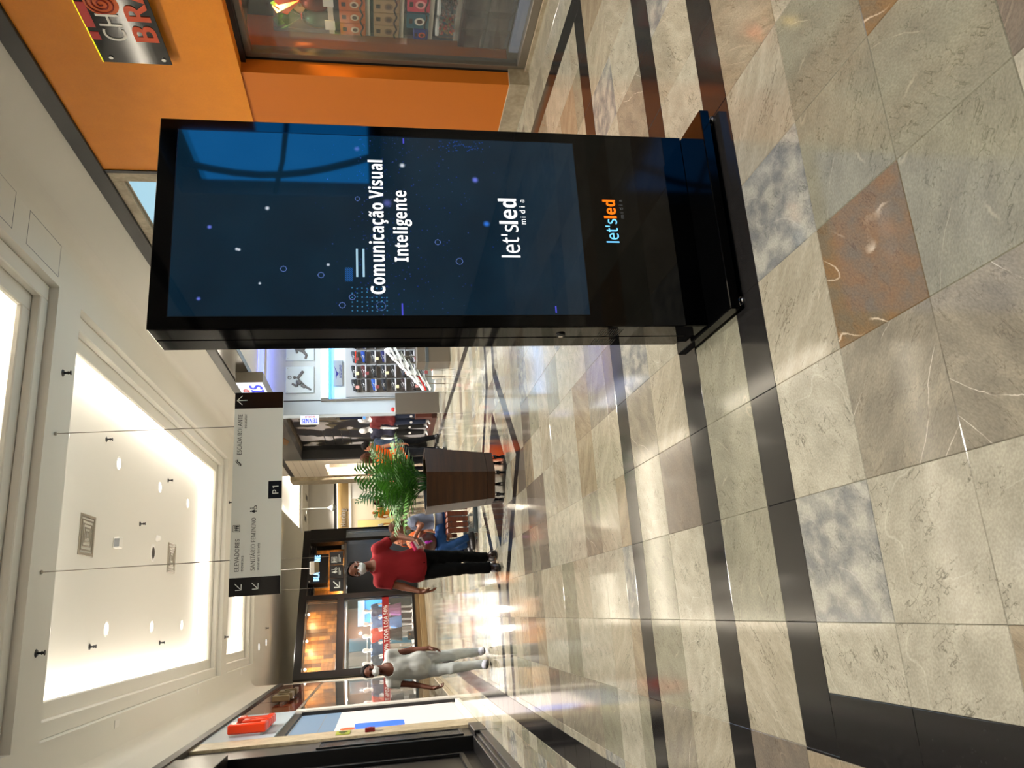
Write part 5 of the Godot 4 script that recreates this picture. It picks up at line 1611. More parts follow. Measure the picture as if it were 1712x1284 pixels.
# ---------------------------------------------------------------- soft bodies: distances on a grid, meshed as surface nets
class Field:
	var o: Vector3
	var h: float
	var nx: int
	var ny: int
	var nz: int
	var g := PackedFloat32Array()

	func _init(lo: Vector3, hi: Vector3, cell: float) -> void:
		o = lo
		h = cell
		nx = int(ceil((hi.x - lo.x) / h)) + 1
		ny = int(ceil((hi.y - lo.y) / h)) + 1
		nz = int(ceil((hi.z - lo.z) / h)) + 1
		g.resize(nx * ny * nz)
		g.fill(0.5)

	func span(lo: Vector3, hi: Vector3) -> Array:
		return [clampi(int((lo.x - o.x) / h), 0, nx - 1), clampi(int((hi.x - o.x) / h) + 1, 0, nx - 1), clampi(int((lo.y - o.y) / h), 0, ny - 1), clampi(int((hi.y - o.y) / h) + 1, 0, ny - 1), clampi(int((lo.z - o.z) / h), 0, nz - 1), clampi(int((hi.z - o.z) / h) + 1, 0, nz - 1)]

	# tapered capsule; stop: cut flat at b
	func cap(a: Vector3, b: Vector3, ra: float, rb: float, k := 0.04, stop := false) -> void:
		var r := maxf(ra, rb) + k + 2.0 * h
		var s := span(a.min(b) - Vector3(r, r, r), a.max(b) + Vector3(r, r, r))
		var ba := b - a
		var l2 := maxf(ba.length_squared(), 1e-9)
		var dir := ba / sqrt(l2)
		for iz in range(s[4], s[5] + 1):
			for iy in range(s[2], s[3] + 1):
				var at := (iz * ny + iy) * nx
				for ix in range(s[0], s[1] + 1):
					var p := o + Vector3(ix, iy, iz) * h - a
					var t := clampf(p.dot(ba) / l2, 0.0, 1.0)
					var d := (p - ba * t).length() - lerpf(ra, rb, t)
					if stop:
						d = maxf(d, (p - ba).dot(dir))
					var v := g[at + ix]
					var q := maxf(k - absf(v - d), 0.0) / maxf(k, 1e-6)
					g[at + ix] = minf(v, d) - q * q * k * 0.25

	func ell(c: Vector3, rad: Vector3, k := 0.04, basis := Basis.IDENTITY) -> void:
		var r := maxf(rad.x, maxf(rad.y, rad.z)) + k + 2.0 * h
		var s := span(c - Vector3(r, r, r), c + Vector3(r, r, r))
		var inv := basis.inverse()
		for iz in range(s[4], s[5] + 1):
			for iy in range(s[2], s[3] + 1):
				var at := (iz * ny + iy) * nx
				for ix in range(s[0], s[1] + 1):
					var p := inv * (o + Vector3(ix, iy, iz) * h - c)
					var k0 := (p / rad).length()
					var k1 := (p / (rad * rad)).length()
					var d := k0 * (k0 - 1.0) / maxf(k1, 1e-6)
					var v := g[at + ix]
					var q := maxf(k - absf(v - d), 0.0) / maxf(k, 1e-6)
					g[at + ix] = minf(v, d) - q * q * k * 0.25

	# keep only the side where (p - at).n < 0
	func cut(at0: Vector3, n: Vector3) -> void:
		for iz in nz:
			for iy in ny:
				var at := (iz * ny + iy) * nx
				for ix in nx:
					g[at + ix] = maxf(g[at + ix], (o + Vector3(ix, iy, iz) * h - at0).dot(n))

	# take a capsule out
	func sub(a: Vector3, b: Vector3, r: float) -> void:
		var ba := b - a
		var l2 := maxf(ba.length_squared(), 1e-9)
		for iz in nz:
			for iy in ny:
				var at := (iz * ny + iy) * nx
				for ix in nx:
					var p := o + Vector3(ix, iy, iz) * h - a
					var t := clampf(p.dot(ba) / l2, 0.0, 1.0)
					g[at + ix] = maxf(g[at + ix], r - (p - ba * t).length())

	func wrinkle(amp: float, f: FastNoiseLite, sc: Vector3) -> void:
		for iz in nz:
			for iy in ny:
				var at := (iz * ny + iy) * nx
				for ix in nx:
					if absf(g[at + ix]) < 0.05:
						g[at + ix] += amp * f.get_noise_3dv((o + Vector3(ix, iy, iz) * h) * sc)

	# adds the surface to [vertices, normals, indices]
	func emit(out: Array, xf := Transform3D.IDENTITY) -> void:
		var vs: PackedVector3Array = out[0]
		var ns: PackedVector3Array = out[1]
		var ids: PackedInt32Array = out[2]
		var idx := PackedInt32Array()
		idx.resize(nx * ny * nz)
		idx.fill(-1)
		var sy := nx
		var sz := nx * ny
		var corner := [0, 1, sy, sy + 1, sz, sz + 1, sz + sy, sz + sy + 1]
		var cpos := [Vector3(0, 0, 0), Vector3(1, 0, 0), Vector3(0, 1, 0), Vector3(1, 1, 0), Vector3(0, 0, 1), Vector3(1, 0, 1), Vector3(0, 1, 1), Vector3(1, 1, 1)]
		var edges := [[0, 1], [2, 3], [4, 5], [6, 7], [0, 2], [1, 3], [4, 6], [5, 7], [0, 4], [1, 5], [2, 6], [3, 7]]
		for iz in nz - 1:
			for iy in ny - 1:
				var at := (iz * ny + iy) * nx
				for ix in nx - 1:
					var c := at + ix
					var v0 := g[c]
					if v0 > 0.3:
						continue
					var m := 0
					var vals := [v0, g[c + 1], g[c + sy], g[c + sy + 1], g[c + sz], g[c + sz + 1], g[c + sz + sy], g[c + sz + sy + 1]]
					for q in 8:
						if vals[q] < 0.0:
							m += 1
					if m == 0 or m == 8:
						continue
					var sum := Vector3.ZERO
					var cnt := 0
					for e in edges:
						var a: float = vals[e[0]]
						var b: float = vals[e[1]]
						if (a < 0.0) != (b < 0.0):
							sum += (cpos[e[0]] as Vector3).lerp(cpos[e[1]], a / (a - b))
							cnt += 1
					var nrm := Vector3(vals[1] + vals[3] + vals[5] + vals[7] - vals[0] - vals[2] - vals[4] - vals[6], vals[2] + vals[3] + vals[6] + vals[7] - vals[0] - vals[1] - vals[4] - vals[5], vals[4] + vals[5] + vals[6] + vals[7] - vals[0] - vals[1] - vals[2] - vals[3])
					idx[c] = vs.size()
					vs.append(xf * (o + (Vector3(ix, iy, iz) + sum / cnt) * h))
					ns.append((xf.basis * nrm).normalized())
		for iz in range(1, nz - 1):
			for iy in range(1, ny - 1):
				var at := (iz * ny + iy) * nx
				for ix in range(1, nx - 1):
					var c := at + ix
					if idx[c] < 0 and idx[c - 1] < 0 and idx[c - sy] < 0:
						continue
					var inside := g[c] < 0.0
					for ax in 3:
						var st: int = [1, sy, sz][ax]
						if (g[c + st] < 0.0) == inside:
							continue
						var u: int = [sy, sz, 1][ax]
						var w: int = [sz, 1, sy][ax]
						var a := idx[c - u - w]
						var b := idx[c - w]
						var d := idx[c]
						var e := idx[c - u]
						if a < 0 or b < 0 or d < 0 or e < 0:
							continue
						if inside:
							ids.append_array([a, d, b, a, e, d])
						else:
							ids.append_array([a, b, d, a, d, e])
		out[0] = vs
		out[1] = ns
		out[2] = ids


func soft(out: Array) -> ArrayMesh:
	var arr := []
	arr.resize(Mesh.ARRAY_MAX)
	arr[Mesh.ARRAY_VERTEX] = out[0]
	arr[Mesh.ARRAY_NORMAL] = out[1]
	arr[Mesh.ARRAY_INDEX] = out[2]
	var am := ArrayMesh.new()
	if (out[0] as PackedVector3Array).size() > 0:
		am.add_surface_from_arrays(Mesh.PRIMITIVE_TRIANGLES, arr)
	return am


func empty_out() -> Array:
	return [PackedVector3Array(), PackedVector3Array(), PackedInt32Array()]


# a standing figure of height hh at `at`, turned by `turn` about y from facing +z; its joints in world places
func rig(hh: float, at: Vector3, turn: float, arms := [Vector3(0.06, -0.27, 0.02), Vector3(0.02, -0.24, 0.08), Vector3(-0.06, -0.27, 0.02), Vector3(-0.02, -0.24, 0.08)], stride := 0.06) -> Dictionary:
	var s := hh / 1.74
	var b := Basis(Vector3.UP, turn)
	var w := func(x: float, y: float, z: float) -> Vector3:
		return at + b * (Vector3(x, y, z) * s)
	var j := {"s": s, "face": b}
	j.head = w.call(0, 1.615, 0.02)
	j.neck = w.call(0, 1.45, -0.01)
	j.chest = w.call(0, 1.27, 0)
	j.waist = w.call(0, 1.05, 0.0)
	j.pelvis = w.call(0, 0.92, 0)
	j.shL = w.call(0.185, 1.40, 0)
	j.shR = w.call(-0.185, 1.40, 0)
	j.elL = j.shL + b * (arms[0] as Vector3) * s
	j.wrL = j.elL + b * (arms[1] as Vector3) * s
	j.elR = j.shR + b * (arms[2] as Vector3) * s
	j.wrR = j.elR + b * (arms[3] as Vector3) * s
	j.hnL = (j.wrL - j.elL).normalized()
	j.hnR = (j.wrR - j.elR).normalized()
	j.hipL = w.call(0.09, 0.88, 0)
	j.hipR = w.call(-0.09, 0.88, 0)
	j.knL = w.call(0.095, 0.48, 0.02 + stride)
	j.knR = w.call(-0.095, 0.48, 0.02 - stride)
	j.anL = w.call(0.1, 0.085, stride * 1.8 - 0.02)
	j.anR = w.call(-0.1, 0.085, -stride * 1.8 - 0.02)
	j.toeL = b * Vector3(0.15, 0, 1)
	j.toeR = b * Vector3(-0.15, 0, 1)
	return j


func hand(out: Array, wrist: Vector3, dir: Vector3, side: float, face: Basis, s: float, curl: float, cell: float) -> void:
	# local frame: -y along the fingers, x towards the thumb side of the figure's front
	var y := -dir.normalized()
	var z := (face.x * side)
	z = (z - y * z.dot(y)).normalized()
	var x := y.cross(z)
	if x.dot(face.z) < 0.0:
		x = -x
	var bas := Basis(x, y, x.cross(y))
	var f := Field.new(Vector3(-0.075, -0.21, -0.075) * s, Vector3(0.085, 0.03, 0.075) * s, cell)
	f.cap(Vector3(0, 0.02, 0) * s, Vector3(0, -0.02, 0) * s, 0.027 * s, 0.028 * s, 0.02)
	f.ell(Vector3(0, -0.055, 0) * s, Vector3(0.042, 0.05, 0.019) * s, 0.015)
	var inward := -1.0 if bas.z.dot(face.x * side) > 0.0 else 1.0
	for k in 4:
		var px: float = [0.030, 0.0105, -0.0095, -0.028][k]
		var ln: float = [0.072, 0.08, 0.074, 0.058][k]
		var p := Vector3(px, -0.095 + (0.006 if k == 3 else 0.0), 0) * s
		var a: float = curl * [0.25, 0.4, 0.5, 0.6][k]
		for q in 3:
			var e: Vector3 = p + Vector3(px * 0.12, -cos(a), sin(a) * inward) * ln * s * [0.45, 0.32, 0.25][q]
			f.cap(p, e, [0.0098, 0.009, 0.0082][q] * s, [0.009, 0.0082, 0.007][q] * s, 0.006)
			p = e
			a += curl * 0.55
	var t0 := Vector3(0.028, -0.03, 0) * s
	var t1 := t0 + Vector3(0.026, -0.03, 0.012 * inward) * s
	var t2 := t1 + Vector3(0.006, -0.034, 0.014 * inward) * s
	f.cap(t0, t1, 0.015 * s, 0.012 * s, 0.012)
	f.cap(t1, t2, 0.0115 * s, 0.0085 * s, 0.006)
	f.emit(out, Transform3D(bas, wrist))


func head_field(s: float, cell: float) -> Field:
	var f := Field.new(Vector3(-0.115, -0.2, -0.14) * s, Vector3(0.115, 0.15, 0.15) * s, cell)
	f.ell(Vector3(0, 0.03, -0.012) * s, Vector3(0.077, 0.093, 0.097) * s, 0.02)
	f.ell(Vector3(0, -0.045, 0.022) * s, Vector3(0.058, 0.07, 0.066) * s, 0.04)
	f.ell(Vector3(0, -0.088, 0.055) * s, Vector3(0.026, 0.02, 0.024) * s, 0.03)
	f.ell(Vector3(0, 0.022, 0.072) * s, Vector3(0.055, 0.014, 0.016) * s, 0.02)
	f.cap(Vector3(0, 0.012, 0.085) * s, Vector3(0, -0.026, 0.103) * s, 0.009 * s, 0.014 * s, 0.014)
	f.ell(Vector3(0, -0.032, 0.092) * s, Vector3(0.02, 0.01, 0.012) * s, 0.01)
	f.ell(Vector3(0, -0.058, 0.078) * s, Vector3(0.026, 0.006, 0.012) * s, 0.006)
	f.ell(Vector3(0, -0.068, 0.077) * s, Vector3(0.022, 0.007, 0.012) * s, 0.006)
	for e in [-1.0, 1.0]:
		f.ell(Vector3(0.076 * e, -0.008, -0.012) * s, Vector3(0.01, 0.03, 0.019) * s, 0.008, Basis(Vector3.UP, 0.35 * e))
		f.ell(Vector3(0.04 * e, -0.02, 0.062) * s, Vector3(0.022, 0.018, 0.018) * s, 0.02)
		f.sub(Vector3(0.032 * e, 0.004, 0.094) * s, Vector3(0.034 * e, 0.004, 0.092) * s, 0.014 * s)
	f.cap(Vector3(0, -0.05, -0.03) * s, Vector3(0, -0.19, -0.035) * s, 0.054 * s, 0.058 * s, 0.03)
	return f


func bounds(pts: Array, m: float) -> Array:
	var lo: Vector3 = pts[0]
	var hi: Vector3 = pts[0]
	for p in pts:
		lo = lo.min(p)
		hi = hi.max(p)
	return [lo - Vector3(m, m, m), hi + Vector3(m, m, m)]


# wear: skin, shirt, sleeve (0..2 along the arm), hem, trousers, shoe, hair, hairlong, mask, belly, cell
func figure(t: Node3D, j: Dictionary, wear: Dictionary) -> void:
	var s: float = j.s
	var cell: float = wear.get("cell", 0.014)
	var fb: Basis = j.face
	var hb: Basis = wear.get("look", fb)
	var ori := -t.position
	for k in j.keys():
		if j[k] is Vector3 and k != "toeL" and k != "toeR" and k != "hnL" and k != "hnR":
			j[k] += ori
	var tw := fb.x
	var belly: float = wear.get("belly", 0.0)
	# skin: one surface from head to feet
	var bd := bounds([j.head, j.anL, j.anR, j.wrL, j.wrR, j.shL, j.shR, j.elL, j.elR, j.knL, j.knR], 0.11)
	var f := Field.new(bd[0], bd[1], cell)
	f.cap(j.neck + Vector3(0, 0.06, 0) * s, j.chest, 0.052 * s, 0.10 * s, 0.05)
	f.cap(j.shL, j.shR, 0.05 * s, 0.05 * s, 0.05)
	f.ell(j.chest, Vector3(0.145, 0.17, 0.095) * s, 0.05, fb)
	f.ell(j.waist, Vector3(0.125, 0.16, 0.09) * s, 0.05, fb)
	f.ell(j.pelvis, Vector3(0.145, 0.11, 0.10) * s, 0.05, fb)
	for e in ["L", "R"]:
		f.cap(j["sh" + e], j["el" + e], 0.048 * s, 0.040 * s, 0.03)
		f.cap(j["el" + e], j["wr" + e], 0.041 * s, 0.027 * s, 0.02)
		f.cap(j["hip" + e], j["kn" + e], 0.072 * s, 0.050 * s, 0.03)
		f.cap(j["kn" + e], j["an" + e], 0.050 * s, 0.035 * s, 0.02)
	var out := empty_out()
	f.emit(out)
	head_field(s, minf(cell * 0.5, 0.007)).emit(out, Transform3D(hb, j.head))
	var hc := cell * 0.36
	hand(out, j.wrL, j.hnL, 1.0, fb, s, wear.get("curlL", 0.6), hc)
	hand(out, j.wrR, j.hnR, -1.0, fb, s, wear.get("curlR", 0.6), hc)
	put("body", soft(out), wear.skin, t)
	# shirt
	var wn := noise(wear.get("seed", 3), 1.0, 2)
	if wear.has("shirt"):
		var sl: float = wear.get("sleeve", 0.6)
		bd = bounds([j.neck, j.pelvis, j.shL, j.shR, j.elL, j.elR] + ([j.wrL, j.wrR] if sl > 1.0 else []), 0.16)
		f = Field.new(bd[0], bd[1], cell)
		f.cap(j.shL + Vector3(0, -0.015, 0), j.shR + Vector3(0, -0.015, 0), 0.068 * s, 0.068 * s, 0.05)
		f.cap(j.neck + Vector3(0, -0.02, 0) * s, j.chest, 0.075 * s, 0.11 * s, 0.06)
		f.ell(j.chest, Vector3(0.172 + belly * 0.3, 0.19, 0.115 + belly * 0.5) * s, 0.06, fb)
		f.ell(j.waist + fb.z * belly * 0.5, Vector3(0.158 + belly, 0.20, 0.112 + belly) * s, 0.06, fb)
		f.ell(j.pelvis + Vector3(0, 0.02, 0), Vector3(0.192 + belly * 0.6, 0.17, 0.142 + belly * 0.5) * s, 0.06, fb)
		for e in ["L", "R"]:
			var a: Vector3 = j["sh" + e]
			var m: Vector3 = a.lerp(j["el" + e], minf(sl, 1.0))
			f.cap(a, m, 0.066 * s, lerpf(0.068, 0.056, minf(sl, 1.0)) * s, 0.04, sl < 1.0)
			if sl > 1.0:
				f.cap(m, m.lerp(j["wr" + e], sl - 1.0), 0.054 * s, 0.043 * s, 0.03, true)
		f.wrinkle(wear.get("wrinkle", 0.010), wn, Vector3(7, 4.5, 7))
		f.cut(Vector3(0, wear.get("hem", 0.80) * s, 0) + Vector3(0, j.pelvis.y - 0.92 * s, 0), Vector3.DOWN)
		f.sub(j.neck + Vector3(0, 0.16, 0.03) * s, j.neck + fb.z * wear.get("neckout", 0.05) * s + Vector3(0, wear.get("neckdown", 0.02), 0) * s, wear.get("neckr", 0.075) * s)
		out = empty_out()
		f.emit(out)
		put("shirt", soft(out), wear.shirt, t)
	if wear.has("trousers"):
		bd = bounds([j.pelvis, j.knL, j.knR, j.anL, j.anR, j.hipL, j.hipR], 0.17)
		f = Field.new(bd[0], bd[1], cell)
		f.ell(j.pelvis, Vector3(0.165, 0.12, 0.118) * s, 0.05, fb)
		f.cap(j.pelvis, j.waist, 0.13 * s, 0.12 * s, 0.05)
		var flare: float = wear.get("flare", 0.055)
		var stop: float = wear.get("leg", 0.98)
		for e in ["L", "R"]:
			f.cap(j["hip" + e], j["kn" + e], 0.088 * s, 0.070 * s, 0.03)
			f.cap(j["kn" + e], (j["kn" + e] as Vector3).lerp(j["an" + e], stop), 0.069 * s, flare * s, 0.03, true)
		f.wrinkle(0.010, wn, Vector3(8, 7, 8))
		f.cut(j.waist + Vector3(0, 0.0, 0), Vector3.UP)
		out = empty_out()
		f.emit(out)
		put("trousers", soft(out), wear.trousers, t)
	for e in ["L", "R"]:
		var an: Vector3 = j["an" + e]
		var td: Vector3 = (j["toe" + e] as Vector3).normalized()
		var tilt: float = wear.get("tilt" + e, 0.0)
		var heel := an - td * 0.045 * s + Vector3(0, -0.045, 0) * s
		var toe := an + td * 0.165 * s + Vector3(0, -0.05 + tilt, 0) * s
		f = Field.new(an - Vector3(0.25, 0.14, 0.25) * s, an + Vector3(0.25, 0.09, 0.25) * s, maxf(0.010, cell * 0.7))
		f.cap(heel, toe, 0.042 * s, 0.040 * s, 0.03)
		f.cap(heel.lerp(toe, 0.35), heel.lerp(toe, 0.75), 0.050 * s, 0.047 * s, 0.02)
		f.cap(an + Vector3(0, 0.01, 0), an + Vector3(0, -0.03, 0), 0.045 * s, 0.048 * s, 0.03)
		var up := (toe - heel).cross(td.cross(Vector3.UP)).normalized()
		if up.y > 0.0:
			up = -up
		f.cut(heel.lerp(toe, 0.5) + up * 0.034 * s, up)
		out = empty_out()
		f.emit(out)
		var sho := put("shoe", soft(out), wear.shoe, t)
		if wear.has("sole"):
			f = Field.new(an - Vector3(0.25, 0.14, 0.25) * s, an + Vector3(0.25, 0.09, 0.25) * s, maxf(0.010, cell * 0.7))
			f.cap(heel, toe, 0.045 * s, 0.043 * s, 0.03)
			f.cap(heel.lerp(toe, 0.35), heel.lerp(toe, 0.75), 0.053 * s, 0.05 * s, 0.02)
			f.cut(heel.lerp(toe, 0.5) + up * 0.038 * s, up)
			f.cut(heel.lerp(toe, 0.5) + up * 0.012 * s, -up)
			out = empty_out()
			f.emit(out)
			put("sole", soft(out), wear.sole, sho)
	# hair, eyes, mask in head axes
	var hx := Transform3D(hb, j.head)
	if wear.has("hair"):
		f = Field.new(Vector3(-0.14, -0.42 if wear.has("hairlong") else -0.12, -0.17) * s, Vector3(0.14, 0.16, 0.14) * s, minf(cell * 0.6, 0.008))
		f.ell(Vector3(0, 0.042, -0.02) * s, Vector3(0.085, 0.096, 0.103) * s, 0.02)
		if wear.has("hairlong"):
			for e in [-1.0, 0.0, 1.0]:
				f.cap(Vector3(0.055 * e, 0.02, -0.06) * s, Vector3(0.075 * e, -0.09 - float(wear.hairlong), -0.075) * s, 0.055 * s, 0.035 * s, 0.03)
		else:
			f.cap(Vector3(0, 0.0, -0.075) * s, Vector3(0, -0.06, -0.07) * s, 0.058 * s, 0.045 * s, 0.03)
			f.cut(Vector3(0, -0.055, 0) * s, Vector3.DOWN)
		f.cut(Vector3(0, 0.075, 0.062) * s, Vector3(0, -0.55, 0.83))
		f.cut(Vector3(0, 0.02, 0.02) * s, Vector3(0, -0.45, 0.9))
		f.wrinkle(0.006, wn, Vector3(30, 12, 30))
		out = empty_out()
		f.emit(out, hx)
		put("hair", soft(out), wear.hair, t)
	for e in [-1.0, 1.0]:
		var mb := MB.new()
		mb.xf = hx
		put("eye", mb.ell(Vector3(0.032 * e, 0.004, 0.078) * s, Vector3(0.013, 0.009, 0.009) * s, Basis.IDENTITY, 10, 8).done(), mat(Color(0.10, 0.07, 0.06), 0.25), t)
		mb = MB.new()
		mb.xf = hx
		put("eyebrow", mb.ell(Vector3(0.034 * e, 0.027, 0.083) * s, Vector3(0.02, 0.0045, 0.006) * s, Basis(Vector3.FORWARD, 0.15 * e), 8, 6).done(), wear.get("hair", M.hair), t)
	if wear.get("mask", false):
		f = Field.new(Vector3(-0.1, -0.15, -0.04) * s, Vector3(0.1, 0.03, 0.16) * s, minf(cell * 0.4, 0.006))
		f.ell(Vector3(0, -0.05, 0.038) * s, Vector3(0.066, 0.062, 0.07) * s, 0.02)
		f.cap(Vector3(0, -0.012, 0.09) * s, Vector3(0, -0.05, 0.112) * s, 0.014 * s, 0.02 * s, 0.02)
		f.cut(Vector3(0, -0.005, 0.09) * s, Vector3(0, 1, 0.12))
		f.cut(Vector3(0, -0.05, 0.015) * s, Vector3(0, 0, -1))
		f.wrinkle(0.004, wn, Vector3(12, 60, 12))
		out = empty_out()
		f.emit(out, hx)
		var mk := put("face_mask", soft(out), M.mask, t)
		for e in [-1.0, 1.0]:
			var mb := MB.new()
			mb.xf = hx
			mb.tube([Vector3(0.058 * e, -0.015, 0.05) * s, Vector3(0.078 * e, 0.0, 0.01) * s, Vector3(0.086 * e, 0.01, -0.018) * s, Vector3(0.082 * e, -0.03, -0.01) * s, Vector3(0.06 * e, -0.075, 0.045) * s], [0.0022], 5)
			put("ear_loop", mb.done(), M.mask, mk)
	for k in j.keys():
		if j[k] is Vector3 and k != "toeL" and k != "toeR" and k != "hnL" and k != "hnR":
			j[k] -= ori


func build_people() -> void:
	var cloth := func(c: Color) -> StandardMaterial3D:
		var m := mat(c, 0.85)
		m.rim_enabled = true
		m.rim = 0.12
		m.metallic_specular = 0.25
		return m
	# the man in the red T-shirt
	var j := rig(1.74, Vector3(0.53, 0, -9.1), 0.0)
	j.head = Vector3(0.520, 1.625, -9.08); j.neck = Vector3(0.548, 1.445, -9.11)
	j.chest = Vector3(0.545, 1.26, -9.11); j.waist = Vector3(0.53, 1.05, -9.10); j.pelvis = Vector3(0.525, 0.92, -9.1)
	j.shR = Vector3(0.365, 1.375, -9.1); j.elR = Vector3(0.292, 1.11, -9.08); j.wrR = Vector3(0.222, 0.905, -8.98)
	j.shL = Vector3(0.735, 1.385, -9.1); j.elL = Vector3(0.872, 1.15, -9.12); j.wrL = Vector3(0.80, 0.945, -8.95)
	j.hnR = Vector3(-0.02, -1, 0.1); j.hnL = Vector3(-0.55, -0.75, 0.3)
	j.hipR = Vector3(0.44, 0.86, -9.1); j.hipL = Vector3(0.61, 0.86, -9.1)
	j.knR = Vector3(0.45, 0.49, -9.02); j.anR = Vector3(0.443, 0.09, -9.03)
	j.knL = Vector3(0.592, 0.48, -9.1); j.anL = Vector3(0.57, 0.10, -9.24)
	j.toeR = Vector3(-0.15, 0, 1); j.toeL = Vector3(0.2, 0, 1)
	var t := thing("person", "man in a red T-shirt, black trousers and a white face mask walking towards the camera", "person", Vector3(0.53, 0, -9.1))
	figure(t, j, {"skin": M.skin, "shirt": cloth.call(Color(0.52, 0.13, 0.15)), "sleeve": 0.62, "hem": 0.83, "trousers": cloth.call(Color(0.018, 0.019, 0.024)), "shoe": mat(Color(0.13, 0.07, 0.06), 0.35), "sole": mat(Color(0.06, 0.04, 0.04), 0.6), "hair": M.hair, "mask": true, "belly": 0.012, "look": Basis(Vector3.UP, -0.18) * Basis(Vector3.RIGHT, 0.12) * Basis(Vector3.BACK, 0.10), "flare": 0.066, "seed": 5, "curlR": 0.5, "curlL": 1.1, "cell": 0.0125})
	var bx := thing("box", "small pink and white box held by the red-shirted man", "box", Vector3(0.752, 0.925, -8.965))
	bx.rotation = Vector3(0.15, 0.2, 0.5)
	put("carton", boxmesh(Vector3(-0.05, -0.07, -0.03), Vector3(0.05, 0.07, 0.03), 0.004), mat(Color(0.85, 0.84, 0.86), 0.5), bx)
	put("pink_edge", boxmesh(Vector3(-0.052, 0.045, -0.032), Vector3(0.052, 0.072, 0.032), 0.003), mat(Color(0.75, 0.12, 0.35), 0.5), bx)
	put("picture", boxmesh(Vector3(-0.03, -0.05, 0.029), Vector3(0.035, 0.02, 0.0315)), mat(Color(0.30, 0.33, 0.40), 0.5), bx)
	# the man in white
	j = rig(1.62, Vector3(-0.655, 0, -10.3), 0.0)
	j.head = Vector3(-0.662, 1.498, -10.27); j.neck = Vector3(-0.657, 1.345, -10.3)
	j.chest = Vector3(-0.657, 1.16, -10.3); j.waist = Vector3(-0.645, 0.97, -10.29); j.pelvis = Vector3(-0.64, 0.86, -10.3)
	j.shL = Vector3(-0.495, 1.265, -10.3); j.elL = Vector3(-0.455, 0.99, -10.32); j.wrL = Vector3(-0.445, 0.775, -10.24)
	j.shR = Vector3(-0.825, 1.255, -10.3); j.elR = Vector3(-0.865, 0.985, -10.32); j.wrR = Vector3(-0.915, 0.745, -10.2)
	j.hnL = Vector3(-0.12, -1, 0.15); j.hnR = Vector3(0.0, -1, 0.2)
	j.hipL = Vector3(-0.565, 0.81, -10.3); j.hipR = Vector3(-0.72, 0.81, -10.3)
	j.knL = Vector3(-0.55, 0.46, -10.33); j.anL = Vector3(-0.553, 0.115, -10.56)
	j.knR = Vector3(-0.70, 0.49, -10.18); j.anR = Vector3(-0.685, 0.095, -10.2)
	j.toeL = Vector3(0.12, 0, 1); j.toeR = Vector3(-0.1, 0, 1)
	t = thing("person", "man in a white T-shirt, white trousers and a face mask walking on the left", "person", Vector3(-0.655, 0, -10.3))
	figure(t, j, {"skin": M.skin2, "shirt": cloth.call(Color(0.72, 0.73, 0.72)), "sleeve": 0.42, "hem": 0.80, "trousers": cloth.call(Color(0.72, 0.74, 0.74)), "shoe": mat(Color(0.74, 0.74, 0.80), 0.5), "sole": mat(Color(0.08, 0.06, 0.07), 0.6), "hair": M.hair, "mask": true, "neckdown": -0.06, "neckout": 0.07, "neckr": 0.088, "look": Basis(Vector3.UP, -0.1) * Basis(Vector3.RIGHT, 0.10), "flare": 0.06, "seed": 8, "tiltR": 0.05, "curlR": 0.9, "cell": 0.0125, "wrinkle": 0.012})
	# the woman on the bench
	var o := Vector3(1.22, 0, -11.1)
	j = rig(1.62, o, -PI / 2)
	var dn := Vector3(0.02, -0.40, 0)
	for k in ["head", "neck", "chest", "waist", "pelvis", "shL", "shR", "elL", "elR", "wrL", "wrR", "hipL", "hipR"]:
		j[k] += dn
	j.neck += Vector3(-0.03, 0, 0); j.head += Vector3(-0.06, 0, 0)
	j.hipL = Vector3(1.22, 0.49, -11.02); j.hipR = Vector3(1.22, 0.49, -11.2)
	j.knL = Vector3(0.83, 0.50, -10.98); j.knR = Vector3(0.84, 0.50, -11.24)
	j.anL = Vector3(0.98, 0.10, -10.96); j.anR = Vector3(0.90, 0.10, -11.25)
	j.toeL = Vector3(-1, 0, 0.1); j.toeR = Vector3(-1, 0, -0.1)
	j.elL = Vector3(1.17, 0.78, -10.88); j.wrL = Vector3(1.01, 0.88, -10.86); j.hnL = Vector3(-0.7, 0.5, -0.3)
	j.elR = Vector3(1.15, 0.76, -11.35); j.wrR = Vector3(0.95, 0.80, -11.25); j.hnR = Vector3(-0.8, 0.2, 0.4)
	t = thing("person", "woman in a grey T-shirt and blue jeans seated sideways on the slatted bench", "person", o)
	figure(t, j, {"skin": M.skin, "shirt": cloth.call(Color(0.38, 0.40, 0.47)), "sleeve": 0.55, "hem": 0.93, "trousers": cloth.call(Color(0.14, 0.26, 0.44)), "shoe": mat(Color(0.12, 0.1, 0.1), 0.5), "hair": M.brownhair, "hairlong": 0.1, "seed": 11, "cell": 0.0135, "sit": true})
	var belt := MB.new()
	var ring_pts := []
	for k in 17:
		var a := TAU * k / 16.0
		ring_pts.append(Vector3(0.02 + 0.125 * cos(a), 0.585, 0.165 * sin(a)))
	put("belt", belt.tube(ring_pts, [0.014], 6).done(), mat(Color(0.72, 0.69, 0.60), 0.5), t)
	var bag := thing("bag", "reddish brown leather bag with a purple charm on the seated woman's lap", "bag", Vector3(0.93, 0.57, -10.98))
	var f := Field.new(Vector3(-0.2, -0.03, -0.2), Vector3(0.2, 0.34, 0.2), 0.014)
	f.ell(Vector3(0, 0.12, 0), Vector3(0.14, 0.14, 0.10), 0.02)
	f.cut(Vector3(0, 0.0, 0), Vector3.DOWN)
	f.cut(Vector3(0, 0.23, 0), Vector3.UP)
	var out := empty_out()
	f.emit(out)
	put("pouch", soft(out), mat(Color(0.25, 0.075, 0.04), 0.4), bag)
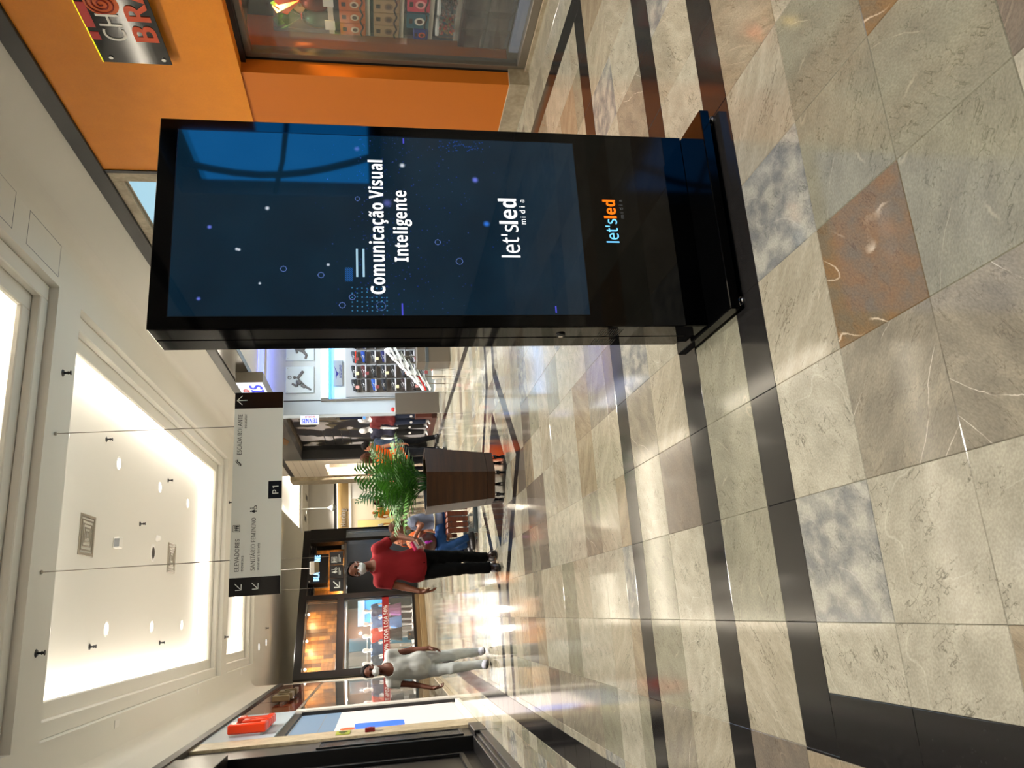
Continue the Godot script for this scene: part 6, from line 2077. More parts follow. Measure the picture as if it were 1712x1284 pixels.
	put("handle", MB.new().tube([Vector3(-0.07, 0.22, 0.04), Vector3(-0.06, 0.30, 0.04), Vector3(0.06, 0.30, 0.04), Vector3(0.07, 0.22, 0.04)], [0.009], 8).done(), mat(Color(0.2, 0.06, 0.035), 0.4), bag)
	put("charm", MB.new().ell(Vector3(0.0, 0.13, 0.11), Vector3(0.022, 0.04, 0.015), Basis.IDENTITY, 10, 8).ell(Vector3(0.01, 0.08, 0.112), Vector3(0.012, 0.022, 0.012), Basis.IDENTITY, 8, 6).done(), mat(Color(0.55, 0.10, 0.55), 0.4), bag)
	# second figure on the bench, beyond her
	o = Vector3(1.18, 0, -11.75)
	j = rig(1.64, o, -PI / 2)
	for k in ["head", "neck", "chest", "waist", "pelvis", "shL", "shR", "elL", "elR", "wrL", "wrR"]:
		j[k] += dn
	j.head += Vector3(-0.10, -0.05, 0.02); j.neck += Vector3(-0.05, 0, 0)
	j.hipL = Vector3(1.2, 0.49, -11.66); j.hipR = Vector3(1.2, 0.49, -11.84)
	j.knL = Vector3(0.80, 0.50, -11.65); j.knR = Vector3(0.80, 0.50, -11.88)
	j.anL = Vector3(0.85, 0.10, -11.65); j.anR = Vector3(0.86, 0.10, -11.9)
	j.toeL = Vector3(-1, 0, 0); j.toeR = Vector3(-1, 0, 0)
	t = thing("person", "long brown-haired person in a green and black striped top seated behind the red-shirted man", "person", o)
	var stripes := picture(8, 64, func(_x: int, y: int) -> Color: return Color(0.16, 0.20, 0.05) if (y / 8) % 2 == 0 else Color(0.03, 0.035, 0.02))
	var sm := mat(Color.WHITE, 0.8)
	sm.albedo_texture = stripes
	sm.uv1_triplanar = true
	sm.uv1_scale = Vector3(3.2, 3.2, 3.2)
	figure(t, j, {"skin": M.skin3, "shirt": sm, "sleeve": 0.8, "hem": 0.9, "trousers": cloth.call(Color(0.03, 0.05, 0.16)), "shoe": mat(Color(0.1, 0.1, 0.1), 0.5), "hair": M.brownhair, "hairlong": 0.16, "seed": 13, "cell": 0.016})
	var cu := thing("tote_bag", "orange bag with a small dark pattern leaning between the two seated figures", "bag", Vector3(1.0, 0.66, -11.38))
	f = Field.new(Vector3(-0.2, -0.05, -0.2), Vector3(0.2, 0.36, 0.2), 0.016)
	f.ell(Vector3(0, 0.14, 0), Vector3(0.15, 0.18, 0.07), 0.02)
	f.cut(Vector3(0, 0.0, 0), Vector3.DOWN)
	out = empty_out()
	f.emit(out)
	var dots := picture(32, 32, func(x: int, y: int) -> Color: return Color(0.16, 0.06, 0.03) if Vector2(x % 16 - 8, y % 16 - 8).length() < 3.5 else Color(0.80, 0.33, 0.04))
	var dm := mat(Color.WHITE, 0.7)
	dm.albedo_texture = dots
	dm.uv1_triplanar = true
	dm.uv1_scale = Vector3(12, 12, 12)
	put("cloth", soft(out), dm, cu)
	put("strap", MB.new().tube([Vector3(-0.08, 0.28, 0.0), Vector3(-0.06, 0.38, 0.0), Vector3(0.06, 0.38, 0.0), Vector3(0.08, 0.28, 0.0)], [0.01], 6).done(), mat(Color(0.6, 0.25, 0.03), 0.7), cu)
	# passers-by deeper in the hall
	var far := [
		["woman in an orange sleeveless top walking away behind the palm", 1.70, Vector3(3.02, 0, -15.2), PI * 0.9, {"skin": M.skin3, "shirt": cloth.call(Color(0.72, 0.27, 0.04)), "sleeve": 0.05, "hem": 0.80, "trousers": cloth.call(Color(0.03, 0.035, 0.05)), "shoe": mat(Color(0.03, 0.03, 0.03), 0.4), "hair": M.brownhair, "hairlong": 0.12, "seed": 21, "cell": 0.017, "neckr": 0.09}],
		["person in a grey T-shirt looking at a red phone in front of the tennis shop", 1.72, Vector3(3.62, 0, -16.9), PI * 1.25, {"skin": M.skin3, "shirt": cloth.call(Color(0.20, 0.24, 0.30)), "sleeve": 0.6, "trousers": cloth.call(Color(0.02, 0.02, 0.025)), "shoe": mat(Color(0.03, 0.03, 0.03), 0.4), "hair": M.hair, "seed": 23, "cell": 0.018}],
		["woman in a striped blouse and blue trousers before the golden sign shop", 1.62, Vector3(4.35, 0, -31.0), 0.4, {"skin": M.skin2, "shirt": sm, "sleeve": 0.5, "trousers": cloth.call(Color(0.03, 0.07, 0.16)), "shoe": mat(Color(0.1, 0.1, 0.1), 0.4), "hair": M.hair, "hairlong": 0.03, "seed": 25, "cell": 0.022}],
		["dark-haired person in a green top far behind the palm fronds", 1.76, Vector3(4.55, 0, -27.0), 0.3, {"skin": M.skin2, "shirt": cloth.call(Color(0.10, 0.22, 0.10)), "sleeve": 0.5, "trousers": cloth.call(Color(0.04, 0.04, 0.06)), "shoe": mat(Color(0.1, 0.1, 0.1), 0.4), "hair": M.hair, "seed": 27, "cell": 0.022}],
		["dark-haired passer-by in a white shirt near the stone pillar at the turn", 1.70, Vector3(3.75, 0, -21.0), -0.4, {"skin": M.skin3, "shirt": cloth.call(Color(0.7, 0.7, 0.7)), "sleeve": 0.7, "trousers": cloth.call(Color(0.05, 0.05, 0.08)), "shoe": mat(Color(0.1, 0.1, 0.1), 0.4), "hair": M.hair, "seed": 29, "cell": 0.022}]]
	for k in far.size():
		var q: Array = far[k]
		j = rig(q[1], q[2], q[3], [Vector3(0.06, -0.27, 0.02), Vector3(0.0, -0.22, 0.10), Vector3(-0.06, -0.27, 0.02), Vector3(-0.0, -0.22, 0.10)] if k != 1 else [Vector3(0.05, -0.25, 0.06), Vector3(-0.10, 0.10, 0.20), Vector3(-0.05, -0.25, 0.06), Vector3(0.10, 0.10, 0.20)])
		t = thing("person", q[0], "person", q[2])
		figure(t, j, q[4])
		if k == 1:
			var pp: Vector3 = (j.wrL + j.wrR) / 2.0 + (j.face as Basis).z * 0.10 + Vector3(0, 0.06, 0)
			var ph := thing("phone", "small red phone held by the person in the grey T-shirt", "phone", pp, q[3])
			put("case", boxmesh(Vector3(-0.037, -0.075, -0.006), Vector3(0.037, 0.075, 0.006), 0.004), mat(Color(0.6, 0.04, 0.04), 0.4), ph)
			put("screen", boxmesh(Vector3(-0.033, -0.07, -0.0075), Vector3(0.033, 0.07, -0.0055)), mat(Color(0.03, 0.03, 0.04), 0.1), ph)


# ---------------------------------------------------------------- far end, where the hall turns right
func build_far_end() -> void:
	struct("wall_turn_white", boxmesh(Vector3(2.9, 3.52, -38.0), Vector3(9.6, 4.76, -38.2)), M.white, "white wall over the far shop with the golden sign board")
	struct("trim_turn_black", boxmesh(Vector3(2.9, 3.40, -37.98), Vector3(9.6, 3.53, -38.2)), M.blacktrim, "black strip above the golden sign board")
	var gold := mat(Color(0.50, 0.42, 0.29), 0.35, 0.2)
	struct("wall_golden_board", boxmesh(Vector3(2.9, 2.84, -38.0), Vector3(9.6, 3.38, -38.15)), gold, "brushed golden sign board of the far shop")
	put("strip_light", boxmesh(Vector3(2.9, 3.37, -37.86), Vector3(9.6, 3.39, -37.84)), M.glow, get_node("wall_golden_board"))
	area("golden_board_source", Vector3(5.0, 3.36, -37.84), Vector3(0, -1, -0.6), 4.0, 0.03, Color(1.0, 0.92, 0.72), 1.2)
	var sg := thing("shop_lettering", "silver lettering with a crossed emblem on the golden board of the far shop", "sign", Vector3(3.75, 2.98, -38.0))
	text(sg, "lettering", "Hering", Vector3(0.48, 0.02, 0.02), 0.22, 0.85, mat(Color(0.62, 0.60, 0.58), 0.3, 0.6), true, 0.04)
	for e in [-1.0, 1.0]:
		put("crossed_stroke", MB.new().box(Vector3(0.2, 0.13, 0.04), Vector3(0.09, 0.42, 0.04), 0.01, Basis(Vector3.BACK, 0.75 * e)).done(), mat(Color(0.66, 0.64, 0.62), 0.3, 0.6), sg)
	# shop interior: white with a cream lit niche and hanging rails
	struct("wall_far_shop", boxmesh(Vector3(2.9, 0, -40.5), Vector3(9.6, 3.5, -40.7)), M.cream, "cream back wall of the far shop")
	struct("ceiling_far_shop", boxmesh(Vector3(2.9, 2.84, -40.6), Vector3(9.6, 2.9, -38.1)), M.white, "white ceiling of the far shop")
	struct("trim_far_shop_frame", MB.new().bx(Vector3(5.55, 0, -38.0), Vector3(9.6, 2.84, -38.15)).bx(Vector3(2.9, 2.72, -37.97), Vector3(9.6, 2.84, -38.15)).done(), M.white, "white front of the far shop beside its opening")
	area("far_shop_light_source", Vector3(5.0, 2.83, -39.3), Vector3(0, -1, 0), 3.6, 1.6, Color(1, 0.95, 0.86), 7.0)
	var pn := thing("ceiling_panel_light", "bright panel light in the ceiling of the far shop", "light", Vector3(5.0, 2.84, -39.3))
	put("panel", boxmesh(Vector3(-1.8, -0.006, -0.8), Vector3(1.8, 0.0, 0.8)), glow(Color(1, 0.96, 0.88), 1.2), pn)
	put("frame", boxmesh(Vector3(-1.83, -0.004, -0.83), Vector3(1.83, 0.0, 0.83)), M.white, pn)
	var nk := thing("lit_niche", "cream lit wall niche with two rails in the far shop", "niche", Vector3(4.0, 0.3, -40.45))
	put("board", boxmesh(Vector3(-0.9, 0, 0), Vector3(0.75, 2.2, 0.03)), mat(Color(0.82, 0.76, 0.52), 0.5), nk)
	for k in 2:
		put("rail", MB.new().cyl(Vector3(-0.5 + k * 0.7, 1.5, 0.3), Vector3(-0.5 + k * 0.7, 0.6, 0.3), 0.02, 0.02, 8).cyl(Vector3(-0.5 + k * 0.7, 1.5, 0.03), Vector3(-0.5 + k * 0.7, 1.5, 0.3), 0.02, 0.02, 8).done(), M.chrome, nk)
	garment_figure("mannequin in a white, navy and yellow jersey in the far shop", "mannequin", "mannequin", "", Vector3(3.95, 0, -37.4), 0.2, 1.0, mat(Color(0.75, 0.74, 0.72), 0.8), mat(Color(0.03, 0.05, 0.12), 0.8), "trousers", mat(Color(0.70, 0.42, 0.10), 0.5))
	garment_figure("mannequin in a yellow shirt beside the white jersey one", "mannequin", "mannequin", "", Vector3(4.75, 0, -37.6), 0.1, 1.0, mat(Color(0.75, 0.45, 0.05), 0.8), mat(Color(0.05, 0.05, 0.06), 0.8), "trousers", mat(Color(0.70, 0.42, 0.10), 0.5))
	# pendant dome and slots in the last ceiling
	var pd := thing("pendant_sensor", "small white cone hanging on a thin rod before the golden sign board", "pendant", Vector3(4.48, 4.75, -33.0))
	put("rod", MB.new().cyl(Vector3.ZERO, Vector3(0, -1.28, 0), 0.012, 0.012, 8).done(), M.signwhite, pd)
	put("cone", MB.new().lathe([Vector2(0.02, -1.24), Vector2(0.14, -1.42), Vector2(0.14, -1.50), Vector2(0.0, -1.52)], 18).done(), M.signwhite, pd)
	put("dome", MB.new().ell(Vector3(0, -1.52, 0), Vector3(0.07, 0.07, 0.07), Basis.IDENTITY, 12, 8).done(), M.grey, pd)
	for q in [[5.55, -38.0 + 1.0], [4.5, -36.6]]:
		var sv := thing("slot_vent", "slim dark ceiling slot near the golden sign board, %s" % ["right one" if q[0] > 5.0 else "left one"][0], "vent", Vector3(q[0], 4.75, q[1]), 0.0, "far ceiling slots")
		put("frame", boxmesh(Vector3(-0.14, -0.008, -0.45), Vector3(0.14, 0.002, 0.45), 0.003), M.alu, sv)
		put("slot", boxmesh(Vector3(-0.09, -0.011, -0.4), Vector3(0.09, -0.006, 0.4)), M.black, sv)
	struct("wall_turn_right", boxmesh(Vector3(6.9, 0, -24.9), Vector3(7.0, 4.75, -38.0)), M.cream, "cream wall on the right of the turning hall")


# ---------------------------------------------------------------- behind the camera
func build_behind() -> void:
	struct("wall_white_behind", MB.new().bx(Vector3(4.312, 0, 2.1), Vector3(4.6, 3.91, 14)).bx(Vector3(4.312, 3.3, 0.2), Vector3(4.6, 3.91, 2.1)).bx(Vector3(4.312, 0, 0.95), Vector3(4.6, 1.3, 2.1)).done(), M.white, "white wall behind the camera on the right")
	struct("wall_left_behind", boxmesh(Vector3(-1.56, 0, 2.0), Vector3(-1.9, 3.95, 14)), M.cream, "cream wall behind the camera on the left")
	# added glowing blue panel, out of view, for the blue reflection in the totem
	var vw := thing("added_blue_panel", "added unseen bright blue panel with dark curved struts, mirrored in the totem", "screen", Vector3(4.36, 1.35, 1.33))
	put("case", boxmesh(Vector3(0.02, 0.0, -0.55), Vector3(0.14, 1.75, 0.62), 0.01), M.black, vw)
	put("screen", boxmesh(Vector3(0.0, 0.04, -0.51), Vector3(0.02, 1.71, 0.58), 0.004), glow(Color(0.0, 0.42, 0.70), 5.0), vw)
	area("added_blue_panel_source", Vector3(4.33, 2.2, 1.36), Vector3(-1, 0, 0), 1.0, 1.6, Color(0.15, 0.6, 1.0), 0.8)
	var pts := []
	for k in 9:
		var a := k / 8.0
		pts.append(Vector3(-0.12 - 0.05 * sin(a * PI), 0.0 + 1.75 * a, -0.1 + 0.3 * sin(a * 2.4)))
	put("strut", MB.new().tube(pts, [0.035], 8).done(), M.darkgrey, vw)
	put("strut", MB.new().tube([Vector3(-0.1, 0.75, -0.55), Vector3(-0.13, 0.85, 0.0), Vector3(-0.1, 1.0, 0.62)], [0.025], 8).done(), M.darkgrey, vw)
	put("bracket", boxmesh(Vector3(-0.16, -0.08, -0.55), Vector3(0.14, 0.0, 0.62), 0.01), M.darkgrey, vw)
	# dark leather bench whose corner shows at the lower edge of the hall
	var bn := thing("leather_bench", "dark brown upholstered bench with a rounded corner at the photo edge", "bench", Vector3(0.58, 0, -0.55), PI / 4)
	put("seat", boxmesh(Vector3(-0.60, 0.10, 0.02), Vector3(0.62, 0.42, 0.47), 0.03), mat(Color(0.075, 0.045, 0.035), 0.45), bn)
	put("plinth", boxmesh(Vector3(-0.54, 0.0, 0.07), Vector3(0.56, 0.10, 0.42)), M.black, bn)


# ---------------------------------------------------------------- the screen totem
func build_kiosk() -> void:
	var t := thing("screen_totem", "tall glossy black advertising totem with a lit portrait screen", "totem", Vector3(1.4325, 0, -2.645))
	var x0 := -0.4275
	var x1 := 0.4275
	put("base", MB.new().bx(Vector3(-0.4375, 0.02, -0.33), Vector3(0.4175, 0.06, 0.205), 0.003).done(), M.gloss, t)
	for p in [Vector2(-0.40, 0.185), Vector2(0.385, 0.185), Vector2(-0.40, -0.29), Vector2(0.385, -0.29)]:
		put("levelling_foot", MB.new().lathe([Vector2(0.0, 0.0), Vector2(0.018, 0.0), Vector2(0.016, 0.008), Vector2(0.006, 0.01), Vector2(0.006, 0.022)], 14, Vector3(p.x, 0.0, p.y)).done(), M.chrome, t)
	var body := put("body", MB.new().bx(Vector3(x0, 0.06, -0.112), Vector3(x1, 2.137, -0.006), 0.004).bx(Vector3(x0, 0.11, -0.222), Vector3(x1, 2.137, -0.116), 0.004).bx(Vector3(x0 + 0.006, 0.07, -0.2), Vector3(x1 - 0.006, 2.13, -0.02)).done(), M.gloss, t)
	put("front_glass", boxmesh(Vector3(x0, 0.06, -0.0058), Vector3(x1, 2.137, 0.0), 0.002), M.gloss, t)
	# screen picture: dark navy with drifting points of light
	rng.seed = 99
	var im := Image.create(380, 768, false, Image.FORMAT_RGB8)
	var base := noise(5, 0.006, 3)
	for y in 768:
		for x in 380:
			var g := base.get_noise_2d(x, y) * 0.5 + 0.5
			im.set_pixel(x, y, Color(0.045 + 0.02 * g, 0.13 + 0.05 * g, 0.19 + 0.06 * g))
	var dab := func(x: int, y: int, r: float, c: Color) -> void:
		for yy in range(int(y - r * 2), int(y + r * 2) + 1):
			for xx in range(int(x - r * 2), int(x + r * 2) + 1):
				if xx >= 0 and yy >= 0 and xx < 380 and yy < 768:
					var d := Vector2(xx - x, yy - y).length() / r
					im.set_pixel(xx, yy, im.get_pixel(xx, yy).lerp(c, clampf(1.4 - d, 0.0, 1.0)))
	for k in 420:
		var y := 330 + int(absf(rng.randfn(0.0, 90.0)))
		if k % 5 == 0:
			y = 250 + rng.randi() % 350
		var c := Color(0.10, 0.25, 0.75) if rng.randf() < 0.7 else Color(0.35, 0.45, 0.9)
		if y < 760:
			dab.call(rng.randi() % 380, y, 0.5 + rng.randf() * 0.7, c)
	for q in [[33, 50, 3.5, 0], [175, 63, 4.0, 0], [216, 164, 4.0, 1], [63, 154, 2.5, 1], [101, 275, 3.0, 1], [191, 577, 6.0, 2], [316, 417, 5.0, 1], [288, 560, 6.0, 0], [130, 116, 3.0, 1], [131, 112, 3.0, 1], [232, 386, 8.0, 3], [350, 330, 5.0, 3]]:
		dab.call(q[0], q[1], q[2], [Color(0.45, 0.50, 0.95), Color(0.95, 0.96, 1.0), Color(0.2, 0.5, 0.95), Color(0.35, 0.38, 0.65)][q[3]])
	for k in 46:
		dab.call(8 + (k % 6) * 9 + rng.randi() % 3, 318 + (k / 6) * 9, 1.3, Color(0.35, 0.75, 1.0))
	for k in 60:
		dab.call(352 + rng.randi() % 26, 490 + int(rng.randf() * 90), 1.1, Color(0.1, 0.35, 0.8))
	for q in [[18, 370, 9], [20, 300, 6], [36, 318, 6], [80, 262, 6], [92, 195, 6], [240, 330, 5], [150, 480, 6], [110, 520, 7]]:
		for a in 40:
			dab.call(q[0] + int(q[2] * cos(a * TAU / 40.0)), q[1] + int(q[2] * sin(a * TAU / 40.0)), 0.6, Color(0.5, 0.6, 0.95))
	for q in [[0, 408, 24, 3], [4, 700, 14, 3], [366, 420, 12, 3]]:
		for xx in range(q[0], q[0] + q[2]):
			for yy in range(q[1], q[1] + q[3]):
				im.set_pixel(mini(xx, 379), yy, Color(0.35, 0.35, 0.95))
	for xx in range(77, 135):
		for yy in 4:
			im.set_pixel(xx, 326 + yy, Color(0.75, 0.92, 1.0))
			im.set_pixel(xx, 338 + yy, Color(0.75, 0.92, 1.0))
	for xx in range(68, 96):
		for yy in 14:
			if (xx + yy) % 4 < 2:
				im.set_pixel(xx, 306 + yy, Color(0.15, 0.45, 0.8))
	var tx := ImageTexture.create_from_image(im)
	var sm := mat(Color(0.01, 0.012, 0.015), 0.03)
	sm.metallic_specular = 0.5
	sm.emission_enabled = true
	sm.emission = Color.BLACK
	sm.emission_texture = tx
	sm.emission_energy_multiplier = 0.6
	var a := Vector3(1.054 - 1.4325, 2.07, 0.0008)
	var b := Vector3(1.812 - 1.4325, 0.537, 0.0008)
	var sc := put("screen", MB.new().panel(a, Vector3(b.x, a.y, a.z), b, Vector3(a.x, b.y, a.z)).done(), sm, t)
	put("screen_edge", MB.new().bx(Vector3(a.x - 0.003, b.y - 0.003, -0.001), Vector3(b.x + 0.003, b.y, 0.0012)).bx(Vector3(a.x - 0.003, a.y, -0.001), Vector3(b.x + 0.003, a.y + 0.003, 0.0012)).bx(Vector3(a.x - 0.003, b.y, -0.001), Vector3(a.x, a.y, 0.0012)).bx(Vector3(b.x, b.y, -0.001), Vector3(b.x + 0.003, a.y, 0.0012)).done(), M.satin, t)
	area("screen_source", Vector3(1.433, 1.30, -2.63), Vector3(0, 0, 1), 0.75, 1.5, Color(0.35, 0.65, 1.0), 0.12)
	# its lettering
	var o := Vector3(1.4325, 0, 0.0)
	var wt := glow(Color(1, 1, 1), 0.95)
	var tl := func(s: String, x: float, y: float, cap: float, w: float, m: Material, bold: bool) -> void:
		text(sc, "screen_lettering", s, Vector3(x, y, 0.001) - o, cap, w, m, bold, 0.001)
	tl.call("Comunicação Visual", 1.139, 1.313, 0.054, 0.566, wt, true)
	tl.call("Inteligente", 1.271, 1.224, 0.052, 0.302, wt, true)
	tl.call("let's", 1.293, 0.792, 0.070, 0.140, wt, false)
	tl.call("led", 1.437, 0.792, 0.070, 0.112, wt, true)
	for q in [["m", 1.437], ["i", 1.4665], ["d", 1.485], ["i", 1.512], ["a", 1.533]]:
		tl.call(q[0], q[1], 0.759, 0.021, 0.0, wt, false)
	text(t, "screen_lettering", "let's", Vector3(1.362 - 1.4325, 0.384, 0.0005), 0.050, 0.106, glow(Color(0.45, 0.80, 1.0), 1.1), false, 0.001)
	text(t, "screen_lettering", "led", Vector3(1.471 - 1.4325, 0.383, 0.0005), 0.050, 0.083, glow(Color(1.0, 0.45, 0.02), 1.1), true, 0.001)
	for q in [["m", 1.471], ["i", 1.495], ["d", 1.510], ["i", 1.530], ["a", 1.546]]:
		text(t, "screen_lettering", q[0], Vector3(q[1] - 1.4325, 0.352, 0.0005), 0.015, 0.0, mat(Color(0.45, 0.48, 0.5), 0.4), false, 0.001)
	# side: lock and ventilation slots
	put("lock", MB.new().cyl(Vector3(x0 - 0.006, 0.638, -0.085), Vector3(x0 + 0.004, 0.638, -0.085), 0.018, 0.018, 18).done(), M.black, t)
	put("lock_core", MB.new().cyl(Vector3(x0 - 0.008, 0.638, -0.09), Vector3(x0, 0.638, -0.09), 0.009, 0.009, 12).done(), M.chrome, t)
	for h in 2:
		for k in 11:
			put("vent_slot", boxmesh(Vector3(x0 - 0.0006, 0.398 + k * 0.0085, -0.102 - h * 0.11), Vector3(x0 + 0.003, 0.4015 + k * 0.0085, -0.030 - h * 0.11)), M.black, t)


# ---------------------------------------------------------------- hanging signs
func build_hanging_signs() -> void:
	var t := thing("hanging_sign", "long white hanging direction sign with dark ends and black lettering", "sign", Vector3(1.3925, 2.66, -8.58))
	var o := Vector3(1.3925, 2.66, -8.58)
	put("board", boxmesh(Vector3(-1.1045, -0.26, -0.05), Vector3(1.1045, 0.258, -0.004), 0.004), M.signwhite, t)
	put("white_face", boxmesh(Vector3(0.475, 2.40, -8.584) - o, Vector3(2.312, 2.918, -8.58) - o, 0.001), M.signwhite, t)
	put("dark_end", boxmesh(Vector3(0.287, 2.40, -8.6) - o, Vector3(0.475, 2.918, -8.578) - o, 0.002), M.signdark, t)
	put("dark_end", boxmesh(Vector3(2.311, 2.40, -8.6) - o, Vector3(2.497, 2.918, -8.578) - o, 0.002), M.signdark, t)
	put("level_patch", boxmesh(Vector3(1.294, 2.40, -8.582) - o, Vector3(1.486, 2.541, -8.578) - o, 0.001), mat(Color(0.03, 0.05, 0.10), 0.15), t)
	for x in [2.094, 0.653]:
		put("rod", MB.new().cyl(Vector3(x - o.x + (0.02 if x > 1.0 else 0.01), 0.255, -0.03), Vector3(x - o.x, 4.75 - o.y, -0.03), 0.005, 0.005, 8).done(), M.steel, t)
		put("rod_cap", MB.new().cyl(Vector3(x - o.x, 4.735 - o.y, -0.03), Vector3(x - o.x, 4.75 - o.y, -0.03), 0.02, 0.02, 10).done(), M.steel, t)
	var z := -8.5795
	var w := func(s: String, x: float, y: float, cap: float, wd: float) -> void:
		text(t, "lettering", s, Vector3(x, y, z) - o, cap, wd, M.ink, false, 0.0012)
	w.call("ELEVADORES", 0.54, 2.825, 0.044, 0.337)
	w.call("elevators", 0.54, 2.781, 0.026, 0.160)
	w.call("SANITÁRIO FEMININO", 0.543, 2.663, 0.044, 0.552)
	w.call("women's toilets", 0.543, 2.616, 0.026, 0.280)
	w.call("ESCADA ROLANTE", 1.79, 2.832, 0.046, 0.455)
	w.call("escalator", 2.085, 2.786, 0.026, 0.163)
	text(t, "lettering", "P1", Vector3(1.345, 2.435, -8.5785) - o, 0.062, 0.085, M.signwhite, false, 0.0012)
	icons(t, M.ink, Vector3(0.953, 2.824, z) - o, 0.072, Vector3(1.145, 2.655, z) - o, 0.075)
	# escalator icon
	put("escalator_icon", MB.new().tube([Vector3(1.665, 2.835, z) - o, Vector3(1.685, 2.835, z) - o, Vector3(1.715, 2.872, z) - o, Vector3(1.735, 2.872, z) - o], [0.006], 6).done(), M.ink, t)
	put("escalator_icon", MB.new().tube([Vector3(1.67, 2.852, z) - o, Vector3(1.68, 2.852, z) - o, Vector3(1.71, 2.888, z) - o, Vector3(1.725, 2.888, z) - o], [0.004], 6).done(), M.ink, t)
	var ar: Material = M.signwhite
	for q in [Vector3(0.345, 2.790, -8.577), Vector3(0.347, 2.620, -8.577)]:
		arrow(t, ar, q - o, 0.07)
	put("arrow", MB.new().bx(Vector3(2.402, 2.785, -8.578) - o, Vector3(2.410, 2.890, -8.5765) - o).box(Vector3(2.380, 2.866, -8.577) - o, Vector3(0.008, 0.075, 0.0015), 0.0, Basis(Vector3.BACK, -0.75)).box(Vector3(2.432, 2.866, -8.577) - o, Vector3(0.008, 0.075, 0.0015), 0.0, Basis(Vector3.BACK, 0.75)).done(), ar, t)
	# small dark sign farther down the hall
	t = thing("hanging_sign", "small dark grey hanging sign with an arrow and pictograms before the fashion store", "sign", Vector3(1.265, 2.585, -22.5))
	for k in 3:
		put("panel", boxmesh(Vector3(-0.545 + k * 0.3633, -0.185, -0.03), Vector3(-0.545 + k * 0.3633 + 0.3583, 0.185, 0.0), 0.004), mat(Color(0.085, 0.08, 0.085), 0.3), t)
	for x in [-0.42, 0.42]:
		put("rod", MB.new().cyl(Vector3(x, 0.18, -0.015), Vector3(x, 4.75 - 2.585, -0.015), 0.006, 0.006, 8).done(), M.steel, t)
	put("arrow", MB.new().box(Vector3(-0.36, 0.0, 0.002), Vector3(0.03, 0.24, 0.004), 0.0, Basis(Vector3.BACK, -0.785)).bx(Vector3(-0.46, -0.10, 0.0), Vector3(-0.43, 0.07, 0.004)).bx(Vector3(-0.46, -0.10, 0.0), Vector3(-0.29, -0.07, 0.004)).done(), ar, t)
	icons(t, ar, Vector3(0.24, -0.02, 0.001), 0.155, Vector3(-0.06, -0.02, 0.001), 0.155)
	for x in [-0.10, 0.26]:
		put("caption_line", boxmesh(Vector3(x, -0.08, 0.0), Vector3(x + 0.2, -0.07, 0.003)), ar, t)
		put("caption_line", boxmesh(Vector3(x, -0.12, 0.0), Vector3(x + 0.11, -0.112, 0.003)), ar, t)
	# little box on a rod before the shop sign
	t = thing("wireless_box", "small white box hanging on a rod in front of the fashion store name", "box", Vector3(1.24, 2.98, -20.0))
	put("case", boxmesh(Vector3(-0.155, 0.0, -0.05), Vector3(0.155, 0.11, 0.05), 0.006), M.white, t)
	put("beige_cover", boxmesh(Vector3(-0.12, -0.11, -0.04), Vector3(0.14, 0.0, 0.045), 0.006), mat(Color(0.45, 0.40, 0.30), 0.6), t)
	put("rod", MB.new().cyl(Vector3(0, 0.11, 0), Vector3(0, 4.75 - 2.98, 0), 0.008, 0.008, 8).done(), M.white, t)


func arrow(t: Node3D, m: Material, p: Vector3, s: float) -> void:
	# points down and left; p is the corner
	put("arrow", MB.new().bx(p, p + Vector3(s * 0.9, s * 0.11, 0.001)).bx(p, p + Vector3(s * 0.11, s * 0.9, 0.001)).box(p + Vector3(s * 0.52, s * 0.52, 0.0005), Vector3(s * 0.11, s * 1.3, 0.001), 0.0, Basis(Vector3.BACK, -0.785)).done(), m, t)


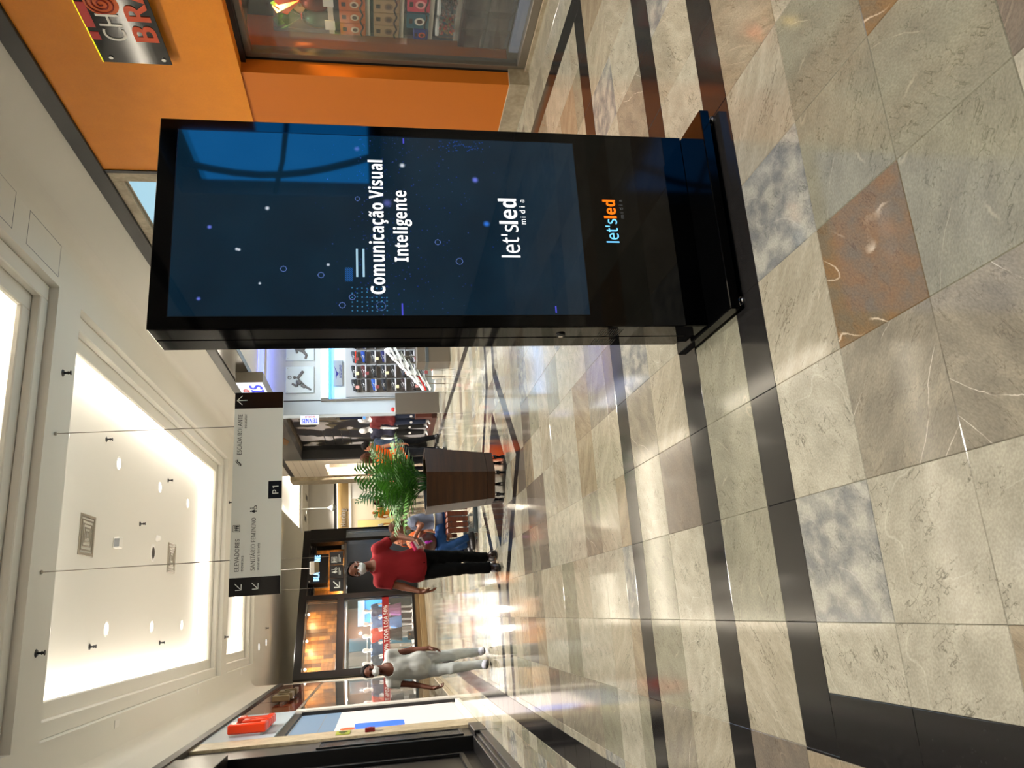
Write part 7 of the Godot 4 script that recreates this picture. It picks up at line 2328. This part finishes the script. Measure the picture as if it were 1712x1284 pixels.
func icons(t: Node3D, m: Material, a: Vector3, s: float, b: Vector3, h: float) -> void:
	# lift: three figures in a frame
	var mb := MB.new()
	var e := s * 0.05
	mb.bx(a, a + Vector3(s, e, 0.0015)).bx(a + Vector3(0, s - e, 0), a + Vector3(s, s, 0.0015)).bx(a, a + Vector3(e, s, 0.0015)).bx(a + Vector3(s - e, 0, 0), a + Vector3(s, s, 0.0015))
	for k in 3:
		var x := s * (0.25 + 0.25 * k)
		mb.bx(a + Vector3(x - s * 0.055, s * 0.14, 0), a + Vector3(x + s * 0.055, s * 0.66, 0.0015))
		mb.bx(a + Vector3(x - s * 0.09, s * 0.40, 0), a + Vector3(x + s * 0.09, s * 0.66, 0.0015))
		mb.cyl(a + Vector3(x, s * 0.76, 0), a + Vector3(x, s * 0.76, 0.0015), s * 0.065, s * 0.065, 10)
	put("lift_icon", mb.done(), m, t)
	# woman and wheelchair
	mb = MB.new()
	mb.prism(PackedVector2Array([Vector2(b.x + h * 0.16, b.y + h * 0.70), Vector2(b.x + h * 0.36, b.y + h * 0.70), Vector2(b.x + h * 0.50, b.y + h * 0.28), Vector2(b.x + h * 0.02, b.y + h * 0.28)]), b.z, b.z + 0.0015)
	mb.bx(b + Vector3(h * 0.16, 0, 0), b + Vector3(h * 0.24, h * 0.3, 0.0015)).bx(b + Vector3(h * 0.28, 0, 0), b + Vector3(h * 0.36, h * 0.3, 0.0015))
	mb.cyl(b + Vector3(h * 0.26, h * 0.84, 0), b + Vector3(h * 0.26, h * 0.84, 0.0015), h * 0.1, h * 0.1, 12)
	put("woman_icon", mb.done(), m, t)
	var c := b + Vector3(h * 0.80, h * 0.24, 0.0008)
	var pts := []
	for k in 14:
		var g := 2.2 + k * 0.34
		pts.append(c + Vector3(cos(g), sin(g), 0) * h * 0.22)
	put("wheelchair_icon", MB.new().tube(pts, [h * 0.035], 5).tube([c + Vector3(-h * 0.08, h * 0.50, 0), c + Vector3(-h * 0.06, h * 0.14, 0), c + Vector3(h * 0.16, h * 0.12, 0), c + Vector3(h * 0.26, -h * 0.16, 0)], [h * 0.045], 5).ell(c + Vector3(-h * 0.09, h * 0.64, 0), Vector3(h * 0.075, h * 0.075, 0.001), Basis.IDENTITY, 10, 6).done(), m, t)


# ---------------------------------------------------------------- planter, palm and bench
func build_planter_and_bench() -> void:
	var c := Vector3(1.405, 0, -8.56)
	var t := thing("planter", "six-sided dark wooden planter that widens upward on small black casters", "planter", c)
	var ang := func(k: int) -> float: return deg_to_rad(84.0 + 60.0 * k)
	var pt := func(k: int, r: float, y: float) -> Vector3: return Vector3(cos(ang.call(k)) * r, y, sin(ang.call(k)) * r)
	for part in [["skirt", 0.303, 0.308, 0.085, 0.168], ["side", 0.310, 0.388, 0.172, 0.845]]:
		for k in 6:
			var mb := MB.new()
			var a: Vector3 = pt.call(k, part[1], part[3])
			var b: Vector3 = pt.call(k + 1, part[1], part[3])
			var d: Vector3 = pt.call(k + 1, part[2], part[4])
			var e: Vector3 = pt.call(k, part[2], part[4])
			var g := Vector3(0, 0.4, 0)
			var inn := func(p: Vector3) -> Vector3: return Vector3(p.x * 0.93, p.y, p.z * 0.93)
			mb.quad(a, b, d, e, g)
			mb.quad(inn.call(a), inn.call(b), inn.call(d), inn.call(e), Vector3(a.x + b.x, 0.4, a.z + b.z) * 3.0)
			mb.quad(e, d, inn.call(d), inn.call(e), Vector3(0, -5, 0))
			mb.quad(a, b, inn.call(b), inn.call(a), Vector3(0, 5, 0))
			put("%s_board" % part[0], mb.done(), M.walnut, t)
	put("soil", MB.new().cyl(Vector3(0, 0.70, 0), Vector3(0, 0.76, 0), 0.33, 0.33, 6).done(), mat(Color(0.05, 0.035, 0.025), 0.95), t)
	put("bottom", MB.new().cyl(Vector3(0, 0.085, 0), Vector3(0, 0.10, 0), 0.28, 0.28, 6).done(), M.black, t)
	for k in 6:
		var p: Vector3 = pt.call(k, 0.25, 0.0)
		var cs := put("caster", MB.new().cyl(Vector3(p.x - 0.012, 0.032, p.z), Vector3(p.x + 0.012, 0.032, p.z), 0.032, 0.032, 16).done(), M.black, t)
		put("fork", MB.new().tube([Vector3(p.x - 0.018, 0.03, p.z), Vector3(p.x - 0.018, 0.07, p.z + 0.01), Vector3(p.x, 0.085, p.z + 0.015), Vector3(p.x + 0.018, 0.07, p.z + 0.01), Vector3(p.x + 0.018, 0.03, p.z)], [0.005], 6).done(), M.chrome, cs)
	# palm: arching fronds with long leaflets
	var pl := thing("palm", "bushy green feather palm growing in the dark wooden planter", "plant", c + Vector3(0, 0.76, 0))
	rng.seed = 12
	for k in 20:
		var az := TAU * k / 20.0 * 3.0 + rng.randf() * 0.5
		var lean := 0.18 + 0.62 * float(k % 10) / 9.0
		var ln := 0.72 + rng.randf() * 0.28
		var d := Vector3(cos(az), 0, sin(az))
		var spine := []
		for i in 9:
			var u := i / 8.0
			spine.append(d * (0.05 + ln * lean * (u * 0.45 + u * u * 0.55)) + Vector3(0, ln * (u * (1.12 - lean * 0.35) - 0.55 * lean * u * u), 0))
		var fr := put("frond", MB.new().tube(spine, [0.008, 0.007, 0.006, 0.005, 0.004, 0.003, 0.003, 0.002, 0.002], 5).done(), M.leaf, pl)
		var mb := MB.new()
		mb.smooth()
		for i in range(4, 19):
			var u := i / 19.0
			var f8 := u * 8.0
			var i0 := mini(int(f8), 7)
			var p: Vector3 = (spine[i0] as Vector3).lerp(spine[i0 + 1], f8 - i0)
			var dir: Vector3 = ((spine[i0 + 1] as Vector3) - (spine[i0] as Vector3)).normalized()
			var side := dir.cross(Vector3.UP).normalized()
			var upn := side.cross(dir).normalized()
			var ll := ln * 0.36 * sin(PI * (0.16 + 0.76 * u)) + 0.02
			for e in [-1.0, 1.0]:
				var out: Vector3 = (side * e * 0.82 + dir * 0.55 + upn * (0.20 - rng.randf() * 0.15)).normalized()
				var wv: Vector3 = out.cross(upn).normalized() * 0.014
				var m: Vector3 = p + out * ll * 0.5 + upn * 0.008
				var tip: Vector3 = p + out * ll - Vector3(0, ll * 0.26, 0)
				mb.v(p); mb.v(m + wv); mb.v(m + upn * 0.003)
				mb.v(p); mb.v(m + upn * 0.003); mb.v(m - wv)
				mb.v(m + wv); mb.v(tip); mb.v(m + upn * 0.003)
				mb.v(m + upn * 0.003); mb.v(tip); mb.v(m - wv)
		put("leaflets", mb.done(), M.leaf if k % 3 else M.leaf2, fr).set_meta("kind", "stuff")
	# bench: reddish slats running down its end, grey steel feet
	var bn := thing("slatted_bench", "reddish brown slatted bench with grey steel feet behind the planter", "bench", Vector3(1.25, 0, -11.5))
	for k in 6:
		var x := -0.195 + k * 0.078
		put("seat_slat", boxmesh(Vector3(x - 0.033, 0.405, -0.80), Vector3(x + 0.033, 0.435, 0.80), 0.006), M.slat, bn)
		put("end_slat", boxmesh(Vector3(x - 0.033, 0.14, 0.80), Vector3(x + 0.033, 0.432, 0.83), 0.006), M.slat, bn)
		put("end_slat", boxmesh(Vector3(x - 0.033, 0.14, -0.83), Vector3(x + 0.033, 0.432, -0.80), 0.006), M.slat, bn)
	var sm := mat(Color(0.40, 0.44, 0.46), 0.35, 0.5)
	for z in [-0.72, 0.72]:
		put("foot", boxmesh(Vector3(-0.23, 0.0, z - 0.05), Vector3(0.23, 0.05, z + 0.05), 0.006), sm, bn)
		for x in [-0.19, 0.19]:
			put("leg", boxmesh(Vector3(x - 0.02, 0.05, z - 0.03), Vector3(x + 0.02, 0.38, z + 0.03), 0.004), sm, bn)
		put("bearer", boxmesh(Vector3(-0.22, 0.37, z - 0.03), Vector3(0.22, 0.405, z + 0.03), 0.004), sm, bn)
